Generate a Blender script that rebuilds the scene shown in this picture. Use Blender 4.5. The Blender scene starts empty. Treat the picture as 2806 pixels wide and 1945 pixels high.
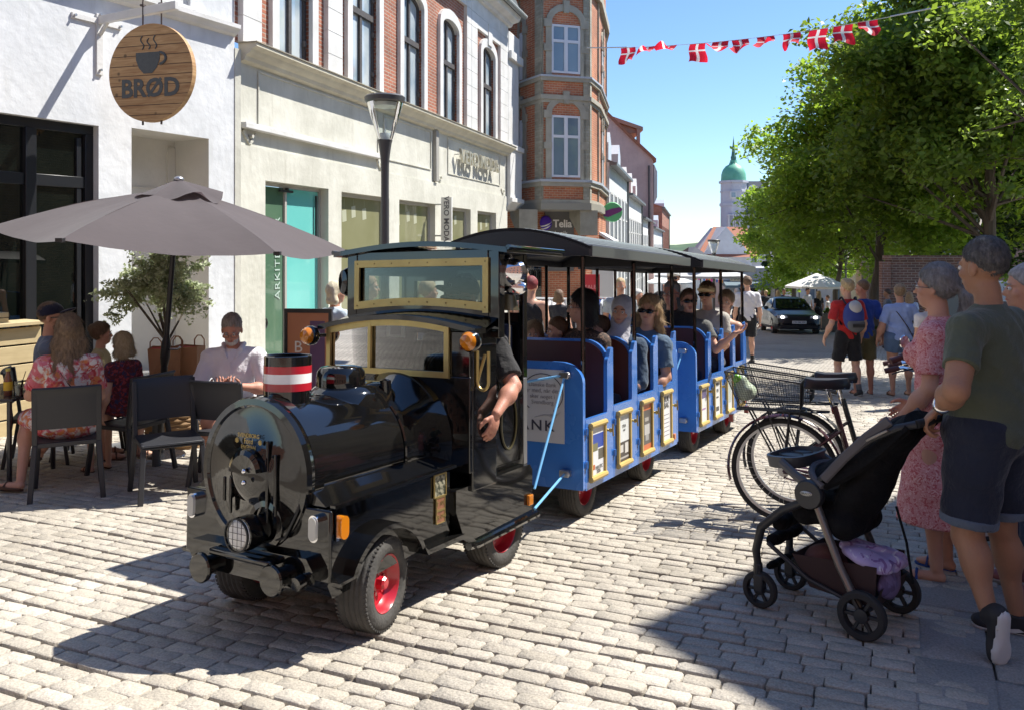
import bpy, math, random
import numpy as np
from mathutils import Matrix, Vector
R_ = math.radians
scene = bpy.context.scene
COL = scene.collection

# ------------------------------------------------------------------ camera
F_, CX_, H0_, HG_, CH_ = 2300.0, 1403.0, 675.0, 805.0, 1.55   # focal (px of the 2806 px photo), centre, horizon, street vanishing row, eye height
SL = (HG_ - H0_) / F_                                          # the street falls away from the camera
cam = bpy.data.cameras.new('camera'); cam.sensor_width = 36.0; cam.lens = F_ / 2806 * 36
cam.shift_y = -(972.5 - H0_) / 2806; cam.clip_start = 0.05; cam.clip_end = 5000
cam_o = bpy.data.objects.new('camera', cam); COL.objects.link(cam_o)
cam_o.location = (0, 0, CH_); cam_o.rotation_euler = (R_(90), 0, 0); scene.camera = cam_o

# ------------------------------------------------------------------ sky and sun
SUN_V = Vector((.659, .281, 1.0)).normalized()
el = math.asin(SUN_V.z); az = math.atan2(SUN_V.x, SUN_V.y)
world = bpy.data.worlds.new('World'); scene.world = world; world.use_nodes = True
wn = world.node_tree; bg = wn.nodes['Background']
sky = wn.nodes.new('ShaderNodeTexSky'); sky.sky_type = 'NISHITA'; sky.sun_disc = False
sky.sun_elevation = el; sky.sun_rotation = az; sky.air_density = 1.0; sky.dust_density = 0.1; sky.ozone_density = 2.5
tint = wn.nodes.new('ShaderNodeVectorMath'); tint.operation = 'MULTIPLY'; tint.inputs[1].default_value = (.84, .99, 1.16); wn.links.new(sky.outputs[0], tint.inputs[0]); wn.links.new(tint.outputs[0], bg.inputs[0]); bg.inputs[1].default_value = 0.088
sun = bpy.data.lights.new('sun', 'SUN'); sun.energy = 5.0; sun.angle = R_(0.53); sun.color = (1.0, 0.95, 0.86)
sun_o = bpy.data.objects.new('sun', sun); COL.objects.link(sun_o)
sun_o.rotation_euler = (-SUN_V).to_track_quat('-Z', 'Y').to_euler()
scene.view_settings.view_transform = 'Standard'; scene.view_settings.look = 'None'
scene.view_settings.gamma = 1; scene.view_settings.exposure = 0.92

# ------------------------------------------------------------------ placing helpers
def gz(x, y): return -SL * y
def G(px, py):                     # the street point seen at a pixel of the photo
    Y = F_ * CH_ / (py - HG_); return Vector(((px - CX_) / F_ * Y, Y, -SL * Y))
def D(px, py, Y): return Vector(((px - CX_) / F_ * Y, Y, CH_ - (py - H0_) / F_ * Y))
def XG(px, Y): x = (px - CX_) / F_ * Y; return Vector((x, Y, -SL * Y))
KW = 1.21838
def GW(x, y): return G(x * KW, y * KW)
def DW(x, y, Y): return D(x * KW, y * KW, Y)
def tilt_frame(A, hd):             # x right, y away along the street, z normal to the street
    h = R_(hd); u = Vector((math.sin(h), math.cos(h), -SL * math.cos(h))).normalized()
    w = Vector((0, SL, 1)).normalized(); v = u.cross(w)
    return Matrix(((v.x, u.x, w.x, A[0]), (v.y, u.y, w.y, A[1]), (v.z, u.z, w.z, A[2]), (0, 0, 0, 1)))
def up_frame(A, hd):               # x right, y away, z up
    return Matrix.Translation(Vector(A)) @ Matrix.Rotation(-R_(hd), 4, 'Z')

# ------------------------------------------------------------------ mesh builder
class MB:
    def __init__(s): s.V = []; s.F = []; s.M = []; s.n = 0; s.X = None
    def raw(s, V, F, mi=0):
        if s.X is not None: V = [s.X @ Vector(p) for p in V]
        s.V.extend([tuple(p) for p in V]); o = s.n
        s.F.extend([tuple(i + o for i in f) for f in F]); s.M.extend([mi] * len(F)); s.n += len(V)
        return s
    def box(s, x0, x1, y0, y1, z0, z1, mi=0):
        V = [(x0,y0,z0),(x1,y0,z0),(x1,y1,z0),(x0,y1,z0),(x0,y0,z1),(x1,y0,z1),(x1,y1,z1),(x0,y1,z1)]
        return s.raw(V, [(0,3,2,1),(4,5,6,7),(0,1,5,4),(1,2,6,5),(2,3,7,6),(3,0,4,7)], mi)
    def cbox(s, c, d, mi=0): return s.box(c[0]-d[0]/2, c[0]+d[0]/2, c[1]-d[1]/2, c[1]+d[1]/2, c[2]-d[2]/2, c[2]+d[2]/2, mi)
    def beam(s, a, b, w, h, mi=0, up=(0,0,1)):
        a = Vector(a); b = Vector(b); d = (b-a).normalized(); u = Vector(up)
        if abs(d.dot(u)) > .98: u = Vector((1,0,0))
        r = d.cross(u).normalized(); t = r.cross(d)
        V = []
        for p in (a, b):
            for i, j in ((-1,-1),(1,-1),(1,1),(-1,1)): V.append(p + r*(i*w/2) + t*(j*h/2))
        return s.raw(V, [(3,2,1,0),(4,5,6,7),(0,1,5,4),(1,2,6,5),(2,3,7,6),(3,0,4,7)], mi)
    def quad(s, *p, mi=0): return s.raw(p, [tuple(range(len(p)))], mi)
    def tube(s, pts, r, n=10, mi=0, cap=True, closed=False, sq=1.0):
        pts = [Vector(p) for p in pts]; m = len(pts)
        rs = r if hasattr(r, '__len__') else [r]*m
        V = []; F = []; prev = None
        for i, p in enumerate(pts):
            if closed: d = pts[(i+1) % m] - pts[i-1]
            else: d = pts[min(i+1, m-1)] - pts[max(i-1, 0)]
            if d.length < 1e-9: d = Vector((0,0,1))
            d.normalize()
            if prev is None:
                a = Vector((0,0,1)) if abs(d.z) < .9 else Vector((1,0,0))
                x = d.cross(a).normalized()
            else:
                x = prev - d*prev.dot(d)
                x = x.normalized() if x.length > 1e-6 else d.orthogonal().normalized()
            prev = x; y = d.cross(x)
            for k in range(n):
                t = 2*math.pi*k/n; V.append(p + x*(rs[i]*math.cos(t)) + y*(rs[i]*sq*math.sin(t)))
        e = m if closed else m-1
        for i in range(e):
            a = i*n; b = ((i+1) % m)*n
            for k in range(n): F.append((a+k, a+(k+1) % n, b+(k+1) % n, b+k))
        if cap and not closed: F.append(tuple(range(n))[::-1]); F.append(tuple(range((m-1)*n, m*n)))
        return s.raw(V, F, mi)
    def lathe(s, prof, c=(0,0,0), ax='z', n=32, mi=0, a0=0, a1=2*math.pi, cap=False, sx=1, sy=1):
        V = []; F = []; full = abs(a1-a0-2*math.pi) < 1e-6; N = n if full else n+1; m = len(prof)
        for r, z in prof:
            for k in range(N):
                t = a0+(a1-a0)*k/n; x, y = r*math.cos(t)*sx, r*math.sin(t)*sy
                V.append({'z': (c[0]+x, c[1]+y, c[2]+z), 'y': (c[0]+x, c[1]+z, c[2]+y), 'x': (c[0]+z, c[1]+x, c[2]+y)}[ax])
        for i in range(m-1):
            for k in range(n):
                a = i*N+k; b = i*N+(k+1) % N
                F.append((a, b, b+N, a+N))
        if cap: F.append(tuple(range(N))[::-1]); F.append(tuple(range((m-1)*N, m*N)))
        return s.raw(V, F, mi)
    def cyl(s, a, b, r, n=20, mi=0, r2=None): return s.tube([a, b], [r, r if r2 is None else r2], n, mi)
    def prism(s, poly, ax, a, b, mi=0, mi_side=None):   # poly: 2-D points, extruded along axis ax from a to b
        def P(p, t): return {'x': (t, p[0], p[1]), 'y': (p[0], t, p[1]), 'z': (p[0], p[1], t)}[ax]
        n = len(poly); V = [P(p, a) for p in poly] + [P(p, b) for p in poly]
        s.raw(V, [tuple(range(n))[::-1], tuple(range(n, 2*n))], mi)
        return s.raw(V, [(i, (i+1) % n, n+(i+1) % n, n+i) for i in range(n)], mi if mi_side is None else mi_side)
    def ell(s, c, r, n=16, m=10, mi=0):
        V = []; F = []
        for i in range(1, m):
            f = math.pi*i/m
            for k in range(n):
                t = 2*math.pi*k/n; V.append((c[0]+r[0]*math.sin(f)*math.cos(t), c[1]+r[1]*math.sin(f)*math.sin(t), c[2]+r[2]*math.cos(f)))
        V += [(c[0], c[1], c[2]+r[2]), (c[0], c[1], c[2]-r[2])]; T = (m-1)*n
        for i in range(m-2):
            for k in range(n): F.append((i*n+k, (i+1)*n+k, (i+1)*n+(k+1) % n, i*n+(k+1) % n))
        for k in range(n): F.append((T, k, (k+1) % n)); F.append((T+1, (m-2)*n+(k+1) % n, (m-2)*n+k))
        return s.raw(V, F, mi)
    def build(s, name, mats, parent=None, smooth=True, bevel=0, ang=35, seg=2, fix=True):
        me = bpy.data.meshes.new(name); me.from_pydata(s.V, [], s.F)
        if not isinstance(mats, (list, tuple)): mats = [mats]
        for m in mats: me.materials.append(m)
        if len(mats) > 1: me.polygons.foreach_set('material_index', s.M)
        if fix:
            import bmesh
            bm = bmesh.new(); bm.from_mesh(me); bmesh.ops.recalc_face_normals(bm, faces=bm.faces); bm.to_mesh(me); bm.free()
        if smooth: me.shade_smooth(); me.set_sharp_from_angle(angle=R_(ang))
        me.update(); o = bpy.data.objects.new(name, me); COL.objects.link(o)
        if parent is not None: o.parent = parent
        if bevel:
            b = o.modifiers.new('bevel', 'BEVEL'); b.width = bevel; b.segments = seg; b.limit_method = 'ANGLE'; b.angle_limit = R_(40); b.harden_normals = False
        return o

def tag(o, label=None, cat=None, group=None, kind=None):
    if label: o['label'] = label
    if cat: o['category'] = cat
    if group: o['group'] = group
    if kind: o['kind'] = kind
    return o
def thing(name, label, cat, M=None, group=None):
    o = bpy.data.objects.new(name, None); COL.objects.link(o); o.empty_display_size = .2
    if M is not None: o.matrix_world = M if isinstance(M, Matrix) else Matrix.Translation(Vector(M))
    return tag(o, label, cat, group)
def structure(o): o['kind'] = 'structure'; return o
def kids(o): return [c for c in bpy.data.objects if c.parent == o]
def copy_tree(o, parent=None):
    c = o.copy(); COL.objects.link(c)
    if parent is not None: c.parent = parent
    for ch in kids(o): copy_tree(ch, c)
    return c
def npmesh(name, V, Fq, mat, parent=None, smooth=False):   # numpy arrays: V (n,3), Fq (m,k)
    V = np.asarray(V, np.float32); Fq = np.asarray(Fq, np.int32); me = bpy.data.meshes.new(name)
    me.vertices.add(len(V)); me.vertices.foreach_set('co', V.ravel())
    k = Fq.shape[1]; me.loops.add(Fq.size); me.loops.foreach_set('vertex_index', Fq.ravel())
    me.polygons.add(len(Fq)); me.polygons.foreach_set('loop_start', np.arange(0, Fq.size, k, dtype=np.int32))
    me.polygons.foreach_set('loop_total', np.full(len(Fq), k, np.int32))
    if smooth: me.polygons.foreach_set('use_smooth', np.ones(len(Fq), bool))
    me.materials.append(mat); me.update(calc_edges=True); me.validate()
    o = bpy.data.objects.new(name, me); COL.objects.link(o)
    if parent is not None: o.parent = parent
    return o

# ------------------------------------------------------------------ materials
_MC = {}
def _new(name):
    m = bpy.data.materials.new(name); m.use_nodes = True; nt = m.node_tree
    return m, nt, nt.nodes['Principled BSDF']
def _n(nt, typ, **kw):
    n = nt.nodes.new(typ)
    for k, v in kw.items(): setattr(n, k, v)
    return n
def rgba(c): return (c[0], c[1], c[2], 1)
def pm(name, c, c2=None, scale=6., rough=.6, metal=0., bump=0., bscale=None, coat=0., spec=.5, detail=4, contrast=.25, rough2=None, stretch=(1,1,1), trans=0., sheen=0., dirt=None):
    if name in _MC: return _MC[name]
    m, nt, b = _new(name); L = nt.links.new
    b.inputs['Base Color'].default_value = rgba(c); b.inputs['Roughness'].default_value = rough; b.inputs['Metallic'].default_value = metal
    b.inputs['Specular IOR Level'].default_value = spec; b.inputs['Coat Weight'].default_value = coat; b.inputs['Coat Roughness'].default_value = .04
    if sheen: b.inputs['Sheen Weight'].default_value = sheen
    tc = _n(nt, 'ShaderNodeTexCoord'); mp = _n(nt, 'ShaderNodeMapping'); mp.inputs['Scale'].default_value = stretch; L(tc.outputs['Object'], mp.inputs[0])
    if c2 is not None:
        nz = _n(nt, 'ShaderNodeTexNoise'); nz.inputs['Scale'].default_value = scale; nz.inputs['Detail'].default_value = detail; L(mp.outputs[0], nz.inputs['Vector'])
        cr = _n(nt, 'ShaderNodeValToRGB'); cr.color_ramp.elements[0].position = .5-contrast; cr.color_ramp.elements[1].position = .5+contrast
        cr.color_ramp.elements[0].color = rgba(c); cr.color_ramp.elements[1].color = rgba(c2); L(nz.outputs['Fac'], cr.inputs[0]); L(cr.outputs[0], b.inputs['Base Color'])
        if rough2 is not None:
            mr = _n(nt, 'ShaderNodeMapRange'); mr.inputs['To Min'].default_value = rough; mr.inputs['To Max'].default_value = rough2
            mr.inputs['From Min'].default_value = .35; mr.inputs['From Max'].default_value = .65; L(nz.outputs['Fac'], mr.inputs[0]); L(mr.outputs[0], b.inputs['Roughness'])
    if bump:
        n2 = _n(nt, 'ShaderNodeTexNoise'); n2.inputs['Scale'].default_value = bscale or scale*4; n2.inputs['Detail'].default_value = 5; L(mp.outputs[0], n2.inputs['Vector'])
        bp = _n(nt, 'ShaderNodeBump'); bp.inputs['Strength'].default_value = min(1, bump); bp.inputs['Distance'].default_value = .02*max(1, bump); L(n2.outputs['Fac'], bp.inputs['Height']); L(bp.outputs[0], b.inputs['Normal'])
    _MC[name] = m; return m
def glass_mat(name, tint=(.9,.95,.93), refl=.12):
    if name in _MC: return _MC[name]
    m, nt, b = _new(name); nt.nodes.remove(b); L = nt.links.new; out = nt.nodes['Material Output']
    tr = _n(nt, 'ShaderNodeBsdfTransparent'); tr.inputs[0].default_value = rgba(tint)
    gl = _n(nt, 'ShaderNodeBsdfGlossy'); gl.inputs['Roughness'].default_value = .01
    fr = _n(nt, 'ShaderNodeFresnel'); fr.inputs[0].default_value = 1.5; mx = _n(nt, 'ShaderNodeMixShader')
    L(fr.outputs[0], mx.inputs[0]); L(tr.outputs[0], mx.inputs[1]); L(gl.outputs[0], mx.inputs[2]); L(mx.outputs[0], out.inputs[0])
    _MC[name] = m; return m
def brick_mat(name, c1, c2, mortar, bw=.23, bh=.075, ms=.012, bump=.5, rot=0, dist=.0, blotch=.25):
    if name in _MC: return _MC[name]
    m, nt, b = _new(name); L = nt.links.new
    tc = _n(nt, 'ShaderNodeTexCoord'); sp = _n(nt, 'ShaderNodeSeparateXYZ'); L(tc.outputs['Object'], sp.inputs[0])
    ad = _n(nt, 'ShaderNodeMath', operation='ADD'); L(sp.outputs[0], ad.inputs[0]); L(sp.outputs[1], ad.inputs[1])
    cb = _n(nt, 'ShaderNodeCombineXYZ'); L(ad.outputs[0], cb.inputs[0]); L(sp.outputs[2], cb.inputs[1])
    br = _n(nt, 'ShaderNodeTexBrick'); br.inputs['Scale'].default_value = 1; br.inputs['Brick Width'].default_value = bw; br.inputs['Row Height'].default_value = bh
    br.inputs['Mortar Size'].default_value = ms; br.inputs['Mortar Smooth'].default_value = .3; br.inputs['Bias'].default_value = 0
    br.inputs['Color1'].default_value = rgba(c1); br.inputs['Color2'].default_value = rgba(c2); br.inputs['Mortar'].default_value = rgba(mortar)
    L(cb.outputs[0], br.inputs['Vector'])
    nz = _n(nt, 'ShaderNodeTexNoise'); nz.inputs['Scale'].default_value = 1.3; nz.inputs['Detail'].default_value = 6; L(tc.outputs['Object'], nz.inputs['Vector'])
    mr = _n(nt, 'ShaderNodeMapRange'); mr.inputs['From Min'].default_value = .3; mr.inputs['From Max'].default_value = .7; mr.inputs['To Min'].default_value = 1-blotch; mr.inputs['To Max'].default_value = 1+blotch; L(nz.outputs['Fac'], mr.inputs[0])
    ml = _n(nt, 'ShaderNodeVectorMath', operation='SCALE'); L(br.outputs['Color'], ml.inputs[0]); L(mr.outputs[0], ml.inputs['Scale']); L(ml.outputs[0], b.inputs['Base Color'])
    b.inputs['Roughness'].default_value = .85
    bp = _n(nt, 'ShaderNodeBump', invert=True); bp.inputs['Strength'].default_value = bump; bp.inputs['Distance'].default_value = .01; L(br.outputs['Fac'], bp.inputs['Height']); L(bp.outputs[0], b.inputs['Normal'])
    _MC[name] = m; return m
def plaster_mat(name, c, c2, stain=(.5,.47,.4), amt=.35):
    if name in _MC: return _MC[name]
    m, nt, b = _new(name); L = nt.links.new; b.inputs['Roughness'].default_value = .8
    tc = _n(nt, 'ShaderNodeTexCoord')
    nz = _n(nt, 'ShaderNodeTexNoise'); nz.inputs['Scale'].default_value = 1.1; nz.inputs['Detail'].default_value = 8; nz.inputs['Roughness'].default_value = .62; L(tc.outputs['Object'], nz.inputs['Vector'])
    cr = _n(nt, 'ShaderNodeValToRGB'); cr.color_ramp.elements[0].position = .35; cr.color_ramp.elements[1].position = .62; cr.color_ramp.elements[0].color = rgba(c2); cr.color_ramp.elements[1].color = rgba(c); L(nz.outputs['Fac'], cr.inputs[0])
    mp = _n(nt, 'ShaderNodeMapping'); mp.inputs['Scale'].default_value = (3, 3, .5); L(tc.outputs['Object'], mp.inputs[0])
    n2 = _n(nt, 'ShaderNodeTexNoise'); n2.inputs['Scale'].default_value = 1.6; n2.inputs['Detail'].default_value = 9; n2.inputs['Roughness'].default_value = .7; L(mp.outputs[0], n2.inputs['Vector'])
    c3 = _n(nt, 'ShaderNodeValToRGB'); c3.color_ramp.elements[0].position = .56; c3.color_ramp.elements[1].position = .75; c3.color_ramp.elements[0].color = (0,0,0,1); c3.color_ramp.elements[1].color = (amt,amt,amt,1); L(n2.outputs['Fac'], c3.inputs[0])
    mx = _n(nt, 'ShaderNodeMixRGB'); mx.inputs[2].default_value = rgba(stain); L(c3.outputs[0], mx.inputs[0]); L(cr.outputs[0], mx.inputs[1]); L(mx.outputs[0], b.inputs['Base Color'])
    n3 = _n(nt, 'ShaderNodeTexNoise'); n3.inputs['Scale'].default_value = 9; n3.inputs['Detail'].default_value = 7; L(tc.outputs['Object'], n3.inputs['Vector'])
    bp = _n(nt, 'ShaderNodeBump'); bp.inputs['Strength'].default_value = .5; bp.inputs['Distance'].default_value = .015; L(n3.outputs['Fac'], bp.inputs['Height']); L(bp.outputs[0], b.inputs['Normal'])
    _MC[name] = m; return m
def leaf_mat(name, c1, c2, trans=.45, tcol=(.25,.42,.03)):
    if name in _MC: return _MC[name]
    m, nt, b = _new(name); L = nt.links.new; out = nt.nodes['Material Output']
    ge = _n(nt, 'ShaderNodeNewGeometry'); cr = _n(nt, 'ShaderNodeValToRGB'); cr.color_ramp.elements[0].color = rgba(c1); cr.color_ramp.elements[1].color = rgba(c2)
    L(ge.outputs['Random Per Island'], cr.inputs[0]); L(cr.outputs[0], b.inputs['Base Color']); b.inputs['Roughness'].default_value = .45; b.inputs['Specular IOR Level'].default_value = .35
    tl = _n(nt, 'ShaderNodeBsdfTranslucent'); tl.inputs[0].default_value = rgba(tcol); mx = _n(nt, 'ShaderNodeMixShader'); mx.inputs[0].default_value = trans
    L(b.outputs[0], mx.inputs[1]); L(tl.outputs[0], mx.inputs[2]); L(mx.outputs[0], out.inputs[0])
    _MC[name] = m; return m
def floral_mat(name, base, cols, scale=14., thr=.42, bump=.2, soft=.03, warp=.5):
    if name in _MC: return _MC[name]
    m, nt, b = _new(name); L = nt.links.new; b.inputs['Roughness'].default_value = .85
    tc = _n(nt, 'ShaderNodeTexCoord'); src = tc.outputs['Object']
    prev = None
    for i, c in enumerate(cols):
        mp = _n(nt, 'ShaderNodeMapping'); mp.inputs['Location'].default_value = (i*3.1, i*1.7, i*5.3); L(src, mp.inputs[0])
        nz = _n(nt, 'ShaderNodeTexNoise'); nz.inputs['Scale'].default_value = scale*(1+.25*i); nz.inputs['Detail'].default_value = 3; nz.inputs['Distortion'].default_value = warp*2; L(mp.outputs[0], nz.inputs['Vector'])
        cr = _n(nt, 'ShaderNodeValToRGB'); cr.color_ramp.elements[0].position = 1-thr-soft+.02*i; cr.color_ramp.elements[1].position = 1-thr+soft+.02*i
        cr.color_ramp.elements[0].color = (0,0,0,1); cr.color_ramp.elements[1].color = (1,1,1,1); L(nz.outputs['Fac'], cr.inputs[0])
        mx = _n(nt, 'ShaderNodeMixRGB'); mx.inputs[2].default_value = rgba(c); L(cr.outputs[0], mx.inputs[0])
        if prev is None: mx.inputs[1].default_value = rgba(base)
        else: L(prev.outputs[0], mx.inputs[1])
        prev = mx
    L(prev.outputs[0], b.inputs['Base Color']); _MC[name] = m; return m

M_white = plaster_mat('white_plaster', (.66,.68,.70), (.52,.54,.56), (.44,.44,.41), .5)
M_cream = plaster_mat('grey_cream_plaster', (.58,.575,.51), (.46,.455,.395), (.30,.28,.22), .6)
M_trim = pm('white_trim_paint', (.68,.68,.68), (.53,.53,.51), 2.2, .6, bump=.15, bscale=30)
M_redbrick = brick_mat('red_brick', (.36,.12,.065), (.26,.085,.05), (.33,.26,.21))
M_orangebrick = brick_mat('orange_brick', (.50,.17,.08), (.39,.12,.06), (.45,.30,.20))
M_greybrick = brick_mat('grey_stone_brick', (.36,.35,.29), (.27,.26,.21), (.30,.28,.22), .3, .09)
M_darkbrick = brick_mat('dark_shaded_brick', (.17,.085,.065), (.10,.06,.055), (.25,.21,.18))
M_blackmetal = pm('black_window_metal', (.012,.013,.016), rough=.35)
M_darkglass = pm('dark_shop_glass', (.004,.006,.005), rough=.015, spec=.9)
M_chrome = pm('chrome', (.8,.8,.82), rough=.06, metal=1)
M_steel = pm('grey_steel', (.45,.45,.46), rough=.35, metal=.9)
M_rubber = pm('tyre_rubber', (.035,.034,.032), (.075,.07,.065), 12, .85, bump=.3, bscale=60)
M_glass = glass_mat('clear_glass', (.62,.67,.66))
def flat(name, c, rough=.5, **k): return pm(name, c, rough=rough, **k)

def text_obj(s, size, depth, mat, parent=None, name='lettering', M=None, align='CENTER', sx=1., bold=0., spacing=1.0, alignx=None):
    cu = bpy.data.curves.new('t', 'FONT'); cu.body = s; cu.size = size; cu.extrude = depth/2; cu.align_x = alignx or align; cu.align_y = 'CENTER'; cu.offset = bold; cu.space_character = spacing; cu.resolution_u = 3
    to = bpy.data.objects.new('t', cu); COL.objects.link(to); dg = bpy.context.evaluated_depsgraph_get(); dg.update()
    me = bpy.data.meshes.new_from_object(to.evaluated_get(dg)); bpy.data.objects.remove(to); bpy.data.curves.remove(cu)
    if sx != 1: me.transform(Matrix.Diagonal((sx, 1, 1, 1)))
    if M is not None: me.transform(M)
    me.materials.clear(); me.materials.append(mat); me.name = name
    o = bpy.data.objects.new(name, me); COL.objects.link(o)
    if parent is not None: o.parent = parent
    return o
def face_x(x, y, z, flip=False):    # text plane facing +x: reading direction towards -y ... seen from +x, right is +y
    return Matrix(((0,0,1,x),(1,0,0,y),(0,1,0,z),(0,0,0,1)))
def face_my(x, y, z):               # text facing -y (towards the camera side), reading along +x
    return Matrix(((1,0,0,x),(0,0,-1,y),(0,1,0,z),(0,0,0,1)))
# ------------------------------------------------------------------ the street
rng = np.random.default_rng(7)
def paving_mat():
    m, nt, b = _new('sett_paving'); L = nt.links.new
    tc = _n(nt, 'ShaderNodeTexCoord'); mp = _n(nt, 'ShaderNodeMapping'); mp.inputs['Rotation'].default_value = (0, 0, R_(25)); L(tc.outputs['Object'], mp.inputs[0])
    nd = _n(nt, 'ShaderNodeTexNoise'); nd.inputs['Scale'].default_value = 3.; nd.inputs['Detail'].default_value = 3; L(mp.outputs[0], nd.inputs['Vector'])
    dv = _n(nt, 'ShaderNodeVectorMath', operation='MULTIPLY_ADD'); dv.inputs[1].default_value = (.09, .09, 0); L(nd.outputs['Color'], dv.inputs[0]); L(mp.outputs[0], dv.inputs[2])
    br = _n(nt, 'ShaderNodeTexBrick'); br.inputs['Scale'].default_value = 1; br.inputs['Brick Width'].default_value = .17; br.inputs['Row Height'].default_value = .093; br.inputs['Mortar Size'].default_value = .012; br.inputs['Mortar Smooth'].default_value = .6
    br.inputs['Color1'].default_value = (.42,.385,.33,1); br.inputs['Color2'].default_value = (.33,.30,.26,1); br.inputs['Mortar'].default_value = (.13,.12,.105,1); L(dv.outputs[0], br.inputs['Vector'])
    nz = _n(nt, 'ShaderNodeTexNoise'); nz.inputs['Scale'].default_value = .5; nz.inputs['Detail'].default_value = 8; L(tc.outputs['Object'], nz.inputs['Vector'])
    mr = _n(nt, 'ShaderNodeMapRange'); mr.inputs['From Min'].default_value = .3; mr.inputs['From Max'].default_value = .7; mr.inputs['To Min'].default_value = .85; mr.inputs['To Max'].default_value = 1.25; L(nz.outputs['Fac'], mr.inputs[0])
    ml = _n(nt, 'ShaderNodeVectorMath', operation='SCALE'); L(br.outputs['Color'], ml.inputs[0]); L(mr.outputs[0], ml.inputs['Scale']); L(ml.outputs[0], b.inputs['Base Color'])
    b.inputs['Roughness'].default_value = .8
    bp = _n(nt, 'ShaderNodeBump', invert=True); bp.inputs['Strength'].default_value = .8; bp.inputs['Distance'].default_value = .02; L(br.outputs['Fac'], bp.inputs['Height'])
    n2 = _n(nt, 'ShaderNodeTexNoise'); n2.inputs['Scale'].default_value = 6; n2.inputs['Detail'].default_value = 6; L(tc.outputs['Object'], n2.inputs['Vector'])
    b2 = _n(nt, 'ShaderNodeBump'); b2.inputs['Strength'].default_value = .8; b2.inputs['Distance'].default_value = .05; L(n2.outputs['Fac'], b2.inputs['Height']); L(bp.outputs[0], b2.inputs['Normal']); L(b2.outputs[0], b.inputs['Normal'])
    return m
def stone_mat(name, c1, c2):
    m, nt, b = _new(name); L = nt.links.new
    ge = _n(nt, 'ShaderNodeNewGeometry'); cr = _n(nt, 'ShaderNodeValToRGB'); cr.color_ramp.elements[0].color = rgba(c1); cr.color_ramp.elements[1].color = rgba(c2); L(ge.outputs['Random Per Island'], cr.inputs[0])
    tc = _n(nt, 'ShaderNodeTexCoord'); nz = _n(nt, 'ShaderNodeTexNoise'); nz.inputs['Scale'].default_value = 110; nz.inputs['Detail'].default_value = 6; L(tc.outputs['Object'], nz.inputs['Vector'])
    n0 = _n(nt, 'ShaderNodeTexNoise'); n0.inputs['Scale'].default_value = .8; n0.inputs['Detail'].default_value = 6; L(tc.outputs['Object'], n0.inputs['Vector'])
    ad = _n(nt, 'ShaderNodeMath', operation='ADD'); L(nz.outputs['Fac'], ad.inputs[0]); L(n0.outputs['Fac'], ad.inputs[1])
    mr = _n(nt, 'ShaderNodeMapRange'); mr.inputs['From Min'].default_value = .7; mr.inputs['From Max'].default_value = 1.3; mr.inputs['To Min'].default_value = .62; mr.inputs['To Max'].default_value = 1.36; L(ad.outputs[0], mr.inputs[0])
    ml = _n(nt, 'ShaderNodeVectorMath', operation='SCALE'); L(cr.outputs[0], ml.inputs[0]); L(mr.outputs[0], ml.inputs['Scale'])
    # worn pale specks, chewing gum and dark spots
    vo = _n(nt, 'ShaderNodeTexVoronoi'); vo.inputs['Scale'].default_value = 2.6; L(tc.outputs['Object'], vo.inputs['Vector'])
    c4 = _n(nt, 'ShaderNodeValToRGB'); c4.color_ramp.elements[0].position = .035; c4.color_ramp.elements[1].position = .05; c4.color_ramp.elements[0].color = (.35,.35,.35,1); c4.color_ramp.elements[1].color = (0,0,0,1); L(vo.outputs['Distance'], c4.inputs[0])
    mx = _n(nt, 'ShaderNodeMixRGB'); mx.inputs[2].default_value = (.09,.085,.08,1); L(c4.outputs[0], mx.inputs[0]); L(ml.outputs[0], mx.inputs[1]); L(mx.outputs[0], b.inputs['Base Color'])
    b.inputs['Roughness'].default_value = .78; b.inputs['Specular IOR Level'].default_value = .35
    n2 = _n(nt, 'ShaderNodeTexNoise'); n2.inputs['Scale'].default_value = 45; n2.inputs['Detail'].default_value = 7; n2.inputs['Roughness'].default_value = .65; L(tc.outputs['Object'], n2.inputs['Vector'])
    bp = _n(nt, 'ShaderNodeBump'); bp.inputs['Strength'].default_value = .9; bp.inputs['Distance'].default_value = .012; L(n2.outputs['Fac'], bp.inputs['Height']); L(bp.outputs[0], b.inputs['Normal'])
    return m
M_joint = pm('sandy_joint', (.22,.19,.15), (.12,.10,.08), 8, .95, bump=.5, bscale=40)
M_setts = paving_mat()
yN = 17.0     # nearer than this every sett is modelled
def sheet(name, x0, x1, y0, y1, dz, mat, n=2):
    mb = MB(); ys = np.linspace(y0, y1, n)
    for a, b_ in zip(ys[:-1], ys[1:]): mb.quad((x0,a,-SL*a+dz), (x1,a,-SL*a+dz), (x1,b_,-SL*b_+dz), (x0,b_,-SL*b_+dz))
    return structure(mb.build(name, mat, smooth=False))
sheet('ground', -160, 260, -60, 420, -.022, M_joint, 3)
sheet('street', -40, 90, yN-.1, 260, 0, M_setts)
sheet('pavement', -40, 60, -40, 1.8, -.004, M_setts)
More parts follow.
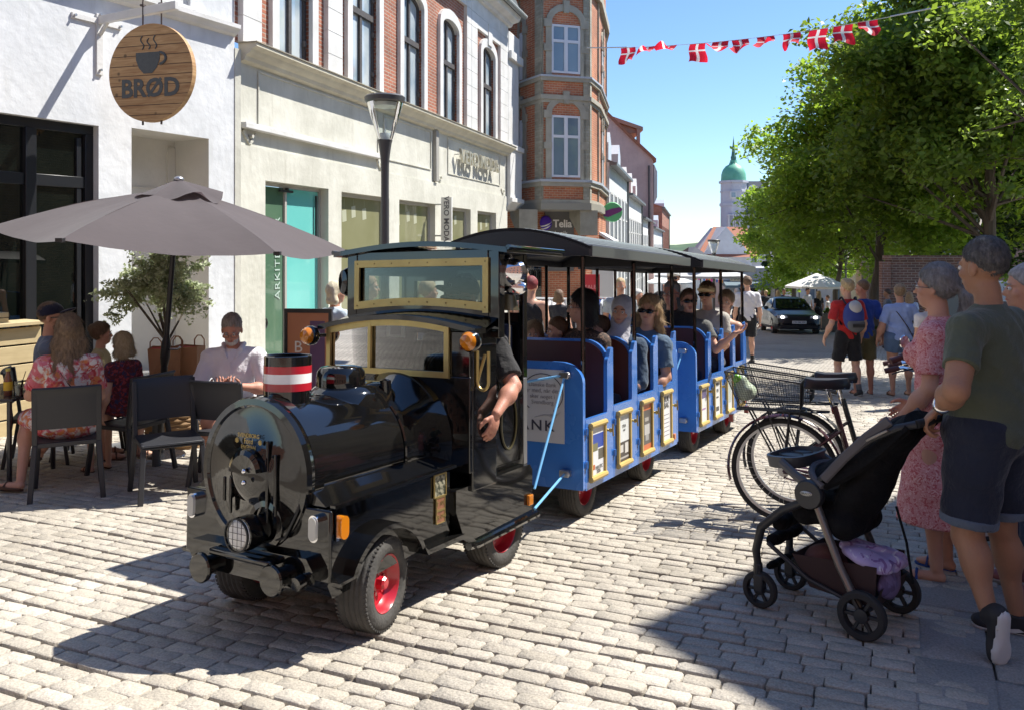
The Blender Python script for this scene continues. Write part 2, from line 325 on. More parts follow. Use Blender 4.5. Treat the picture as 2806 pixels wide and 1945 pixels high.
def stones(name, test, mat, Lm=.170, Wd=.093, ang=-25, y0=1.7, y1=yN, rnd=1.0, sd=3):
    r = np.random.default_rng(sd); a = R_(ang); rd = np.array([math.cos(a), math.sin(a)]); cd = np.array([-math.sin(a), math.cos(a)])
    polys = []
    jmax = 270
    for j in range(-jmax, jmax):
        c = j*Wd + .012*math.sin(j*1.7); s = -24 + (Lm*.5 if j % 2 else 0) + r.uniform(-.03, .03)
        while s < 24:
            ln = Lm*r.uniform(.90, 1.12); mid = rd*(s+ln/2) + cd*(c+Wd/2)
            if y0 < mid[1] < y1 and test(mid[0], mid[1]): polys.append((s, c, ln, r.integers(1 << 30)))
            s += ln
    n = len(polys); P = np.array([p[:3] for p in polys]); q = r.uniform
    g = .0014; ch = np.clip(P[:, 2]*.07, .006, .015)*rnd*q(.6, 1.3, n)
    s0 = P[:, 0]+g+q(0, .003, n); s1 = P[:, 0]+P[:, 2]-g-q(0, .004, n); c0 = P[:, 1]+g+q(0, .006, n); c1 = P[:, 1]+Wd-g-q(0, .006, n)
    wav = .011*np.sin(s0*2.3)+.006*np.sin(s0*5.1+1); c0 += wav; c1 += .011*np.sin(s1*2.3)+.006*np.sin(s1*5.1+1)
    oc = np.stack([np.stack(t, -1) for t in ((s0+ch, c0), (s1-ch, c0), (s1, c0+ch), (s1, c1-ch), (s1-ch, c1), (s0+ch, c1), (s0, c1-ch), (s0, c0+ch))], 1)   # n,8,2
    oc += q(-.0022, .0022, oc.shape)
    cen = oc.mean(1, keepdims=True); inn = cen+(oc-cen)*.96; hz = q(-.0016, .0018, n); tx = q(-.022, .022, n); ty = q(-.022, .022, n)
    def w3(A, z):
        X = A[..., 0]*rd[0]+A[..., 1]*cd[0]; Y = A[..., 0]*rd[1]+A[..., 1]*cd[1]; return np.stack([X, Y, -SL*Y+z], -1)
    top = w3(inn, hz[:, None]+(inn[..., 0]-cen[..., 0])*tx[:, None]+(inn[..., 1]-cen[..., 1])*ty[:, None]); rim = w3(oc, hz[:, None]-.0022); bot = w3(oc, -.034+0*hz[:, None]); ce = w3(cen, hz[:, None]+.0015)
    V = np.concatenate([bot, rim, top, ce], 1); k = 25; base = (np.arange(n)*k)[:, None, None]
    F = []
    for i in range(8):
        j = (i+1) % 8
        F += [(i, j, 8+j), (i, 8+j, 8+i), (8+i, 8+j, 16+j), (8+i, 16+j, 16+i), (16+i, 16+j, 24)]
    F = np.array(F)[None]+base
    o = npmesh(name, V.reshape(-1, 3), F.reshape(-1, 3), mat, smooth=False); print(name, n, 'setts'); return structure(o)
def infr(x, y): return -.72*y-1.5 < x < .72*y+1.5
slab_edge = lambda x, y: x > 1.62 + .52*(y-3.13)     # strip of big flags at the right foreground
stones('sett_pavement', lambda x, y: infr(x, y) and not (slab_edge(x-.10, y) and y < 4.5), stone_mat('setts_warm_grey', (.36,.325,.27), (.44,.40,.34)))
stones('flagstone_strip', lambda x, y: slab_edge(x+.12, y) and y < 4.75 and infr(x, y), stone_mat('flags_grey', (.24,.23,.215), (.30,.285,.265)), .62, .30, 64.5, 1.7, 4.6, .4, 5)

# far wooded hill and the distant land
def hill():
    n = 60; mb = MB(); xs = np.linspace(-300, 520, n); prof = [1.55+(675-py)/2300*600 for py in np.interp((xs/600*2300+CX_), [0, 1500, 1760, 1850, 1900, 1930, 1965, 2000, 2300, 3200], [690, 690, 672, 672, 668, 661, 657, 662, 672, 690])]
    for i in range(n-1):
        a0, a1 = xs[i], xs[i+1]; h0, h1 = prof[i], prof[i+1]
        mb.raw([(a0,420,-24), (a1,420,-24), (a1,600,h1), (a0,600,h0), (a0,760,-20), (a1,760,-20)], [(0,1,2,3), (3,2,5,4)])
    structure(mb.build('hill', pm('wooded_hill', (.028,.060,.030), (.060,.105,.045), .09, .9, bump=1.5, bscale=.25)))
hill()
# ------------------------------------------------------------------ buildings
def wall(mb, y0, y1, z0, z1, ops, x=0., d=.3, mi=0, mr=None):   # wall in the plane x (facing +x) with rectangular openings (ya,yb,za,zb)
    ys = sorted({y0, y1, *[o[0] for o in ops], *[o[1] for o in ops]}); zs = sorted({z0, z1, *[o[2] for o in ops], *[o[3] for o in ops]})
    ys = [t for t in ys if y0 <= t <= y1]; zs = [t for t in zs if z0 <= t <= z1]
    for i in range(len(ys)-1):
        for j in range(len(zs)-1):
            cy, cz = (ys[i]+ys[i+1])/2, (zs[j]+zs[j+1])/2
            if any(o[0] < cy < o[1] and o[2] < cz < o[3] for o in ops): continue
            mb.quad((x,ys[i],zs[j]), (x,ys[i+1],zs[j]), (x,ys[i+1],zs[j+1]), (x,ys[i],zs[j+1]), mi=mi)
    for a, b, c, e in ops:
        m = mi if mr is None else mr; dd = x-d
        mb.quad((x,a,c),(dd,a,c),(dd,a,e),(x,a,e), mi=m); mb.quad((x,b,c),(x,b,e),(dd,b,e),(dd,b,c), mi=m)
        mb.quad((x,a,e),(dd,a,e),(dd,b,e),(x,b,e), mi=m); mb.quad((x,a,c),(x,b,c),(dd,b,c),(dd,a,c), mi=m)
def frame_bars(mb, x, y0, y1, z0, z1, t, dp, mi=0):
    mb.box(x-dp, x, y0, y0+t, z0, z1, mi); mb.box(x-dp, x, y1-t, y1, z0, z1, mi); mb.box(x-dp, x, y0+t, y1-t, z1-t, z1, mi); mb.box(x-dp, x, y0+t, y1-t, z0, z0+t, mi)

# --- white bakery house (left)
BR_O = G(353, 1133); MBR = up_frame(BR_O, 28.4)
bk = thing('white_building', 'white rendered house with black-framed shop window and tall niche', 'building', MBR)
mb = MB(); wall(mb, -9, 1.785, -1.2, 5.30, [(-7.5,-.43,.12,3.665), (.04,1.305,-.2,3.70)], d=.16); mb.quad((0,1.785,-1.2),(-6,1.785,-1.2),(-6,1.785,9.5),(0,1.785,9.5))
mb.quad((0,-9,-1.2),(-6,-9,-1.2),(-6,-9,5.3),(0,-9,5.3)); mb.build('wall', M_white, bk, fix=False)
mb = MB(); wall(mb, -9, 1.785, 5.30, 9.5, [(-1.15,1.0,5.50,7.6)], x=-.02, d=.18); mb.build('upper_wall', M_white, bk, fix=False)
mb = MB(); mb.box(-3,-.02,-9,1.785,9.5,9.7); mb.build('roof_edge', M_trim, bk)
mb = MB(); mb.prism([(0,5.26),(.07,5.29),(.09,5.33),(.14,5.36),(.14,5.42),(.03,5.45),(-.02,5.45)], 'y', -9, 1.78); mb.build('ledge', M_trim, bk, bevel=0)
mb = MB(); mb.box(-.02,.05,-1.2,1.05,5.455,5.50); mb.build('window_sill', M_trim, bk)
uw = MB(); frame_bars(uw, -.08, -1.15, 1.0, 5.50, 7.6, .09, .06); uw.box(-.13,-.08,-.12,-.03,5.59,7.5)
uwo = uw.build('window', M_trim, bk); mb = MB(); mb.box(-.14,-.11,-1.06,.91,5.59,7.51); mb.build('pane', pm('pale_blind_glass', (.5,.5,.47), rough=.1), uwo)
mb = MB()
for z in np.arange(5.62, 7.4, .06): mb.box(-.105,-.1,-1.02,-.14,z,z+.035); mb.box(-.105,-.1,-.01,.88,z,z+.035)
mb.build('blind', M_trim, uwo)
nb = MB(); nb.box(-.74,-.72,.04,1.305,-.2,3.7); nb.quad((0,.04,-.2),(-.72,.04,-.2),(-.72,.04,3.7),(0,.04,3.7)); nb.quad((-.72,1.3045,-.2),(0,1.3045,-.2),(0,1.3045,3.7),(-.72,1.3045,3.7)); nb.quad((0,.04,3.6995),(-.72,.04,3.6995),(-.72,1.305,3.6995),(0,1.305,3.6995))
nb.build('niche_lining', plaster_mat('niche_plaster', (.62,.60,.55), (.55,.53,.48)), bk, fix=False)
mb = MB(); mb.box(-.72,-.69,1.17,1.30,.5,3.6); mb.box(-.72,-.705,.04,1.17,2.985,3.0); mb.box(-.72,-.70,.04,.09,.5,3.7); mb.build('niche_trim', pm('beige_paint', (.58,.56,.51)), bk)
mb = MB(); mb.box(-.71,-.1,.05,1.30,-.3,.40); mb.build('plinth', pm('dark_plinth', (.03,.03,.033), rough=.5), bk, bevel=.01)
mb = MB(); mb.box(-.1,.03,.0,1.34,-.3,.02); mb.build('threshold', pm('threshold_stone', (.4,.38,.35), (.3,.29,.27), 9), bk)
wf = MB(); X = -.10
wf.box(X-.08,X,-7.5,-.43,3.55,3.665); wf.box(X-.08,X,-7.5,-.43,.12,.22); wf.box(X-.08,X,-.54,-.43,.22,3.55)
for yy in (-1.30,-2.6,-3.9,-5.2,-6.5): wf.box(X-.08,X+.012,yy,yy+.13,.22,3.55)
wf.box(X-.08,X-.01,-7.5,-1.30,2.88,3.02); wf.box(X-.08,X-.01,-1.17,-.54,2.88,3.02); wf.box(X-.08,X-.02,-.64,-.58,.22,3.5); wfo = wf.build('window_frame', M_blackmetal, bk, bevel=.006)
mb = MB(); mb.box(X-.07,X-.05,-7.45,-.5,.15,3.6); mb.build('pane', M_darkglass, wfo)
mb = MB(); mb.box(-.005,.012,1.785,1.9,-1,5.1); mb.build('corner_strip', M_cream, bk)

# sign bracket and hanging sign
br = thing('sign_bracket', 'white steel wall bracket carrying the round wooden sign', 'bracket', MBR)
mb = MB(); mb.box(0.02,1.42,-.46,-.40,4.93,5.03); mb.build('arm', M_trim, br, bevel=.006)
mb = MB(); mb.box(0.0,.03,-.475,-.385,4.30,5.06); mb.box(0.0,.03,-.80,-.476,4.93,5.0); mb.box(0.0,.03,-.384,-.12,4.93,5.0); mb.build('wall_plate', M_trim, br, bevel=.004)
mb = MB(); mb.beam((.03,-.43,4.80),(.17,-.43,4.94),.04,.03); mb.build('brace', M_trim, br)
mb = MB()
for y, z in ((-.77,4.965),(-.43,5.05),(-.15,4.965),(-.43,4.36)): mb.cyl((.03,y,z),(.06,y,z),.016,8)
mb.build('bolt', M_steel, br)
sg = thing('hanging_sign', 'round wooden plank sign with grey cup and lettering hanging from the bracket', 'sign', MBR)
sx, sy, sz, sr = .99, -.43, 4.226, .585
sg.matrix_world = MBR @ Matrix.Translation((sx,sy,0)) @ Matrix.Rotation(R_(13), 4, 'Z') @ Matrix.Translation((-sx,-sy,0))
mb = MB(); mb.lathe([(0,-.035),(sr,-.035),(sr,.035),(0,.035)], (sx,sy,sz), 'y', 64)
def plank_mat():
    m, nt, b = _new('sign_planks'); L = nt.links.new; tc = _n(nt, 'ShaderNodeTexCoord')
    sp = _n(nt, 'ShaderNodeSeparateXYZ'); L(tc.outputs['Object'], sp.inputs[0])
    mu = _n(nt, 'ShaderNodeMath', operation='MULTIPLY'); mu.inputs[1].default_value = 1/.118; L(sp.outputs[2], mu.inputs[0])
    fl = _n(nt, 'ShaderNodeMath', operation='FLOOR'); L(mu.outputs[0], fl.inputs[0])
    cb = _n(nt, 'ShaderNodeCombineXYZ'); m2 = _n(nt, 'ShaderNodeMath', operation='MULTIPLY'); m2.inputs[1].default_value = 7.3; L(fl.outputs[0], m2.inputs[0]); L(m2.outputs[0], cb.inputs[1]); L(sp.outputs[0], cb.inputs[0])
    m3 = _n(nt, 'ShaderNodeMath', operation='MULTIPLY'); m3.inputs[1].default_value = 9; L(sp.outputs[2], m3.inputs[0]); L(m3.outputs[0], cb.inputs[2])
    nz = _n(nt, 'ShaderNodeTexNoise'); nz.inputs['Scale'].default_value = 3.; nz.inputs['Detail'].default_value = 6; nz.inputs['Distortion'].default_value = .8; L(cb.outputs[0], nz.inputs['Vector'])
    cr = _n(nt, 'ShaderNodeValToRGB'); cr.color_ramp.elements[0].position = .3; cr.color_ramp.elements[1].position = .7; cr.color_ramp.elements[0].color = (.30,.155,.06,1); cr.color_ramp.elements[1].color = (.50,.32,.15,1); L(nz.outputs['Fac'], cr.inputs[0])
    vo = _n(nt, 'ShaderNodeTexVoronoi'); vo.inputs['Scale'].default_value = 4.5; L(tc.outputs['Object'], vo.inputs['Vector'])
    ck = _n(nt, 'ShaderNodeValToRGB'); ck.color_ramp.elements[0].position = .06; ck.color_ramp.elements[1].position = .13; ck.color_ramp.elements[0].color = (.35,.35,.35,1); ck.color_ramp.elements[1].color = (1,1,1,1); L(vo.outputs['Distance'], ck.inputs[0])
    mx = _n(nt, 'ShaderNodeMixRGB', blend_type='MULTIPLY'); mx.inputs[0].default_value = 1; L(cr.outputs[0], mx.inputs[1]); L(ck.outputs[0], mx.inputs[2]); L(mx.outputs[0], b.inputs['Base Color'])
    b.inputs['Roughness'].default_value = .6; return m
board = mb.build('board', plank_mat(), sg)
for zz in np.arange(sz-.50, sz+.52, .118):
    hw = math.sqrt(max(0, sr*sr-(zz-sz)**2))
    mb = MB(); mb.box(sx-hw+.004, sx+max(hw,.01)-.004, sy-.0365, sy-.0345, zz-.004, zz+.004); mb.build('plank_gap', pm('gap_dark', (.06,.03,.015)), board)
Mgrey = pm('sign_grey_paint', (.065,.075,.08), (.09,.10,.105), 30, .7)
def fy(x, z): return (x, sy-.038, z)
cup = MB(); pts = [(-.145,.155),(.145,.155),(.145,.06),(.11,-.05),(.05,-.125),(-.05,-.125),(-.11,-.05),(-.145,.06)]
cup.prism([(sx+a*1.15-.03, sz+.105+b*.9) for a, b in pts], 'y', sy-.0400, sy-.0372); cup.build('cup_emblem', Mgrey, board)
mb = MB(); mb.tube([fy(sx+.125+.095*math.sin(t), sz+.165+.070*math.cos(t)) for i, t in enumerate(np.linspace(.1, 3.0, 10))], .017, 6); mb.build('cup_handle', Mgrey, board)
for k, dx in enumerate((-.09,0,.09)):
    mb = MB(); mb.tube([fy(sx-.02+dx+.022*math.sin(t*3.2), sz+.28+.16*t/2*(.8 if k==1 else 1)) for t in np.linspace(0, 2, 12)], .0075, 5); mb.build('steam_line', Mgrey, board)
text_obj('BRØD', .30, .004, Mgrey, board, 'lettering', face_my(sx, sy-.038, sz-.19), sx=1.0, bold=.009, spacing=1.0)
for dx in (-.13,.13): mb = MB(); mb.tube([(sx+dx,sy,sz+sr-.02),(sx+dx,sy,5.12)], .009, 6); mb.cbox((sx+dx,sy,5.045),(.05,.05,.02)); mb.cyl((sx+dx,sy,sz-sr-.03),(sx+dx,sy,sz-sr+.02),.012,6); mb.build('hanger_rod', pm('rusty_iron', (.07,.05,.045), rough=.7), sg)

# --- long cream house with brick upper floor
JO = Vector((-4.0978, 12.4669, -.7047)); MJ = up_frame(JO, 16.4)
jb = thing('shop_building', 'long cream shop building with red brick upper floor and white window surrounds', 'building', MJ)
shopw = [(3.28,5.38,.35,3.265), (5.89,7.99,.35,3.26), (9.08,10.57,.35,3.24), (11.14,12.85,.35,3.23)]
mb = MB(); wall(mb, 0, 14.0, -1.4, 3.78, [(.77,2.79,-.3,3.285)]+shopw, d=.22)
mb.quad((0,14,-1.4),(-8,14,-1.4),(-8,14,9.4),(0,14,9.4)); mb.build('ground_floor_wall', M_cream, jb, fix=False)
mb = MB(); wall(mb, 0, 14.0, 3.78, 5.12, [], x=-.035); mb.quad((0,0,3.78),(0,14,3.78),(-.035,14,3.78),(-.035,0,3.78)); mb.build('fascia_wall', M_cream, jb, fix=False)
cor = [(-.035,5.02),(.06,5.05),(.08,5.11),(.16,5.16),(.18,5.20),(.27,5.24),(.27,5.29),(-.05,5.34)]
mb = MB(); mb.prism(cor, 'y', .12, 14.08); mb.build('cornice', pm('cornice_stone', (.60,.57,.46), (.45,.42,.34), 3, .8, bump=.3), jb)
mb = MB(); mb.box(-.035,.29,.1,14.1,5.293,5.31); mb.build('lead_flashing', pm('lead', (.22,.2,.17), (.3,.27,.2), 2, .7), jb)
mb = MB(); mb.box(-.034,.085,.13,4.94,4.03,4.12); mb.build('light_rail', M_trim, jb, bevel=.008)
for a, b_, c, e in ((.6,4.9,4.13,4.98),(5.15,7.78,4.06,4.98),(8.9,13.3,4.06,4.98)):
    mb = MB(); frame_bars(mb, -.012, a, b_, c, e, .025, .022); mb.build('panel_moulding', M_cream, jb)
mb = MB(); mb.box(-.034,.06,7.92,8.10,3.80,5.02); mb.build('downpipe_strip', pm('pipe_grey', (.33,.32,.29)), jb, bevel=.01)
for yy in (.36, 5.0, 8.35, 13.6): 
    mb = MB(); mb.beam((0-.02,yy-.16,4.0),(-.02,yy+.02,3.82),.03,.05); mb.beam((-.02,yy+.18,3.98),(-.02,yy+.02,3.82),.03,.05); mb.cyl((-.03,yy+.02,3.93),(.04,yy+.02,3.93),.03,8); mb.build('wall_anchor', M_cream, jb)
# upper floor
W5 = [(.95,2.40), (3.50,5.08), (5.92,7.47), (8.29,9.84), (11.40,12.95)]
mb = MB(); ops = [(a+.16,b_-.16,5.34,7.95) for a, b_ in W5]
wall(mb, 0, 14.0, 5.30, 8.62, ops, x=-.06, d=.15); mb.build('upper_brick_wall', M_redbrick, jb, fix=False)
def arch(y0, y1, zs, rise, n=10):
    c = (y0+y1)/2; return [(c+(y1-y0)/2*math.cos(t), zs+rise*math.sin(t)) for t in np.linspace(math.pi, 0, n)]
M_wframe = pm('dark_window_frame', (.05,.045,.045), (.09,.08,.075), 20, .6)
M_sky_pane = pm('pane_painted_sky', (.24,.32,.38), (.48,.53,.55), .9, .03, spec=1.0, contrast=.1)  # pale mottled colour stands in for sky reflected in the panes
for i, (a, b_) in enumerate(W5):
    su = MB(); zt = 7.72; zb = 5.31
    inn = arch(a+.2, b_-.2, zt, .22); out = arch(a, b_, zt+.05, .42)
    P = [(a,zb),(a+.2,zb)]; 
    su.prism([(a,zb),(a+.2,zb),(a+.2,zt),(a,zt+.05)], 'x', -.06, .02); su.prism([(b_-.2,zb),(b_,zb),(b_,zt+.05),(b_-.2,zt)], 'x', -.06, .02)
    for k in range(len(inn)-1): su.prism([inn[k], inn[k+1], out[k+1], out[k]], 'x', -.06, .02)
    # spandrel behind the arch hides the square opening corners
    for k in range(len(inn)-1): su.prism([inn[k], inn[k+1], (inn[k+1][0], 8.0), (inn[k][0], 8.0)], 'x', -.13, -.07)
    so = su.build('window_surround', M_trim, jb, smooth=False)
    fr = MB(); x = -.135; g0, g1 = a+.2, b_-.2; cy = (g0+g1)/2
    fr.box(x-.05,x+.02,g0,g0+.07,5.34,zt+.1); fr.box(x-.05,x+.02,g1-.07,g1,5.34,zt+.1); fr.box(x-.05,x+.03,cy-.045,cy+.045,5.4,zt+.2); fr.box(x-.05,x+.05,g0+.07,g1-.07,6.80,6.92); fr.box(x-.05,x+.02,g0,g1,5.34,5.42)
    ia = arch(g0, g1, zt, .22); ib = arch(g0+.07, g1-.07, zt-.03, .18)
    for k in range(len(ia)-1): fr.prism([ib[k], ib[k+1], ia[k+1], ia[k]], 'x', x-.05, x+.02)
    for zz in (5.7, 6.5, 7.2): fr.box(x, x+.05, g1-.09, g1-.03, zz, zz+.1)
    fo = fr.build('window', M_wframe, jb, smooth=False)
    pn = MB(); pn.prism([(g0+.03,5.36)]+[(p[0], p[1]) for p in reversed(ia)][::-1][:0]+[(g1-.03,5.36)]+[(p[0],p[1]) for p in reversed(ib)], 'x', x-.03, x-.02); pn.build('pane', M_sky_pane, fo, smooth=False)
    mb = MB(); mb.box(-.06,.06,a+.2,b_-.2,5.313,5.345); mb.build('window_sill', pm('lead', (.22,.2,.17)), jb)
for a, b_ in ((.13,.62), (2.72,3.26), (10.19,10.55), (10.57,11.05), (13.2,13.98)):
    mb = MB()
    for k in range(9): mb.box(-.06,.035,a,b_,5.315+k*.413,5.315+(k+1)*.413-.012)
    mb.box(-.06,.02,a+.01,b_-.01,5.31,9.0); mb.build('pilaster', M_trim, jb)
mb = MB(); mb.box(-.06,.025,.0,14.0,8.62,9.0); mb.build('frieze', M_trim, jb)
mb = MB(); mb.prism([(.025,9.0),(.12,9.02),(.16,9.1),(.36,9.16),(.42,9.3),(-.06,9.3)], 'y', -.1, 14.1); mb.build('eaves_cornice', M_trim, jb)
mb = MB(); mb.box(-.058,.03,11.05,13.2,8.25,8.61); mb.box(-.058,.05,12.0,12.35,8.0,8.6); mb.build('gable_trim', M_trim, jb)
mb = MB(); mb.tube([(.5,-.1,9.35),(.5,14.3,9.35)], .075, 10); mb.build('gutter', pm('zinc', (.32,.34,.33), rough=.5, metal=.4), jb)
mb = MB(); mb.prism([(.45,9.32),(-.4,11.6),(-3,12.4),(-8,12.4),(-8,9.0),(-.06,9.3)], 'y', 0, 14.1); mb.build('roof', pm('slate_roof', (.06,.075,.085), (.10,.12,.13), 5, .5), jb, smooth=False)
# white corner oriel at the far end
mb = MB(); mb.box(-.6,.10,14.0,15.3,3.75,5.25); mb.box(-.6,.16,14.0,15.4,5.25,5.40); mb.box(-.6,.02,14.05,15.2,5.40,8.05); mb.box(-.6,.14,14.0,15.35,8.05,8.30); mb.box(-.6,.05,14.0,15.2,8.3,8.9); mb.prism([(-.6,3.35),(-.05,3.40),(.10,3.58),(.16,3.62),(.16,3.75),(-.6,3.75)], 'y', 14.0, 15.38)
mb.build('corner_oriel', M_trim, jb, bevel=.01)
# shop door and windows
df = MB(); x = -.16; M_alu = pm('shopfront_grey_frame', (.36,.35,.32), rough=.5)
frame_bars(df, x, .77, 2.79, -.2, 3.285, .055, .06); df.box(x-.06,x,1.60,1.66,-.2,3.23); dfo = df.build('door', M_alu, jb, bevel=.004)
mb = MB(); mb.box(x-.05,x-.035,.82,1.60,-.15,3.22); mb.build('pane', pm('green_dark_glass', (.06,.13,.085), (.10,.17,.11), 1.2, .02, spec=.8), dfo)
mb = MB(); mb.box(x-.05,x-.03,1.66,2.74,-.15,3.22); mb.build('teal_panel', pm('teal_glass', (.12,.44,.42), (.16,.52,.48), .8, .03, spec=.8), dfo)
mb = MB(); mb.box(x-.005,x+.02,2.60,2.64,2.2,3.15); mb.cyl((x,1.63,3.2),(x+.04,1.63,3.2),.03,8); mb.box(x,x+.04,1.40,1.8,3.15,3.19); mb.build('closer', M_blackmetal, dfo)
mb = MB(); mb.tube([(x+.03,.93+.09*math.cos(t),1.02+.09*math.sin(t)) for t in np.linspace(0, 6.28, 20)], .014, 6); mb.tube([(x+.03,.93+.045*math.cos(t),1.02+.045*math.sin(t)) for t in np.linspace(0, 6.28, 14)], .010, 6); mb.build('handle', M_blackmetal, dfo)
Mt = Matrix(((0,0,1,x+.003-.03),(0,-1,0,1.42),(1,0,0,2.05),(0,0,0,1)))   # reads upwards
text_obj('ARKITEKTER', .22, .004, pm('white_foil', (.38,.48,.43)), dfo, 'lettering', Mt, spacing=1.12)
M_vglass = pm('olive_shop_glass', (.19,.19,.10), (.25,.25,.15), 1.0, .02, spec=.9)
for i, o in enumerate(shopw):
    df = MB(); frame_bars(df, -.14, o[0], o[1], o[2], o[3], .07, .05); fo = df.build('shop_window', M_alu, jb, bevel=.004)
    mb = MB(); mb.box(-.185,-.17,o[0]+.05,o[1]-.05,o[2]+.05,o[3]-.05); mb.build('pane', M_vglass, fo)
    rr = random.Random(i)
    for k in range(3):
        y = o[0]+.3+k*.45+rr.uniform(-.08,.08); z = o[3]-.42-rr.uniform(0,.18)
        if y < o[1]-.25:
            mb = MB(); mb.raw([(-.168,y,z),(-.168,y+.17,z+.03),(-.168,y+.15,z+.25),(-.168,y-.02,z+.22)], [(0,1,2,3)]); mb.box(-.169,-.167,y+.07,y+.073,z+.22,o[3]-.1); mb.build('paper_tag', pm('paper_olive', (.36,.37,.27)), fo)
sl = thing('shop_lettering', 'raised metal shop name letters standing on the cream fascia', 'lettering', MJ)
M_brass_l = pm('pale_metal_letters', (.52,.50,.42), rough=.35, metal=.5)
text_obj('VERO MODA', .50, .07, M_brass_l, sl, 'letters', face_x(.13, 11.02, 4.55), sx=1.12, bold=.006)
mb = MB()
for y in np.linspace(9.4, 12.6, 9): mb.cyl((-.035,y,4.6),(.1,y,4.6),.012,6)
mb.build('stand_off', M_steel, sl)
bs = thing('blade_sign', 'narrow white vertical sign projecting from the cream wall', 'sign', MJ)
mb = MB(); mb.box(.16,.43,7.96,8.02,2.38,3.42); mb.build('panel', pm('sign_white', (.68,.68,.65)), bs, bevel=.004)
mb = MB(); mb.cyl((0,7.99,3.25),(.16,7.99,3.25),.02,8); mb.cyl((0,7.99,2.5),(.16,7.99,2.5),.02,8); mb.build('arm', M_steel, bs)
text_obj('VERO MODA', .185, .006, pm('sign_text_grey', (.12,.12,.13)), bs, 'lettering', Matrix(((0,1,0,.295),(0,0,-1,7.957),(-1,0,0,2.90),(0,0,0,1))), bold=.004)

# --- brick corner house with oriel
def face_frame(P0, P1):
    P0 = Vector(P0); P1 = Vector(P1); x = (P1-P0); x.z = 0; L = x.length; x.normalize(); y = Vector((-x.y, x.x, 0))
    return Matrix(((x.x,y.x,0,P0.x),(x.y,y.y,0,P0.y),(0,0,1,0),(0,0,0,1))), L
tb = thing('corner_house', 'orange brick corner house with grey stone trim and canted oriel', 'building')
pA, pB, pC, pD, pE = XG(1424,28.4), XG(1486,27.0), XG(1613,27.5), XG(1638,28.9), XG(1660,33.0)
fp = [(p.x, p.y) for p in (pA, pB, pC, pD, pE)]
back = [(4.2, 40), (-4, 42), (-4.0, 29.2)]
mb = MB(); mb.prism(fp+back, 'z', 2.95, 14); mb.build('wall', M_orangebrick, tb, smooth=False)
mb = MB(); gA, gB, gC, gD = XG(1398,28.6), XG(1492,28.6), XG(1606,28.8), XG(1641,29.3); mb.prism([(p.x,p.y) for p in (gA, gB, gC, gD, pE)]+back, 'z', -2.4, 2.95); mb.build('ground_floor', M_orangebrick, tb, smooth=False)
def ring(z0, z1, o, mat, name, pts=None):
    pts = pts or fp; c = Vector((0, 60)); mb = MB()
    q = []
    for i, p in enumerate(pts):
        p = Vector(p); pr = Vector(pts[max(i-1,0)]); nx = Vector(pts[min(i+1,len(pts)-1)]); t = (nx-pr).normalized(); n = Vector((t.y,-t.x)); q.append(tuple(p+n*o))
    mb.prism(q+back, 'z', z0, z1); return mb.build(name, mat, tb, smooth=False)
M_stone = pm('grey_sandstone', (.42,.40,.33), (.30,.28,.23), 3, .85, bump=.3)
M_zinc = pm('zinc_sill', (.42,.45,.50), rough=.45)
ring(7.00,7.06,.15,M_zinc,'sill_course'); ring(6.88,7.0,.10,M_stone,'stone_course'); ring(6.28,6.42,.12,M_stone,'stone_course'); ring(6.18,6.28,.06,M_stone,'stone_course')
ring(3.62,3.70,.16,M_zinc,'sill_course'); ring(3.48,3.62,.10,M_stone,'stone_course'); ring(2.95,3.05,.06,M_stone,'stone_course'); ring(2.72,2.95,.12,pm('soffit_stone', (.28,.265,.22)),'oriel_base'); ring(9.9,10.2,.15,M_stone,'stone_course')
def tface(P0, P1, quo=(.22,.22), win=None, wz=((3.78,5.78),(7.15,8.72))):
    M, L = face_frame(P0, P1); 
    for z0, z1 in ((3.05,3.48),(3.70,6.18),(6.42,6.88),(7.06,9.9)):
        for a, b_ in ((0,quo[0]),(L-quo[1],L)):
            mb = MB(); mb.box(a, b_, -.05, .03, z0, z1); o = mb.build('stone_quoin', M_greybrick, tb, smooth=False); o.matrix_local = M
    if win:
        for z0, z1 in wz:
            a, b_ = win; c = (a+b_)/2
            mb = MB(); 
            for s in (-1, 1):
                xa = a-.2 if s < 0 else b_; mb.box(xa, xa+.2, -.05, .03, z0-.1, z1+.05)
            out = arch(a-.2, b_+.2, z1+.05, .62); inn = arch(a, b_, z1+.05, .40)
            for k in range(len(inn)-1): mb.prism([inn[k], inn[k+1], out[k+1], out[k]], 'y', -.06, .03)
            mb.prism([(c-.09,z1+.38),(c+.09,z1+.38),(c+.11,z1+.78),(c-.11,z1+.78)], 'y', -.09, .03)
            for k in range(2): mb.box(a-.27 if k == 0 else b_, a if k == 0 else b_+.27, -.075, .03, (z0+z1)/2-.1, (z0+z1)/2+.12); mb.box(a-.27 if k == 0 else b_, a if k == 0 else b_+.27, -.075, .03, z1-.1, z1+.15)
            o = mb.build('window_surround', M_stone, tb, smooth=False); o.matrix_local = M
            mb = MB(); t = .07
            mb.box(a, a+t, -.03, .04, z0, z1); mb.box(b_-t, b_, -.03, .04, z0, z1); mb.box(a+t, b_-t, -.03, .04, z0, z0+t); mb.box(a+t, b_-t, -.03, .04, z1-t, z1); mb.box(c-.06, c+.06, -.04, .04, z0+t, z1-t); zt = z0+(z1-z0)*.66; mb.box(a+t, c-.06, -.035, .04, zt-.045, zt+.045); mb.box(c+.06, b_-t, -.035, .04, zt-.045, zt+.045)
            w = mb.build('window', pm('white_window_paint', (.68,.70,.76)), tb, smooth=False); w.matrix_local = M
            mb = MB(); mb.box(a+.03, b_-.03, -.004, .01, z0+.03, z1-.03); mb.build('pane', M_paneblue, w, smooth=False)
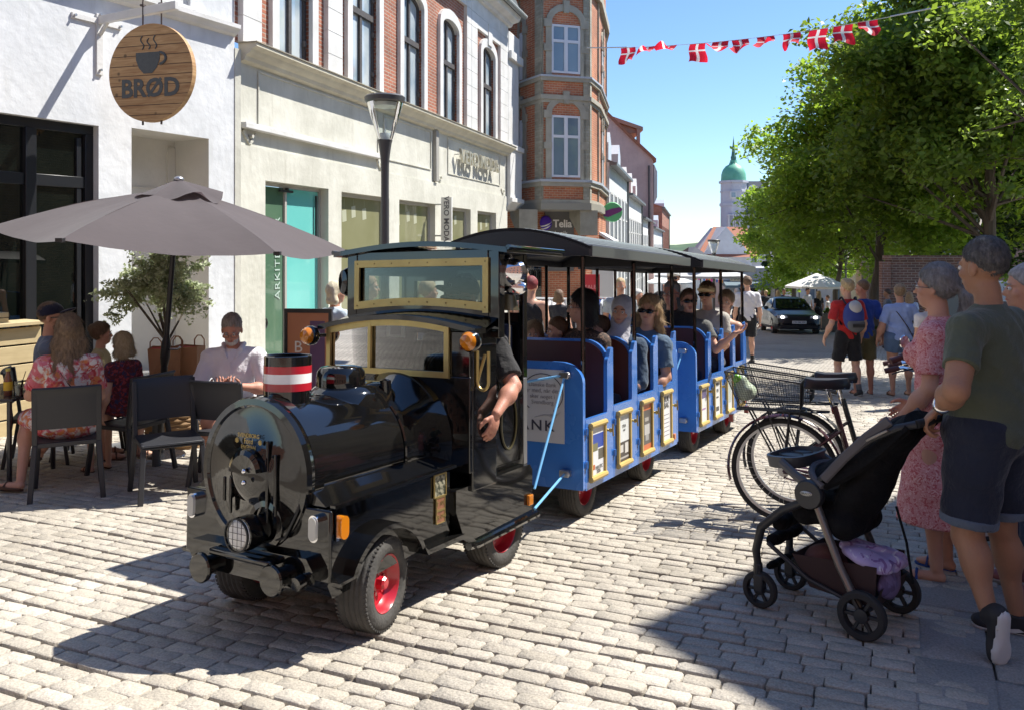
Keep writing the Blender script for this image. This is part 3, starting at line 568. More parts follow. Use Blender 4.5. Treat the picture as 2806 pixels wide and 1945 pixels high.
M_paneblue = pm('pane_blue_painted_sky', (.13,.19,.26), (.24,.32,.38), .8, .02, spec=1.)  # base colour lightened in place of reflected sky
MF, LF = face_frame(pB, pC); tface(pB, pC, (.02,.2), (LF/2-.50, LF/2+.50)); tface(pA, pB, (.02,.42), (.03,.30)); tface(pC, pD, (.25,.05)); tface(pD, pE, (.02,.1), (1.6,2.3))
mb = MB(); mb.box(0,.001,0,.001,0,.001)
# corbels, shop front and sign
for s in (0, 1):
    M, L = face_frame(pB, pC); x0 = -.78 if s == 0 else L-.30
    mb = MB(); mb.prism([(0,2.72),(.95,2.72),(.95,2.5),(.35,2.05),(.12,1.9),(0,1.9)], 'x', x0, x0+.62)
    o = mb.build('corbel', pm('corbel_stone', (.36,.34,.28), (.26,.245,.2), 4, .8, bump=.3), tb, smooth=False); o.matrix_local = M @ Matrix.Rotation(math.pi, 4, 'Z') @ Matrix.Translation((-2*x0-.62, -1.0, 0)) if False else M
M, L = face_frame(gB, gC); ts = thing('shop_sign', 'grey sign panel with white lettering and violet striped ball under the oriel', 'sign', M)
mb = MB(); mb.box(.0, 1.0, -.10, -.02, .7, 2.74); mb.build('panel', pm('sign_grey_panel', (.13,.13,.13), rough=.6), ts)
text_obj('Telia', .36, .03, pm('sign_letter_white', (.85,.85,.85)), ts, 'lettering', face_my(.60, -.12, 2.30), sx=.92, bold=.010)
mb = MB(); mb.ell((.02,-.15,2.33), (.21,.07,.25), 20, 14); ball = mb.build('round_emblem', pm('violet_enamel', (.07,.02,.42), rough=.4), ts); 
for k, dz in enumerate((-.03,-.16)):
    mb = MB(); mb.tube([(.02+.19*math.cos(t)*(.98-.1*k), -.222+.05*abs(math.cos(t)), 2.33+dz*.7+.07*math.cos(t)+.06*-math.sin(t)) for t in np.linspace(math.pi, 0, 12)], [.006+.02*math.sin(i/11*math.pi) for i in range(12)], 6); mb.build('stripe', pm('sign_letter_white', (.85,.85,.85)), ball)
text_obj('butik', .22, .02, pm('sign_letter_white', (.85,.85,.85)), ts, 'lettering', face_my(.55, -.12, 1.98))
mb = MB()
M, L = face_frame(gA, gB); sf = MB(); sf.box(.35, L-.1, -.02, .0, -1.6, 1.9); o = sf.build('shop_window', M_darkglass, tb, smooth=False); o.matrix_local = M @ Matrix.Translation((0,-.02,0))
M, L = face_frame(gC, pE); sf = MB(); sf.box(.4, 3.6, -.04, -.01, -1.7, 1.6); o = sf.build('shop_window', M_darkglass, tb, smooth=False); o.matrix_local = M
aw = MB(); M, L = face_frame(gD, pE); aw.prism([(0,2.05),(-.5,1.75),(-.5,1.65),(0,1.95)], 'x', .1, 3.9); o = aw.build('awning', pm('awning_white', (.65,.66,.68)), tb, smooth=False); o.matrix_local = M
bc = thing('round_blade_sign', 'round green and purple disc sign projecting from the corner house', 'sign', Matrix.Translation(D(1678,582,31)))
mb = MB(); mb.lathe([(0,-.04),(.34,-.04),(.37,0),(.34,.04),(0,.04)], (0,0,0), 'y', 28); dd = mb.build('disc', pm('sign_green', (.10,.42,.17)), bc)
mb = MB(); mb.prism([(-.33,-.15),(-.16,-.19),(.24,-.02),(.35,.05),(.35,.12),(.29,.18),(.0,.13),(-.34,.02)], 'y', -.048, .048); mb.build('band', pm('sign_purple', (.16,.03,.16)), dd)
mb = MB(); mb.cyl((-.9,0,.0),(-.42,0,.0),.02,6); mb.build('arm', M_steel, bc)

# --- row of houses down the left side of the street
RO = Vector((.216*33-3.34, 33, -SL*33)); MR = up_frame(RO, 12.2)   # local z=0 is the street at y=33
def row_house(label, y0, y1, eave, mat, roofm, name='town_house', ridge=1.6, nw=4, wz=((1.0,2.6),(3.3,4.9)), depth=7, wmat=None, off=0, dormers=0, ww=.9, gutter=True, chim=0, dmat=None):
    h = thing(name, label, 'building', MR); zb = -SL*y1-1; e = eave
    mb = MB(); mb.box(-depth+off, off, y0, y1-.02, zb, e); mb.build('wall', mat, h, smooth=False)
    mb = MB(); mb.prism([(off+.25,e-.02),(off-depth/2,e+ridge),(off-depth-.2,e-.02)], 'y', y0+.01, y1-.03); ro = mb.build('roof', roofm, h, smooth=False)
    for w0, w1 in wz:
        for k in range(nw):
            c = y0+(k+.5)*(y1-y0)/nw; fr = MB(); frame_bars(fr, off+.03, c-ww/2, c+ww/2, w0, w1, .08, .05); fr.box(off-.02,off+.035,c-.03,c+.03,w0,w1); fr.box(off-.02,off+.034,c-ww/2,c+ww/2,(w0+w1)/2+.2,(w0+w1)/2+.26)
            f = fr.build('window', wmat or M_trim, h, smooth=False); mb = MB(); mb.box(off+.002,off+.01,c-ww/2+.02,c+ww/2-.02,w0+.02,w1-.02); mb.build('pane', M_paneblue, f, smooth=False)
    if gutter: mb = MB(); mb.box(off,off+.3,y0,y1-.03,e-.12,e); mb.box(off+.0,off+.1,y1-.15,y1-.05,zb,e-.12); mb.build('gutter', pm('zinc_dark', (.13,.14,.15), rough=.5), h)
    for k in range(dormers):
        c = y0+(k+.5)*(y1-y0)/dormers; w = min(1.3, (y1-y0)/dormers*.6); d = MB(); d.prism([(c-w/2,e+.1),(c+w/2,e+.1),(c+w/2,e+1.0),(c,e+1.5),(c-w/2,e+1.0)], 'x', off-2, off-.2)
        d.build('dormer', dmat or pm('dormer_zinc', (.48,.52,.58), rough=.5), h, smooth=False)
    for k in range(chim):
        c = y0+1+k*3; mb = MB(); mb.box(off-depth/2-.3,off-depth/2+.3,c,c+.7,e+ridge-.4,e+ridge+.9); mb.build('chimney', M_redbrick, ro, smooth=False)
    return h
M_tile = pm('red_roof_tiles', (.36,.13,.07), (.27,.10,.06), 4, .8, bump=.4)
M_slate = pm('grey_slate', (.10,.11,.12), (.15,.16,.17), 3, .6)
M_palewall = plaster_mat('pale_grey_wall', (.62,.65,.66), (.54,.56,.57))
row_house('pale grey house with tall narrow windows next to the corner house', .4, 9.6, 6.75, M_palewall, M_slate, nw=5, wz=((.6,2.6),(3.2,5.6)), dormers=2, ww=1.0)
row_house('white house with red tiled roof and box dormers', 9.7, 21.5, 6.1, plaster_mat('white_wall2', (.74,.74,.73), (.66,.66,.65)), M_tile, nw=7, wz=((.2,2.2),(2.9,4.9)), dormers=3, dmat=M_trim, ww=.9)
row_house('narrow white house with low grey eaves', 21.6, 36, 5.3, plaster_mat('white_wall3', (.70,.71,.71), (.62,.63,.64)), M_slate, nw=8, wz=((-.4,1.4),(2.3,4.2)))
row_house('long white house beyond the pink gable', 36.1, 58, 5.0, M_palewall, M_tile, nw=9, wz=((-1.4,.6),(1.6,3.6)), dormers=2)
row_house('dark red brick house with hoist gable at the end of the row', 58.1, 84, 7.6, M_redbrick, M_tile, nw=9, wz=((-3,-1),(0,2),(3,5.6)), wmat=pm('dark_red_frame', (.12,.03,.03)), dormers=1, depth=10)
pk = thing('pink_gable_house', 'tall pink rendered house with steep gable end above the lower roofs', 'building')
Yp = 62.; q = lambda px, py: (D(px,py,Yp).x, D(px,py,Yp).z)
mb = MB(); mb.prism([q(1560,1000), q(1560,180), q(1650,300), q(1735,385), q(1790,440), q(1793,1000)], 'y', Yp, Yp+9); mb.build('wall', plaster_mat('pink_plaster', (.60,.40,.36), (.52,.34,.31), (.25,.18,.15), .3), pk, smooth=False)
mb = MB(); mb.prism([q(1560,172), q(1650,293), q(1735,378), q(1797,436), q(1797,446), q(1735,388), q(1650,303), q(1560,184)], 'y', Yp-.2, Yp+9.2); mb.build('roof', M_tile, pk, smooth=False)
mb = MB(); mb.prism([q(1650,306), q(1765,346), q(1765,356), q(1650,318)], 'y', Yp+.5, Yp+6); mb.prism([q(1748,350), q(1757,352), q(1757,402), q(1748,394)], 'y', Yp+.5, Yp+.8); mb.prism([q(1690,330), q(1748,352), q(1748,362), q(1710,362)], 'y', Yp+.8, Yp+5.5); mb.build('roof_terrace', pm('terrace_wood', (.33,.20,.15)), pk, smooth=False)
mb = MB(); mb.tube([(q(1777,455)[0],Yp-.15,q(1777,455)[1]), (q(1779,700)[0],Yp-.15,q(1779,700)[1])], .08, 6); mb.build('downpipe', pm('pipe_dark', (.07,.05,.05)), pk)
mb = MB(); mb.prism([q(1794,450), q(1803,470), q(1803,540), q(1794,560)], 'y', Yp+.3, Yp+7); mb.build('bay_window', pm('bay_grey', (.45,.47,.5)), pk, smooth=False)

# --- tower building and houses closing the street
Yt = 110.; q = lambda px, py, Y=Yt: (D(px,py,Y).x, D(px,py,Y).z)
tw = thing('tower_building', 'white tower house with green copper dome and spire', 'building')
tc_ = D(2010, 500, Yt); pxm = Yt/F_
def oct_band(mb, r, z0, z1, r2=None, n=8): mb.lathe([(r,z0),(r if r2 is None else r2,z1)], (tc_.x,tc_.y,0), 'z', n, cap=True, a0=math.pi/8, a1=math.pi/8+2*math.pi)
zpx = lambda py, Y=Yt: CH_-(py-H0_)/F_*Y
M_tw = plaster_mat('tower_render', (.50,.52,.57), (.43,.45,.50))
mb = MB(); oct_band(mb, 35*pxm, zpx(860), zpx(502)); mb.build('tower_wall', M_tw, tw, smooth=False)
mb = MB(); oct_band(mb, 40*pxm, zpx(503), zpx(497)); oct_band(mb, 38*pxm, zpx(566), zpx(558)); oct_band(mb, 39*pxm, zpx(645), zpx(638)); oct_band(mb, 37*pxm, zpx(528), zpx(524)); mb.build('cornice', M_tw, tw, smooth=False)
M_cop = pm('verdigris_copper', (.10,.34,.22), (.14,.42,.30), 1.5, .55)
prof = [(34,497),(34,492),(33,478),(29,466),(22,457),(13,452),(10,446),(9,440)]
mb = MB(); mb.lathe([(r*pxm, zpx(z)) for r, z in prof], (tc_.x,tc_.y,0), 'z', 16, cap=True); mb.build('dome', M_cop, tw)
mb = MB(); mb.lathe([(13*pxm,zpx(452)),(11*pxm,zpx(447)),(7*pxm,zpx(441)),(8*pxm,zpx(432)),(6*pxm,zpx(428)),(.6*pxm,zpx(380)),(.2*pxm,zpx(374))], (tc_.x,tc_.y,0), 'z', 8, cap=True); mb.build('spire', pm('verdigris_dark', (.06,.17,.13)), tw)
for (a, b_, c, e) in ((1992,2008,528,546),(1987,2001,590,636),(2004,2018,590,636),(1990,2012,680,718)):
    mb = MB(); x0, z1_ = q(a,c); x1, z0_ = q(b_,e); mb.box(x0,x1,Yt-35*pxm-.12,Yt-35*pxm+.9,z0_,z1_); w = mb.build('window', M_trim, tw, smooth=False)
    mb = MB(); mb.box(x0+.12,x1-.12,Yt-35*pxm-.16,Yt-35*pxm-.05,z0_+.12,z1_-.12); mb.build('pane', M_paneblue, w, smooth=False)
mb = MB(); x0, z1_ = q(2040,590); x1, z0_ = q(2330,900); mb.box(x0,x1,Yt-.5,Yt+9,z0_,z1_); mb.build('wall', M_tw, tw, smooth=False)
mb = MB(); zr = zpx(495); mb.raw([(x0-.3,Yt-1,z1_),(x1+.3,Yt-1,z1_),(x1,Yt+1.5,zr),(x0+1,Yt+1.5,zr),(x0+1,Yt+7,zr),(x1,Yt+7,zr),(x1+.3,Yt+9,z1_),(x0-.3,Yt+9,z1_)], [(0,1,2,3),(3,2,5,4),(4,5,6,7),(0,3,4,7),(1,6,5,2),(0,7,6,1)]); mb.build('roof', pm('blue_slate', (.05,.065,.09), (.08,.095,.12), 2, .6), tw, smooth=False)
for k in range(6):
    for c, e in ((605,640),(680,722)):
        a = 2052+k*40; xa, zb_ = q(a,c); xb, za_ = q(a+17,e); mb = MB(); mb.box(xa,xb,Yt-.62,Yt-.4,za_,zb_); w = mb.build('window', M_trim, tw, smooth=False)
        mb = MB(); mb.box(xa+.1,xb-.1,Yt-.66,Yt-.6,za_+.1,zb_-.1); mb.build('pane', M_paneblue, w, smooth=False)
for k in range(3):
    xa, zb_ = q(2052+k*45,520); xb, za_ = q(2072+k*45,548); mb = MB(); mb.prism([(xa,za_),(xb,za_),(xb,zb_),((xa+xb)/2,zb_+.6),(xa,zb_)], 'y', Yt-.9, Yt+1.5); mb.build('dormer', M_trim, tw, smooth=False)
Ys = 92.
cs = thing('cafe_house', 'pale shop house with dark windows under a blue-grey awning at the end of the street', 'building')
mb = MB(); x0, z1_ = q(1985,735,Ys); x1, z0_ = q(2178,905,Ys); mb.box(x0,x1,Ys,Ys+8,z0_,z1_); mb.build('wall', plaster_mat('cafe_wall', (.45,.49,.54), (.40,.43,.48)), cs, smooth=False)
mb = MB(); xa, zb_ = q(1980,768,Ys); xb, za_ = q(2165,785,Ys); mb.prism([(Ys+.1,zb_),(Ys-1.4,za_+.15),(Ys-1.4,za_-.1),(Ys+.1,za_+.1)], 'x', xa, xb); mb.build('awning', pm('awning_blue', (.12,.17,.20), rough=.8), cs, smooth=False)
for k in range(4):
    xa, zb_ = q(2015+k*36,788,Ys); xb, za_ = q(2045+k*36,846,Ys); mb = MB(); mb.box(xa,xb,Ys-.1,Ys+.05,za_,zb_); w = mb.build('shop_window', M_trim, cs, smooth=False); mb = MB(); mb.box(xa+.12,xb-.12,Ys-.14,Ys-.05,za_+.1,zb_-.1); mb.build('pane', M_darkglass, w, smooth=False)
mb = MB(); xa, zb_ = q(2000,757,Ys); xb, za_ = q(2040,772,Ys); mb.box(xa,xb,Ys-.3,Ys-.1,za_,zb_); so = mb.build('name_board', pm('board_cream', (.62,.52,.36)), cs, smooth=False)
text_obj('MARIT', .5, .02, pm('sign_text_grey', (.12,.12,.13)), cs, 'lettering', face_my((xa+xb)/2, Ys-.32, (za_+zb_)/2))
rh = thing('red_roof_house', 'low house with steep red tiled roof left of the white tower', 'building')
Yr = 100.
mb = MB(); mb.prism([q(1925,870,Yr), q(1925,700,Yr), q(1990,622,Yr), q(2060,700,Yr), q(2060,870,Yr)], 'y', Yr, Yr+8); mb.build('wall', M_palewall, rh, smooth=False)
mb = MB(); mb.raw([(*[q(1905,705,Yr)[0]],Yr-.5,q(1905,705,Yr)[1]), (q(1982,620,Yr)[0],Yr+5,q(1982,620,Yr)[1]), (q(2080,620,Yr)[0],Yr+5,q(2080,620,Yr)[1]), (q(2080,705,Yr)[0],Yr-.5,q(2080,705,Yr)[1])], [(0,1,2,3)]); mb.build('roof', M_tile, rh, smooth=False)
dk = thing('dark_roof_house', 'small house with black hipped roof behind the rear carriage', 'building')
Yd = 85.
a = q(1878,705,Yd); b_ = q(1896,678,Yd); c = q(1915,678,Yd); d_ = q(1945,708,Yd)
mb = MB(); mb.raw([(a[0],Yd-1,a[1]),(d_[0],Yd-1,d_[1]),(c[0],Yd+1.5,c[1]),(b_[0],Yd+1.5,b_[1]),(a[0],Yd+6,a[1]),(d_[0],Yd+6,d_[1])], [(0,1,2,3),(1,5,2),(0,3,4),(4,3,2,5)]); mb.build('roof', pm('black_slate', (.02,.022,.028), (.035,.035,.045), 3, .5), dk, smooth=False)
mb = MB(); mb.box(a[0]+.3,d_[0]-.3,Yd,Yd+5,-7,a[1]); mb.build('wall', M_palewall, dk, smooth=False)
# yellow and white houses behind the trees, brick wall to the right
for nm, lb, x0p, x1p, y0p, Y, mt in (('town_house','white house behind the café parasols under the trees',2178,2345,640,84.,plaster_mat('white_wall2', (.74,.74,.73), (.66,.66,.65))), ('town_house','pale yellow house beyond the middle tree',2345,2470,600,80.,plaster_mat('yellow_wall', (.66,.55,.32), (.6,.5,.3))), ('town_house','tall brick house behind the dark trees at the right',2470,3100,560,70.,M_darkbrick)):
    h = thing(nm, lb, 'building'); xa, zt = q(x0p,y0p,Y); xb, _ = q(x1p,900,Y); mb = MB(); mb.box(xa,xb,Y,Y+8,-SL*Y-1,zt); mb.build('wall', mt, h, smooth=False)
    mb = MB(); mb.prism([(Y-.4,zt),(Y+4,zt+3),(Y+8.4,zt)], 'x', xa-.2, xb+.2); mb.build('roof', M_tile if mt is not M_darkbrick else M_slate, h, smooth=False)
    nn = max(2, int((xb-xa)/2.2))
    for z0_ in (-SL*Y+.9, -SL*Y+4.2):
        for k in range(nn):
            c = xa+(k+.5)*(xb-xa)/nn; mb = MB(); mb.box(c-.5,c+.5,Y-.06,Y+.02,z0_,z0_+1.7); w = mb.build('window', M_trim, h, smooth=False); mb = MB(); mb.box(c-.42,c+.42,Y-.09,Y-.05,z0_+.08,z0_+1.62); mb.build('pane', M_paneblue, w, smooth=False)
bw_ = thing('brick_wall', 'old brick wall toned dark for shade with a grey shuttered arch beyond the onlookers', 'wall', up_frame(XG(2445,25), 0))
mb = MB(); mb.box(0,2.7,0,.5,-.5,2.55); mb.box(-.05,2.75,-.06,.56,2.55,2.68); mb.build('masonry', M_darkbrick, bw_, smooth=False)  # darker brick carries the tree shade in its colour
mb = MB(); mb.box(-.30,-.01,.02,.22,-.5,2.5); mb.build('return_wall', brick_mat('sunlit_brick', (.24,.12,.09), (.18,.09,.07), (.28,.22,.19)), bw_, smooth=False)  # lighter copy of the wall brick, sunlit side put into its colour
mb = MB(); mb.box(1.5,1.95,-.05,.02,.9,2.0); mb.build('shutter', pm('grey_shutter', (.16,.17,.16)), bw_)

# --- buildings beside and behind the photographer (they shade the corner and stand in the reflections)
HS = 9.0; tipS = G(1736,1720); cS = Vector((tipS.x+.659*(HS-tipS.z), tipS.y+.281*(HS-tipS.z)))
d1 = Vector((.69,.72)).normalized(); d2 = Vector((.41,-.91)).normalized()
sb = thing('side_building', 'yellow brick building out of view at the right whose shadow covers the stroller', 'building')
p0 = cS; p1 = cS+d1*13; p3 = cS+d2*16; p2 = p1+d2*16
mb = MB(); mb.prism([tuple(p0),tuple(p3),tuple(p2),tuple(p1)], 'z', -3, HS); mb.build('wall', brick_mat('yellow_brick', (.34,.27,.16), (.28,.22,.13), (.3,.27,.22)), sb, smooth=False)
bb = thing('rear_building', 'red brick building out of view behind the photographer', 'building', up_frame((-3,-10,0), 8))
mb = MB(); mb.box(-18,14,-8,0,-1,13); mb.build('wall', M_redbrick, bb, smooth=False)
for k in range(9):
    for z in (1.0, 4.5, 8.0):
        mb = MB(); mb.box(-14.5+k*3,-13.3+k*3,-.02,.06,z,z+1.8); mb.build('window', M_trim, bb, smooth=False); mb = MB(); mb.box(-14.4+k*3,-13.4+k*3,.05,.08,z+.1,z+1.7); mb.build('pane', M_darkglass, bb, smooth=False)
# ------------------------------------------------------------------ trees
def leaves(name, centers, size, mat, parent, seed=0, asp=1.0, flat_=.5, size_j=.35):
    r = np.random.default_rng(seed); n = len(centers); nrm = r.normal(size=(n, 3)); nrm[:, 2] = np.abs(nrm[:, 2])+flat_; nrm /= np.linalg.norm(nrm, axis=1)[:, None]
    t = r.normal(size=(n, 3)); t -= nrm*(t*nrm).sum(1)[:, None]; t /= np.linalg.norm(t, axis=1)[:, None]; b = np.cross(nrm, t); s = size*(1+size_j*r.uniform(-1, 1, n))[:, None]
    V = np.stack([centers-t*s*.5*asp, centers-b*s*.33+nrm*s*.06, centers+t*s*.55*asp-nrm*s*.10, centers+b*s*.33+nrm*s*.06], 1).reshape(-1, 3)
    Fq = np.arange(4*n).reshape(-1, 4); return npmesh(name, V, Fq, mat, parent)
def crown_points(c, rad, n, nl, seed, low=.25, lump=.33):     # leaf clumps strung along boughs that reach out to an uneven outline
    r = np.random.default_rng(seed); rad = np.array(rad, float); c = np.array(c, float); nb = max(6, nl//3)
    d = r.normal(size=(nb, 3)); d /= np.linalg.norm(d, axis=1)[:, None]; d[:, 2] = np.where(d[:, 2] < -.8, -d[:, 2]*.5, d[:, 2]); d[:, :2] *= (1.08-.5*np.clip(d[:, 2], 0, 1))[:, None]; ext = r.uniform(.72, 1.13, nb)
    cs = []; rs = []
    for q, sc in ((.30,1.15),(.52,1.1),(.72,.95),(.88,.72),(1.0,.45)):
        p = c+d*rad*(ext*q)[:, None]+r.normal(size=(nb, 3))*rad*.045; p[:, 2] -= .06*rad[2]*q*q; cs.append(p); rs.append(lump*min(rad)*sc*r.uniform(.75, 1.25, nb))
    L = np.concatenate(cs); lr = np.concatenate(rs); w = lr**2; k = r.choice(len(L), n, p=w/w.sum()); q = r.normal(size=(n, 3)); q /= np.linalg.norm(q, axis=1)[:, None]; q *= (r.uniform(size=(n, 1))**.5); q[:, 2] *= .6
    P = L[k]+q*lr[k][:, None]; return P, L[nb*3:]
def tree(label, base, h_trunk, c, rad, n, leaf, mat, seed, tr=.18, nl=70, group='street trees on the right side', name='lime_tree', lump=.33):
    t = thing(name, label, 'tree', Matrix.Translation(Vector(base)), group); c = np.array(c, float); P, L = crown_points(c, rad, n, nl, seed, lump=lump)
    leaves('crown', P, leaf, mat, t, seed)
    r = random.Random(seed); mb = MB(); pts = [(0,0,-.1),(.02,0,.3),(r.uniform(-.06,.06),r.uniform(-.06,.06),h_trunk*.6),(c[0]*.3+r.uniform(-.1,.1),c[1]*.3,h_trunk),(c[0]*.8,c[1]*.8,c[2])]
    mb.tube(pts, [tr*1.25, tr, tr*.85, tr*.75, tr*.3], 10); tro = mb.build('trunk', pm('bark', (.07,.055,.04), (.12,.10,.08), 8, .9, bump=1., bscale=30, stretch=(1,1,.3)), t)
    for i in range(min(nl, 34)):
        a = Vector(pts[3]).lerp(Vector(pts[4]), r.random()); e = Vector(L[i]); m = a.lerp(e, .5)+Vector((0,0,.25*r.random())); mb = MB(); mb.tube([a, m, e], [tr*.28, tr*.16, .015], 5); mb.build('limb', bpy.data.materials['bark'], tro)
    return t
M_leafA = leaf_mat('lime_leaf_bright', (.062,.125,.022), (.14,.225,.04), .5, (.38,.56,.05))
M_leafB = leaf_mat('lime_leaf_deep', (.055,.11,.022), (.12,.19,.036), .45, (.32,.46,.045))
M_leafC = leaf_mat('ivy_leaf_dark', (.018,.042,.012), (.042,.078,.02), .22, (.09,.16,.025))
b = XG(2400,33); tree('largest bright green lime tree, its trunk behind the walker in red', b, 2.6, (.35,.2,6.7), (5.3,5.0,5.5), 115000, .20, M_leafA, 1, .23, 210)
b = XG(2174,58); tree('smaller bright lime tree whose trunk stands above the parked dark car', b, 2.9, (.9,0,6.3), (4.4,4.3,5.5), 52000, .28, M_leafA, 2, .17, 130)
b = XG(2290,48); tree('lime tree between the two others, its trunk left of the walker in red', b, 2.7, (.9,.2,6.3), (4.6,4.4,5.3), 44000, .25, M_leafA, 3, .17, 120)
b = XG(2560,42); tree('lime tree behind the brick wall, mostly covered by the dark crown', b, 3.0, (.6,0,7.0), (5.4,4.6,4.6), 30000, .22, M_leafB, 4, .2, 80)
b = XG(2700,27); tree('tall dark green tree hanging over the top right corner', b, 3.0, (.4,.3,9.3), (5.8,5.0,6.3), 130000, .21, M_leafB, 5, .27, 210)
b = XG(2870,34); tree('ivy-covered dark tree at the right edge of the view', b, 3.0, (-.3,0,7.6), (4.2,4.0,7.4), 90000, .19, M_leafC, 6, .3, 120, name='ivy_tree', group='dark trees at the right edge')
b = XG(3060,14.5); tree('dark tree just outside the right edge shading the onlookers', b, 3.0, (.9,.2,6.8), (2.9,3.0,3.2), 20000, .13, M_leafB, 7, .2, 60, group='dark trees at the right edge')
b = XG(2130,88); tree('dark conifer left of the lime trees in front of the slate roof', b, 3, (0,0,9.5), (2.0,2.0,7.4), 16000, .34, leaf_mat('conifer_leaf', (.02,.05,.02), (.045,.09,.03), .15, (.06,.12,.03)), 8, .25, 60, name='conifer_tree', group=None)
# olive tree in a wicker basket by the niche
ob = XG(490,8.6); ot = thing('olive_tree', 'round grey-green olive tree in a wicker basket beside the white wall', 'potted tree', Matrix.Translation(ob))
P, L = crown_points((-.22,0,1.66), (.50,.48,.48), 7500, 90, 11, lump=.22)
r_ = np.random.default_rng(5); st = P[:500]; tip = st-np.array((-.22,0,1.66)); tip /= np.linalg.norm(tip, axis=1)[:, None]; ex = []
for k in range(9): ex.append(st[:300]+tip[:300]*(.02*k+.02)+r_.normal(size=(300,3))*.012)
leaves('crown', np.concatenate([P]+[e for e in ex]), .036, leaf_mat('olive_leaf', (.26,.31,.18), (.52,.56,.40), .3, (.45,.52,.25)), ot, 4, 1.3, .1)
mb = MB(); mb.tube([(0,0,.4),(-.02,0,.7),(-.10,.01,1.0),(-.2,0,1.35)], [.035,.03,.026,.014], 8); tr_ = mb.build('trunk', pm('bark', (.07,.055,.04)), ot)
for k in range(9): e = L[k*3]; mb = MB(); mb.tube([(-.12,0,1.05),((e[0]-.12)/2,e[1]/2,(e[2]+1.05)/2),tuple(e)], [.014,.009,.004], 5); mb.build('limb', pm('bark', (.07,.055,.04)), tr_)
mb = MB()
M_wick = pm('wicker', (.22,.12,.055), (.40,.26,.13), 14, .7)
for k in range(15):
    z = .02+k*.037; rr = .26+.05*math.sin(k/14*math.pi)+.02*k/14; mb.tube([(rr*math.cos(t)*(1+.02*math.sin(t*14+k*math.pi)), rr*math.sin(t)*(1+.02*math.sin(t*14+k*math.pi)), z) for t in np.linspace(0, 2*math.pi, 57)[:-1]], .021, 6, closed=True)
bo = mb.build('basket', M_wick, ot)
mb = MB(); mb.lathe([(.0,.02),(.25,.02),(.27,.5),(0,.5)], (0,0,0), 'z', 24); mb.build('soil', pm('soil', (.03,.02,.015)), bo)
# ------------------------------------------------------------------ figures: smooth implicit bodies, one continuous mesh each
def v3(*a): return np.array(a, float)
def unit(v): return v/(np.linalg.norm(v)+1e-12)
class Sdf:
    def __init__(s, k=.03): s.p = []; s.k = k; s.sub = []; s.clip = []; s.noise = 0.; s.nf = 1.
    def cone(s, a, b, ra, rb, k=None, clips=None): s.p.append(('c', np.array(a, float), np.array(b, float), ra, rb, k, clips)); return s
    def chain(s, pts, rs, k=None):
        for i in range(len(pts)-1): s.cone(pts[i], pts[i+1], rs[i], rs[i+1], k)
        return s
    def ell(s, c, r, R=None, k=None, clips=None): s.p.append(('e', np.array(c, float), np.array(r, float), R, k, clips)); return s
    def minus(s, c, r, R=None, k=.01): s.sub.append((np.array(c, float), np.array(r, float), R, k)); return s
    def cut(s, pt, n): s.clip.append((np.array(pt, float), unit(np.array(n, float)))); return s      # removes the side n points to
    @staticmethod
    def _e(P, c, r, R):
        q = P-c
        if R is not None: q = q@R
        k0 = np.linalg.norm(q/r, axis=1); k1 = np.linalg.norm(q/(r*r), axis=1); return k0*(k0-1)/(k1+1e-9)
    def ev(s, P):
        d = np.full(len(P), 9.)
        for t in s.p:
            if t[0] == 'c':
                _, a, b, ra, rb, k, cl = t; ba = b-a; q = P-a; h = np.clip(q@ba/(ba@ba+1e-12), 0, 1); e = np.linalg.norm(q-h[:, None]*ba, axis=1)-(ra+(rb-ra)*h)
            else: _, c, r, R, k, cl = t; e = s._e(P, c, r, R)
            if cl is not None:
                for pt, n in cl: e = np.maximum(e, (P-pt)@n)
            k = s.k if k is None else k; h = np.clip(.5+.5*(d-e)/k, 0, 1); d = d+(e-d)*h-k*h*(1-h)
        for c, r, R, k in s.sub:
            e = -s._e(P, c, r, R); h = np.clip(.5-.5*(d-e)/k, 0, 1); d = d+(e-d)*h+k*h*(1-h)
        if s.noise:
            f = s.nf; d = d+s.noise*(np.sin(P[:,0]*31*f+7*np.sin(P[:,2]*9*f))*np.sin(P[:,2]*23*f+5*np.sin(P[:,0]*13*f)+P[:,1]*17*f)+.6*np.sin(P[:,2]*47*f+6*np.sin(P[:,0]*17*f+P[:,1]*11*f)))
        for pt, n in s.clip: d = np.maximum(d, (P-pt)@n)
        return d
    def bounds(s):
        lo = []; hi = []
        for t in s.p:
            if t[0] == 'c': _, a, b, ra, rb, *_ = t; lo += [a-ra, b-rb]; hi += [a+ra, b+rb]
            else: m = max(t[2]); lo.append(t[1]-m); hi.append(t[1]+m)
        return np.min(lo, 0), np.max(hi, 0)
    def mesh(s, res):
        lo, hi = s.bounds(); lo = lo-res*3; hi = hi+res*3; c = 4; rc = res*c
        N = np.ceil((hi-lo)/rc).astype(int)+1
        g = [lo[i]+rc*(np.arange(N[i])+.5) for i in range(3)]
        C = np.stack(np.meshgrid(*g, indexing='ij'), -1).reshape(-1, 3); dc = s.ev(C); near = np.abs(dc) < rc*1.35+.012
        D_ = np.repeat(np.repeat(np.repeat(dc.reshape(N), c, 0), c, 1), c, 2).astype(np.float32)
        m = np.repeat(np.repeat(np.repeat(near.reshape(N), c, 0), c, 1), c, 2)
        I = np.argwhere(m); P = lo+res*(I+.5)
        out = np.empty(len(P), np.float32)
        for i in range(0, len(P), 200000): out[i:i+200000] = s.ev(P[i:i+200000])
        D_[m] = out
        return surface_nets(D_, lo+res*.5, res)
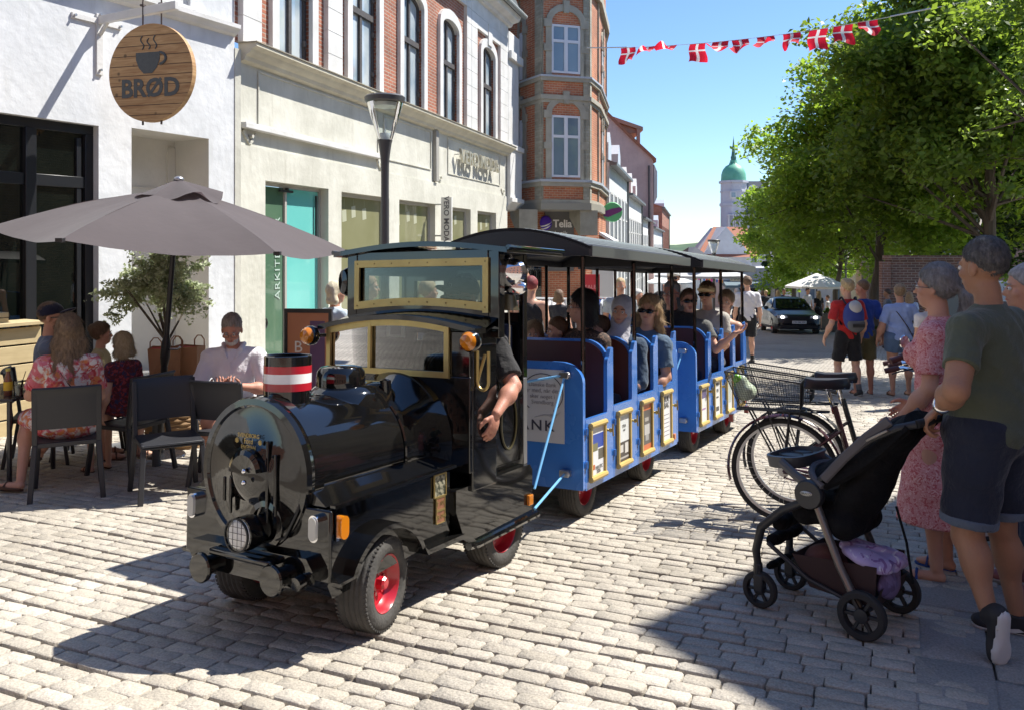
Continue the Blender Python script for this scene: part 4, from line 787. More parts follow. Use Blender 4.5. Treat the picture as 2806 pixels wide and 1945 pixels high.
def surface_nets(D_, lo, res):
    S = D_ < 0; nx, ny, nz_ = D_.shape
    acc = np.zeros((nx-1, ny-1, nz_-1, 3), np.float32); cnt = np.zeros((nx-1, ny-1, nz_-1), np.float32)
    for ax in range(3):
        sl0 = [slice(None)]*3; sl1 = [slice(None)]*3; sl0[ax] = slice(0, -1); sl1[ax] = slice(1, None)
        a = D_[tuple(sl0)]; b = D_[tuple(sl1)]; cr = (a < 0) != (b < 0); I = np.argwhere(cr); t = a[cr]/(a[cr]-b[cr]); pos = I.astype(np.float32); pos[:, ax] += t
        o = [i for i in range(3) if i != ax]
        for da in (0, -1):
            for db in (0, -1):
                J = I.copy(); J[:, o[0]] += da; J[:, o[1]] += db
                ok = np.all(J >= 0, 1) & (J[:,0] < nx-1) & (J[:,1] < ny-1) & (J[:,2] < nz_-1)
                J = J[ok]; np.add.at(acc, (J[:,0], J[:,1], J[:,2]), pos[ok]); np.add.at(cnt, (J[:,0], J[:,1], J[:,2]), 1)
    has = cnt > 0; idx = np.full(has.shape, -1, np.int64); idx[has] = np.arange(has.sum())
    V = acc[has]/cnt[has][:, None]*res+lo; Fs = []
    for ax in range(3):
        sl0 = [slice(None)]*3; sl1 = [slice(None)]*3; sl0[ax] = slice(0, -1); sl1[ax] = slice(1, None)
        a = D_[tuple(sl0)]; b = D_[tuple(sl1)]; cr = (a < 0) != (b < 0); I = np.argwhere(cr); neg = a[cr] < 0
        o1, o2 = (ax+1) % 3, (ax+2) % 3; ok = (I[:, o1] > 0) & (I[:, o2] > 0) & (I[:, o1] < D_.shape[o1]-1) & (I[:, o2] < D_.shape[o2]-1); I = I[ok]; neg = neg[ok]
        def g(d1, d2): J = I.copy(); J[:, o1] += d1; J[:, o2] += d2; return idx[J[:,0], J[:,1], J[:,2]]
        q = np.stack([g(-1,-1), g(0,-1), g(0,0), g(-1,0)], 1); q[~neg] = q[~neg][:, ::-1]; Fs.append(q)
    return V, np.concatenate(Fs)
def sdf_obj(name, s, res, mat, parent):
    V, Fq = s.mesh(res); return npmesh(name, V, Fq, mat, parent, smooth=True)

SKIN = {'light': ((.56,.31,.21),(.49,.25,.17)), 'tan': ((.36,.19,.115),(.30,.15,.09)), 'red': ((.50,.24,.17),(.42,.19,.13)), 'kid': ((.60,.36,.26),(.54,.30,.21))}
def skin_mat(k):
    c = SKIN[k]; m = pm('skin_'+k, c[0], c[1], 7, .52, bump=.15, bscale=120, spec=.4); m.node_tree.nodes['Principled BSDF'].inputs['Subsurface Weight'].default_value = .08; m.node_tree.nodes['Principled BSDF'].inputs['Subsurface Radius'].default_value = (.02,.008,.004); return m
def hair_mat(name, c1, c2): return pm(name, c1, c2, 34, .55, bump=.45, bscale=150, stretch=(2.2,2.2,.8), contrast=.22, detail=6)
def cloth(name, c, c2=None): return pm(name, c, c2 or tuple(t*.72 for t in c), 7, .9, bump=.8, bscale=18, sheen=.15, detail=6)

def rot_to(fw, up=(0,0,1)):
    f = unit(np.array(fw, float)); r = np.cross(f, up); r = unit(r); u = np.cross(r, f); return np.stack([r, f, u], 1)   # columns right, forward, up

def strands(ho, mat, ln, hc, Rh, n):      # thin locks lying on the hair surface
    me = ho.data; V = np.empty(len(me.vertices)*3, np.float32); me.vertices.foreach_get('co', V); V = V.reshape(-1, 3); N = np.empty(len(V)*3, np.float32); me.vertex_normals.foreach_get('vector', N); N = N.reshape(-1, 3)
    r = np.random.default_rng(len(V)); k = r.integers(0, len(V), n); P = V[k]; Nn = N[k]; back = -Rh[:, 1]*.5+np.array((0,0,-1.)); d = back[None]+(P-hc)*3*np.array((1,1,0))+r.normal(size=(n,3))*.35; d -= Nn*(d*Nn).sum(1)[:, None]; d /= np.linalg.norm(d, axis=1)[:, None]+1e-6
    s = np.cross(Nn, d); w = .0009+.0009*r.uniform(size=(n,1)); L = ln*r.uniform(.6, 1.4, (n,1)); lift = .0015+.003*r.uniform(size=(n,1))
    a = P-d*L*.3-Nn*.001; b = P+d*L*.35+Nn*lift; c = P+d*L+Nn*lift*1.2+r.normal(size=(n,3))*ln*.10; c[:, 2] -= .1*ln
    Q = np.stack([a-s*w, a+s*w, b+s*w, b-s*w, c], 1).reshape(-1, 3); i = np.arange(n)[:, None]*5; npmesh('hair_locks', Q, np.concatenate([i+np.array([[0,1,2]]), i+np.array([[0,2,3]]), i+np.array([[3,2,4]])]), mat, ho)
def person(label, loc, hd, H=1.75, pose='stand', skin='light', res=.012, hair=None, hairc=((.10,.06,.03),(.16,.10,.05)), top=None, topc=None, bottom=None, botc=None, shoes=None, shoec=(.03,.03,.03), group=None,
           lean=(0,0), head=(0,0,0), arms=None, legs=None, fat=1., chest=1., hips=1., sleeve=.55, hem=.0, glasses=None, cap=None, beard=None, base_z=None, hands=True, female=False, curl=.5, lean_top=None, seat=.45, hnames=None, socks=None, scarf=None, mouth=False, breast=0):
    """loc: ground (or floor) point; hd: heading in degrees the person faces (0 = away from the camera, 90 = to the right).
    arms: {'L': (elbow, wrist, handdir, palmnormal)} as offsets from the shoulder in metres for H=1.75."""
    s_ = H/1.75; root = thing('person', label, 'person', Matrix.Translation(Vector(loc)) @ Matrix.Rotation(-R_(hd), 4, 'Z'), group)
    sk = skin_mat(skin); V = lambda *a: v3(*a)*s_
    sit = pose == 'sit'
    pz = (seat+.10) if sit else .93
    hipc = V(0, 0, pz)
    lx, ly = lean; sp = unit(v3(math.sin(R_(lx)), math.sin(R_(ly)), math.cos(R_(ly))*math.cos(R_(lx))))
    Rt = np.stack([unit(np.cross(unit(v3(0,1,0)-sp*sp[1]), sp)), unit(v3(0,1,0)-sp*sp[1]), sp], 1)
    T = lambda x, y, z: hipc+Rt@(v3(x, y, z)*s_)          # torso space, origin at the hip centre
    sw = (.172 if female else .190)*chest; waist = T(0, 0, .14); chst = T(0, .005, .34); nb = T(0, -.01, .52)
    hy, hp, hr = head
    nk = nb+Rt@v3(0, .012, .075)*s_
    cy, sy_ = math.cos(R_(-hy)), math.sin(R_(-hy)); Ry = np.array([[cy,-sy_,0],[sy_,cy,0],[0,0,1]]); cp, spp = math.cos(R_(hp)), math.sin(R_(hp)); Rp = np.array([[1,0,0],[0,cp,-spp],[0,spp,cp]]); cr_, sr_ = math.cos(R_(hr)), math.sin(R_(hr)); Rr = np.array([[cr_,0,sr_],[0,1,0],[-sr_,0,cr_]])
    Rh = (Rt*.35+np.eye(3)*.65); Rh = rot_to(Rh[:,1], Rh[:,2])@Ry@Rp@Rr
    hs = s_*(1.0 if H > 1.45 else 1.0+.5*(1.45-H)/s_*.6)
    hc = nk+Rh@v3(0, .015, .115)*hs
    Hd = lambda x, y, z: hc+Rh@(v3(x, y, z)*hs)
    S = Sdf(.03*s_)
    tf = fat
    S.ell(T(0,0,.0), V(.155*hips*tf**.5,.115*tf,.12), Rt); S.ell(waist, V(.135*tf,.100*tf,.15), Rt); S.ell(T(0,.0,.33), V(.158*chest,.108*tf**.5,.19), Rt); S.ell(T(0,-.01,.42), V(.165*chest,.085,.10), Rt)
    S.cone(T(-sw,-.01,.455), T(sw,-.01,.455), .055*s_, .055*s_, .05*s_)
    S.cone(T(0,-.012,.44), nk+Rh@v3(0,0,.02)*s_, .062*s_, .053*s_, .04*s_)
    if breast:
        for x in (-.075,.075): S.ell(T(x,.085,.33), V(.07,.06*breast,.07), Rt)
    # head
    S.ell(Hd(0,-.012,.030), v3(.077,.096,.098)*hs, Rh, .02*s_); S.ell(Hd(0,.030,-.045), v3(.056,.062,.075)*hs, Rh, .025*s_); S.ell(Hd(0,.055,-.088), v3(.026,.024,.022)*hs, Rh, .02*s_)
    fine = res <= .013
    if fine or True:
        S.cone(Hd(0,.086,.010), Hd(0,.105,-.030), .009*hs, .0125*hs, .010*s_); 
        S.cone(Hd(-.042,.074,.022), Hd(.042,.074,.022), .010*hs, .010*hs, .012*s_)
        for x in (-1, 1): S.ell(Hd(x*.078,-.008,-.012), v3(.010,.020,.032)*hs, Rh, .008*s_); S.ell(Hd(x*.045,.062,-.025), v3(.022,.018,.018)*hs, Rh, .02*s_)
        for x in (-1, 1): S.minus(Hd(x*.031,.098,.002), v3(.017,.014,.011)*hs, Rh, .010*s_)
        S.cone(Hd(-.016,.083,-.060), Hd(.016,.083,-.060), .0085*hs, .0085*hs, .008*s_)
        if mouth: S.minus(Hd(0,.092,-.062), v3(.020,.03,.020)*hs, Rh, .006*s_)
    # arms
    J = {}
    for side, x in (('L', -1), ('R', 1)):
        sh = T(x*sw, -.01, .445); a = (arms or {}).get(side)
        if a is None: a = ((x*.055,-.02,-.28), (x*.075,.05,-.53), (0,.1,-1), (-x,0,0))
        el_ = sh+V(*a[0]); wr = sh+V(*a[1]); hdv = unit(v3(*a[2])); pn = v3(*a[3]); pn = unit(pn-hdv*(pn@hdv)); J[side] = (sh, el_, wr, hdv, pn)
        af = .5+.5*tf
        S.cone(sh, el_, .052*s_*af, .041*s_*af, .03*s_); S.cone(el_, wr, .042*s_*af, .027*s_, .015*s_); S.ell((el_*.65+wr*.35), V(.044*af,.044*af,.044*af), None, .04*s_)
        # hand
        lat = np.cross(hdv, pn)*x; 
        pc = wr+hdv*.045*s_; Rhnd = np.stack([lat, pn, hdv], 1)
        S.ell(pc+hdv*.008*s_, V(.040,.016,.050), Rhnd, .012*s_)
        if hands:
            cu = curl if not isinstance(curl, dict) else curl[side]
            for fi, (off, ln, rr) in enumerate(((-.030,.062,.0075),(-.010,.076,.0085),(.011,.081,.0088),(.031,.074,.0085))):
                b0 = wr+hdv*(.078+(.006 if fi in (1,2) else 0))*s_+lat*(off)*s_; d0 = unit(hdv+lat*off*1.5); pts = [b0]; ang = 0
                for kk, fr in enumerate((.45,.32,.23)):
                    ang += cu*(.75,.9,.6)[kk]*(1+.12*(fi-1.5)); dd = d0*math.cos(ang)+pn*math.sin(ang); pts.append(pts[-1]+dd*ln*fr*1.15*s_)
                S.chain(pts, [rr*s_*1.12, rr*s_*1.05, rr*s_*.95, rr*s_*.8], .0045*s_)
            tb0 = wr+hdv*.030*s_+lat*.030*s_+pn*.006*s_; t1 = tb0+(hdv*.6+lat*.75+pn*.25)*.035*s_; t2 = t1+(hdv*.85+lat*.35+pn*.4*(.5+cu))*.032*s_; t3 = t2+(hdv*.95+lat*.05+pn*.5*(.3+cu))*.024*s_
            S.chain([tb0, t1, t2, t3], [.0135*s_, .012*s_, .0105*s_, .0085*s_], .008*s_)
        else: S.ell(wr+hdv*.11*s_, V(.034,.015,.045), Rhnd, .02*s_)
    # legs
    for side, x in (('l', -1), ('r', 1)):
        hp_ = hipc+V(x*.088*hips, 0, -.02); a = (legs or {}).get(side.upper())
        if a is None: a = ((x*.04,.43,-.0), (x*.03,.42,-seat-.0), (0,1,0)) if sit else ((x*.02,.01,-.43), (x*.025,-.02,-.835), (x*.15,1,0))
        kn = hp_+V(*a[0]); an = hp_+V(*a[1]); fd = unit(v3(*a[2])); J[side] = (hp_, kn, an, fd)
        lf = .72+.28*tf
        S.cone(hp_, kn, .085*s_*lf*hips, .056*s_*lf, .04*s_); S.cone(kn, an, .052*s_*lf, .034*s_, .02*s_); cdir = np.cross(unit(an-kn), Rt[:,0]); cdir = -cdir if cdir@fd > 0 else cdir
        S.ell(kn*.68+an*.32+cdir*.018*s_, V(.048*lf,.048*lf,.075), None, .05*s_)
        up_ = unit(np.cross(np.cross(fd, unit(kn-an)), fd)); Rf = rot_to(fd, up_)
        heel = an-up_*.05*s_-fd*.02*s_; toe = an-up_*.060*s_+fd*.155*s_; ball = an-up_*.055*s_+fd*.10*s_
        S.cone(heel, ball, .030*s_, .030*s_, .02*s_); S.ell(toe-fd*.025*s_, V(.040,.045,.018), Rf, .02*s_)
        J[side] = J[side]+(up_, heel, ball, toe, Rf)
    body = sdf_obj('body', S, res, sk, root)
    cr = max(res*1.1, .008) if res < .02 else res
    # ---------------- clothes
    if top:
        C = Sdf(.035*s_); g = .014*s_; tm = topc; zt = {'tee': -.06, 'shirt': -.09, 'dress': -.2, 'tank': -.06, 'gown': -.2}.get(top, -.06)
        if hem: zt = hem
        C.ell(T(0,0,.0), V(.155*hips*tf**.5,.115*tf,.12)+g, Rt); C.ell(waist, V(.137*tf,.103*tf,.16)+g, Rt); C.ell(T(0,.0,.33), V(.158*chest,.108*tf**.5,.19)+g, Rt)
        if breast:
            for x in (-.075,.075): C.ell(T(x,.085,.33), V(.07,.06*breast,.07)+g, Rt)
        if top == 'tank': C.ell(T(0,-.01,.40), V(.14*chest,.085,.09)+g, Rt)
        else: C.ell(T(0,-.01,.42), V(.165*chest,.085,.10)+g, Rt); C.cone(T(-sw,-.01,.455), T(sw,-.01,.455), .055*s_+g, .055*s_+g, .05*s_); C.cone(T(0,-.012,.44), T(0,-.012,.50), .07*s_, .066*s_, .04*s_)
        if top != 'tank':
            for side in 'LR':
                sh, el_, wr, *_ = J[side]; full = sleeve > 1
                if full:
                    C.cone(sh, el_, .056*s_+g, .048*s_+g, .03*s_); e2 = el_+(wr-el_)*min(.97, sleeve-1); C.cone(el_, e2, .048*s_+g, .036*s_+g, .02*s_, [(e2, unit(wr-el_))])
                else:
                    e2 = sh+(el_-sh)*sleeve; dd = unit(el_-sh); C.cone(sh, e2+dd*.06*s_, .056*s_+g, .053*s_+g*1.3, .03*s_, [(e2, dd)])
        if top in ('dress', 'gown') and not sit:
            zb = -.30 if top == 'dress' else -.52
            if hem: zb = hem
            C.ell(T(0,-.01,-.06), V(.185*hips,.135*tf,.16)+g, Rt); C.cone(T(0,0,-.10), T(0,.0,zb-.1), .150*s_*hips, .225*s_*hips, .06*s_); zt = zb
        elif top in ('dress', 'gown'):
            for side in 'lr':
                hp_, kn, *_ = J[side]; C.cone(hp_, hp_+(kn-hp_)*.92, .085*s_*hips+g*1.6, .064*s_+g*1.6, .05*s_)
            C.ell(T(0,0,-.04), V(.19*hips,.14*tf,.10)+g, Rt)
        C.noise = .0042*s_; C.nf = .62/s_
        if not (top in ('dress', 'gown') and sit): C.cut(T(0,0,zt), -sp if not (top in ('dress','gown')) else (0,0,-1))
        C.cut(T(0,-.02,.555), sp)
        sdf_obj({'tee': 't_shirt', 'shirt': 'shirt', 'tank': 'vest_top'}.get(top, 'dress'), C, cr, tm, root)
    if bottom:
        C = Sdf(.03*s_); g = .016*s_
        lf = .72+.28*tf; C.ell(T(0,0,.0), V(.155*hips*tf**.5,.115*tf,.12)+g*.75, Rt)
        C.cut(T(0,0,.105), sp)
        for side in 'lr':
            hp_, kn, an, *_ = J[side]
            if bottom == 'shorts': e2 = hp_+(kn-hp_)*.86; dd = unit(kn-hp_); C.cone(hp_, e2+dd*.08*s_, .090*s_*hips*lf+g, .070*s_*lf+g*1.5, .03*s_, [(e2, dd)])
            elif bottom == 'shortshorts': e2 = hp_+(kn-hp_)*.5; dd = unit(kn-hp_); C.cone(hp_, e2+dd*.08*s_, .092*s_*hips*lf+g, .080*s_*lf+g*1.5, .03*s_, [(e2, dd)])
            else: C.cone(hp_, kn, .090*s_*hips*lf+g, .066*s_*lf+g, .03*s_); e2 = kn+(an-kn)*.93; dd = unit(an-kn); C.cone(kn, e2+dd*.03*s_, .062*s_+g, .046*s_+g, .02*s_, [(e2, dd)])
        C.noise = .0045*s_; C.nf = .6/s_
        sdf_obj('shorts' if 'short' in bottom else 'trousers', C, cr, botc, root)
    if shoes:
        for side in 'lr':
            hp_, kn, an, fd, up_, heel, ball, toe, Rf = J[side]; C = Sdf(.02*s_)
            if shoes == 'shoe': C.cone(heel, ball, .040*s_, .040*s_); C.ell(toe-fd*.03*s_, V(.048,.060,.030), Rf); C.cone(heel+up_*.02*s_, an, .040*s_, .044*s_); C.cut(an+up_*.01*s_, up_)
            sole = heel-up_*.034*s_
            if shoes == 'shoe': C.cut(sole+up_*.008*s_, -up_); so = sdf_obj('shoe', C, cr, flat('shoe_%d_%d_%d' % tuple(int(t*99) for t in shoec), shoec, .7), root)
            C2 = Sdf(.02*s_); C2.cone(heel, ball, .043*s_, .043*s_); C2.ell(toe-fd*.03*s_, V(.050,.062,.05), Rf); C2.cut(sole+up_*.012*s_, up_); C2.cut(sole-up_*.012*s_, -up_)
            p2 = sdf_obj('sole' if shoes == 'shoe' else 'sandal', C2, cr, flat('sole_white', (.55,.55,.54), .7) if shoes == 'shoe' else flat('sandal_%d' % int(shoec[2]*100), shoec, .7), so if shoes == 'shoe' else root)
            if shoes == 'sandal':
                mb = MB(); a = ball-Rf[:,0]*.042*s_; b_ = ball+Rf[:,0]*.042*s_; t = ball+up_*.032*s_+fd*0; mb.tube([a-up_*.02*s_, a*.5+t*.5+up_*.006, t, b_*.5+t*.5+up_*.006, b_-up_*.02*s_], .008*s_, 6); mb.build('strap', flat('sandal_%d' % int(shoec[2]*100), shoec, .7), p2)
        if socks:
            for side in 'lr':
                hp_, kn, an, *_ = J[side]; C = Sdf(.01); C.cone(an, an+(kn-an)*.2, .041*s_, .042*s_); sdf_obj('sock', C, cr, socks, root)
    # ---------------- head dressing
    hm = hair_mat('hair_%d_%d_%d' % tuple(int(t*99) for t in hairc[0]), *hairc)
    if hair and hair != 'bald':
        C = Sdf(.02*s_); t = .012*hs
        if hair in ('short', 'crop', 'spiky'):
            C.ell(Hd(0,-.020,.042), v3(.082,.100,.098)*hs+(0 if hair == 'crop' else t*.8), Rh); C.cut(Hd(0,.050,.052), Rh@v3(0,.62,-.78)); C.cut(Hd(0,-.04,-.030), Rh@v3(0,.35,-1)); 
            C.noise = .0022; C.nf = 2.3
            if hair == 'spiky': C.ell(Hd(0,.02,.105), v3(.06,.075,.045)*hs, Rh); C.noise = .007; C.nf = 2
        elif hair in ('bob', 'long', 'wavy', 'pony', 'bun', 'halfup', 'straight'):
            C.ell(Hd(0,-.022,.040), v3(.084,.102,.100)*hs+t*.7, Rh, None, [(Hd(0,.058,.05), unit(Rh@v3(0,.75,-.66)))])
            if hair in ('bob', 'long', 'wavy', 'straight', 'halfup'):
                L_ = {'bob': .10, 'long': .26, 'wavy': .25, 'straight': .30, 'halfup': .36}[hair]
                for x in (-1,-.45,0,.45,1):
                    a = Hd(x*.068,-.05-.03*(1-abs(x)),.01); b_ = Hd(x*.085,-.045-.035*(1-abs(x)),-.09); c_ = b_+v3(0,0,-1)*(L_-.10)*s_*(1-.12*abs(x))+Rt[:,1]*-.03*s_*(L_ > .2); C.chain([a, b_, c_], [.034*hs, .040*hs, .034*hs if L_ > .2 else .036*hs])
                if hair == 'halfup': C.ell(Hd(0,-.115,.03), v3(.04,.03,.03)*hs, Rh)
            if hair == 'pony': C.ell(Hd(0,-.118,.005), v3(.026,.022,.024)*hs, Rh); C.chain([Hd(0,-.125,.0), Hd(0,-.175,-.05), Hd(.01,-.165,-.15), Hd(.02,-.13,-.22)], [.020*hs,.042*hs,.044*hs,.016*hs])
            if hair == 'bun': C.ell(Hd(0,-.105,.075), v3(.045,.042,.042)*hs, Rh)
            C.noise = .0045 if hair in ('wavy', 'halfup') else .0025; C.nf = 1.6
        ho = sdf_obj('hair', C, cr, hm, root)
        if res <= .0095: strands(ho, hm, .012*hs if hair in ('crop', 'short') else (.03 if hair in ('pony', 'bun') else .065)*hs, Hd(0,0,.02), Rh, 2600 if hair in ('crop', 'short') else 3200)
    if cap:
        C = Sdf(.01); C.ell(Hd(0,-.012,.045), v3(.090,.108,.088)*hs, Rh); C.cut(Hd(0,0,.022), Rh@v3(0,.22,-1)); sdf_obj('cap', C, cr, cap, root)
        C = Sdf(.01); C.ell(Hd(0,.115,.050), v3(.075,.085,.016)*hs, Rh@np.array([[1,0,0],[0,.95,.3],[0,-.3,.95]]).T); C.cut(Hd(0,.07,.05), Rh@v3(0,-1,0)); sdf_obj('cap_peak', C, min(cr,.008), cap, root)
    if beard:
        C = Sdf(.015); C.ell(Hd(0,.038,-.075), v3(.056,.062,.052)*hs, Rh); C.cut(Hd(0,.05,-.052), Rh@v3(0,-.3,1)); C.minus(Hd(0,.09,-.062), v3(.022,.02,.008)*hs, Rh); sdf_obj('beard', C, cr, beard, root)
    if scarf:
        C = Sdf(.03); C.ell(Hd(0,-.018,.030), v3(.094,.112,.112)*hs, Rh); C.ell(Hd(0,.010,-.075), v3(.084,.090,.08)*hs, Rh); C.cone(nb+Rt@v3(0,.02,.03), nb+Rt@v3(0,.04,-.05), .085*s_, .115*s_); C.minus(Hd(0,.095,-.022), v3(.058,.06,.078)*hs, Rh, .012); C.noise = .003; sdf_obj('headscarf', C, cr, scarf, root)
    if fine:
        for x in (-1, 1):
            e_ = Hd(x*.031,.084,.002); mb = MB(); mb.ell(tuple(e_), (.0115*hs,)*3, 10, 8); eo = mb.build('eye', flat('eye_white', (.6,.58,.55), .2), body)
            g_ = e_+Rh@v3(0,.0085,0)*hs; mb = MB(); mb.ell(tuple(g_), (.0052*hs,)*3, 8, 6); mb.build('pupil', flat('iris_dark', (.03,.02,.015), .15), body)
            mb = MB(); mb.tube([Hd(x*.016,.092,.023), Hd(x*.032,.094,.028), Hd(x*.050,.082,.022)], [.003*hs,.004*hs,.002*hs], 5); mb.build('eyebrow', hm, body)
        mb = MB(); mb.tube([Hd(-.022,.086,-.0605), Hd(-.009,.0935,-.058), Hd(0,.0945,-.0595), Hd(.009,.0935,-.058), Hd(.022,.086,-.0605)], [.0022*hs,.0042*hs,.0045*hs,.0042*hs,.0022*hs], 6); mb.build('lips', flat('lips_'+skin, tuple(c*f for c, f in zip(SKIN[skin][0], (.8,.5,.55))), .45), body)
    if glasses:
        mb = MB()
        gl = flat('sunglass_dark', (.006,.006,.007), .08) if glasses == 'sun' else flat('glasses_metal', (.12,.1,.09), .3)
        for x in (-1, 1):
            c = Hd(x*.034,.106,.000)
            if glasses == 'sun': mb.ell(tuple(c), (.027*hs*abs(Rh[0,0])+.012, .027*hs*abs(Rh[1,0])+.010, .020*hs), 12, 8)
            else: mb.tube([Hd(x*.034+.024*math.cos(t),.104,-.002+.018*math.sin(t)) for t in np.linspace(0, 6.28, 16)[:-1]], .0018, 5, closed=True)
            mb.tube([Hd(x*.062,.092,.004), Hd(x*.080,.01,.0)], .0025 if glasses != 'sun' else .005, 5)
        mb.tube([Hd(-.010,.110,.003), Hd(.010,.110,.003)], .0022, 5); mb.build('sunglasses' if glasses == 'sun' else 'glasses', gl, root)
    root['_h'] = 0; del root['_h']
    return root, dict(J=J, T=T, Hd=Hd, Rt=Rt, Rh=Rh, s=s_, body=body)
def W2L(root, p): return root.matrix_world.inverted() @ Vector(p)
# ------------------------------------------------------------------ the little road train
M_black = pm('black_gloss_paint', (.003,.003,.0034), (.007,.0068,.0065), 2.6, rough=.04, rough2=.09, coat=.6, spec=.5, detail=8)
def add_paint_wave(m):     # hand-painted sheet metal: slight waviness
    nt = m.node_tree; b = nt.nodes['Principled BSDF']; tc = _n(nt, 'ShaderNodeTexCoord'); nz = _n(nt, 'ShaderNodeTexNoise'); nz.inputs['Scale'].default_value = 3.; nz.inputs['Detail'].default_value = 1
    mp = _n(nt, 'ShaderNodeMapping'); mp.inputs['Scale'].default_value = (1, .35, 1.5); nt.links.new(tc.outputs['Object'], mp.inputs[0]); nt.links.new(mp.outputs[0], nz.inputs['Vector']); bp = _n(nt, 'ShaderNodeBump'); bp.inputs['Strength'].default_value = .35; bp.inputs['Distance'].default_value = .012; nt.links.new(nz.outputs['Fac'], bp.inputs['Height']); nt.links.new(bp.outputs[0], b.inputs['Normal']); nt.links.new(bp.outputs[0], b.inputs['Coat Normal'])
add_paint_wave(M_black)
M_redp = pm('red_wheel_paint', (.42,.012,.025), rough=.3, coat=.6)
M_brass = pm('brass_frame', (.50,.38,.15), (.40,.30,.12), 9, .38, metal=.75, bump=.1)
M_amber = pm('amber_lens', (.75,.25,.01), rough=.12, coat=.8); M_amber.node_tree.nodes['Principled BSDF'].inputs['Transmission Weight'].default_value = .35
M_lens = pm('painted_bright_lens', (.82,.83,.82), (.68,.69,.68), 40, .25, coat=1.)  # white base stands in for light caught by the lamp reflector
M_blue = pm('blue_gloss_paint', (.045,.18,.56), (.038,.150,.47), 3, .18, coat=.5, bump=.12, bscale=5, rough2=.38, detail=8)
M_maroon = pm('maroon_vinyl', (.065,.012,.012), (.05,.009,.009), 3, .45)
M_gold = pm('gold_painted_wood', (.52,.38,.12), (.44,.31,.09), 8, .4)
M_lblue = pm('rod_light_blue', (.16,.42,.72), rough=.3)
LOCO_M = tilt_frame(G(1036,1740), 31.0)
lo = thing('steam_engine_car', 'small black road engine dressed as a steam locomotive with brass window frames', 'tourist train', LOCO_M)
def wheel(parent, x, y, z, r, w, out=1, steer=0, name='wheel'):     # out=+1: rim faces +x
    we = bpy.data.objects.new(name, None); COL.objects.link(we); we.parent = parent; we.location = (x, y, z); we.rotation_euler = (0, 0, R_(steer)); we.empty_display_size = .1
    a = r; prof = [(a*.60,-w/2*.8),(a*.66,-w/2*.98),(a*.80,-w/2*1.0),(a*.94,-w/2*.92),(a*.985,-w/2*.72)]
    for i in range(9):
        t = -.62+1.24*i/8; prof += [(a*(1.0 if i % 2 == 0 else .972), w/2*t)]
    prof += [(a*.985,w/2*.72),(a*.94,w/2*.92),(a*.80,w/2*1.0),(a*.66,w/2*.98),(a*.60,w/2*.8)]
    mb = MB(); mb.lathe(prof, (0,0,0), 'x', 56)
    for k in range(60):            # zig-zag shoulder blocks of the tread
        t = 2*math.pi*k/60
        for s in (-1, 1):
            p = Matrix.Rotation(t+.03*s, 4, 'X'); mb.X = p; mb.box(s*w/2*.62-.004, s*w/2*.95, -.0055, .0055, a*.93, a*(.972)); mb.X = None
    mb.build('tyre', M_rubber, we, ang=50)
    d = out; rp = [(a*.62,d*w*.42),(a*.60,d*w*.44),(a*.585,d*w*.42),(a*.56,d*w*.22),(a*.50,d*w*.10),(a*.33,d*w*.06),(a*.26,d*w*.14),(a*.17,d*w*.16),(a*.15,d*w*.18),(0,d*w*.18)]
    mb = MB(); mb.lathe(rp, (0,0,0), 'x', 40); mb.lathe([(a*.62,-d*w*.40),(a*.5,-d*w*.2),(0,-d*w*.2)], (0,0,0), 'x', 24); ri = mb.build('rim', M_redp, we, ang=40)
    mb = MB(); mb.lathe([(a*.15,d*w*.17),(a*.145,d*w*.36),(a*.11,d*w*.42),(0,d*w*.42)], (0,0,0), 'x', 8); mb.build('hub_cap', M_redp, ri, ang=20)
    for k in range(5):
        t = 2*math.pi*k/5+.3; mb = MB(); mb.cyl((d*w*.08, a*.245*math.cos(t), a*.245*math.sin(t)), (d*w*.20, a*.245*math.cos(t), a*.245*math.sin(t)), .011, 6); mb.build('wheel_nut', M_redp, ri)
    return we
CX = -.47
wheel(lo, -.075, .05, .212, .215, .165, 1, 12); wheel(lo, -.87, .05, .212, .215, .165, -1, 12); wheel(lo, -.085, 1.12, .212, .215, .165, 1); wheel(lo, -.86, 1.12, .212, .215, .165, -1)
# chassis box and front plate
mb = MB(); mb.prism([(-.30,.30),(-.27,.24),(.55,.30),(.60,.30),(.60,.625),(-.30,.615)], 'x', -.91, -.03); mb.build('body', M_black, lo, bevel=.012)
mb = MB(); mb.box(-.935,-.005,-.315,-.297,.315,.622); mb.build('front_plate', M_black, lo, bevel=.008)
mb = MB(); mb.prism([(-.05,.625),(-.10,.66),(-.16,.70),(-.20,.72),(-.74,.72),(-.78,.70),(-.84,.66),(-.89,.625)], 'y', -.29, .70); mb.build('boiler_saddle', M_black, lo, bevel=.008)
mb = MB(); mb.beam((-.015,-.29,.632),(-.015,.62,.652),.03,.014); mb.build('side_ledge', M_black, lo)
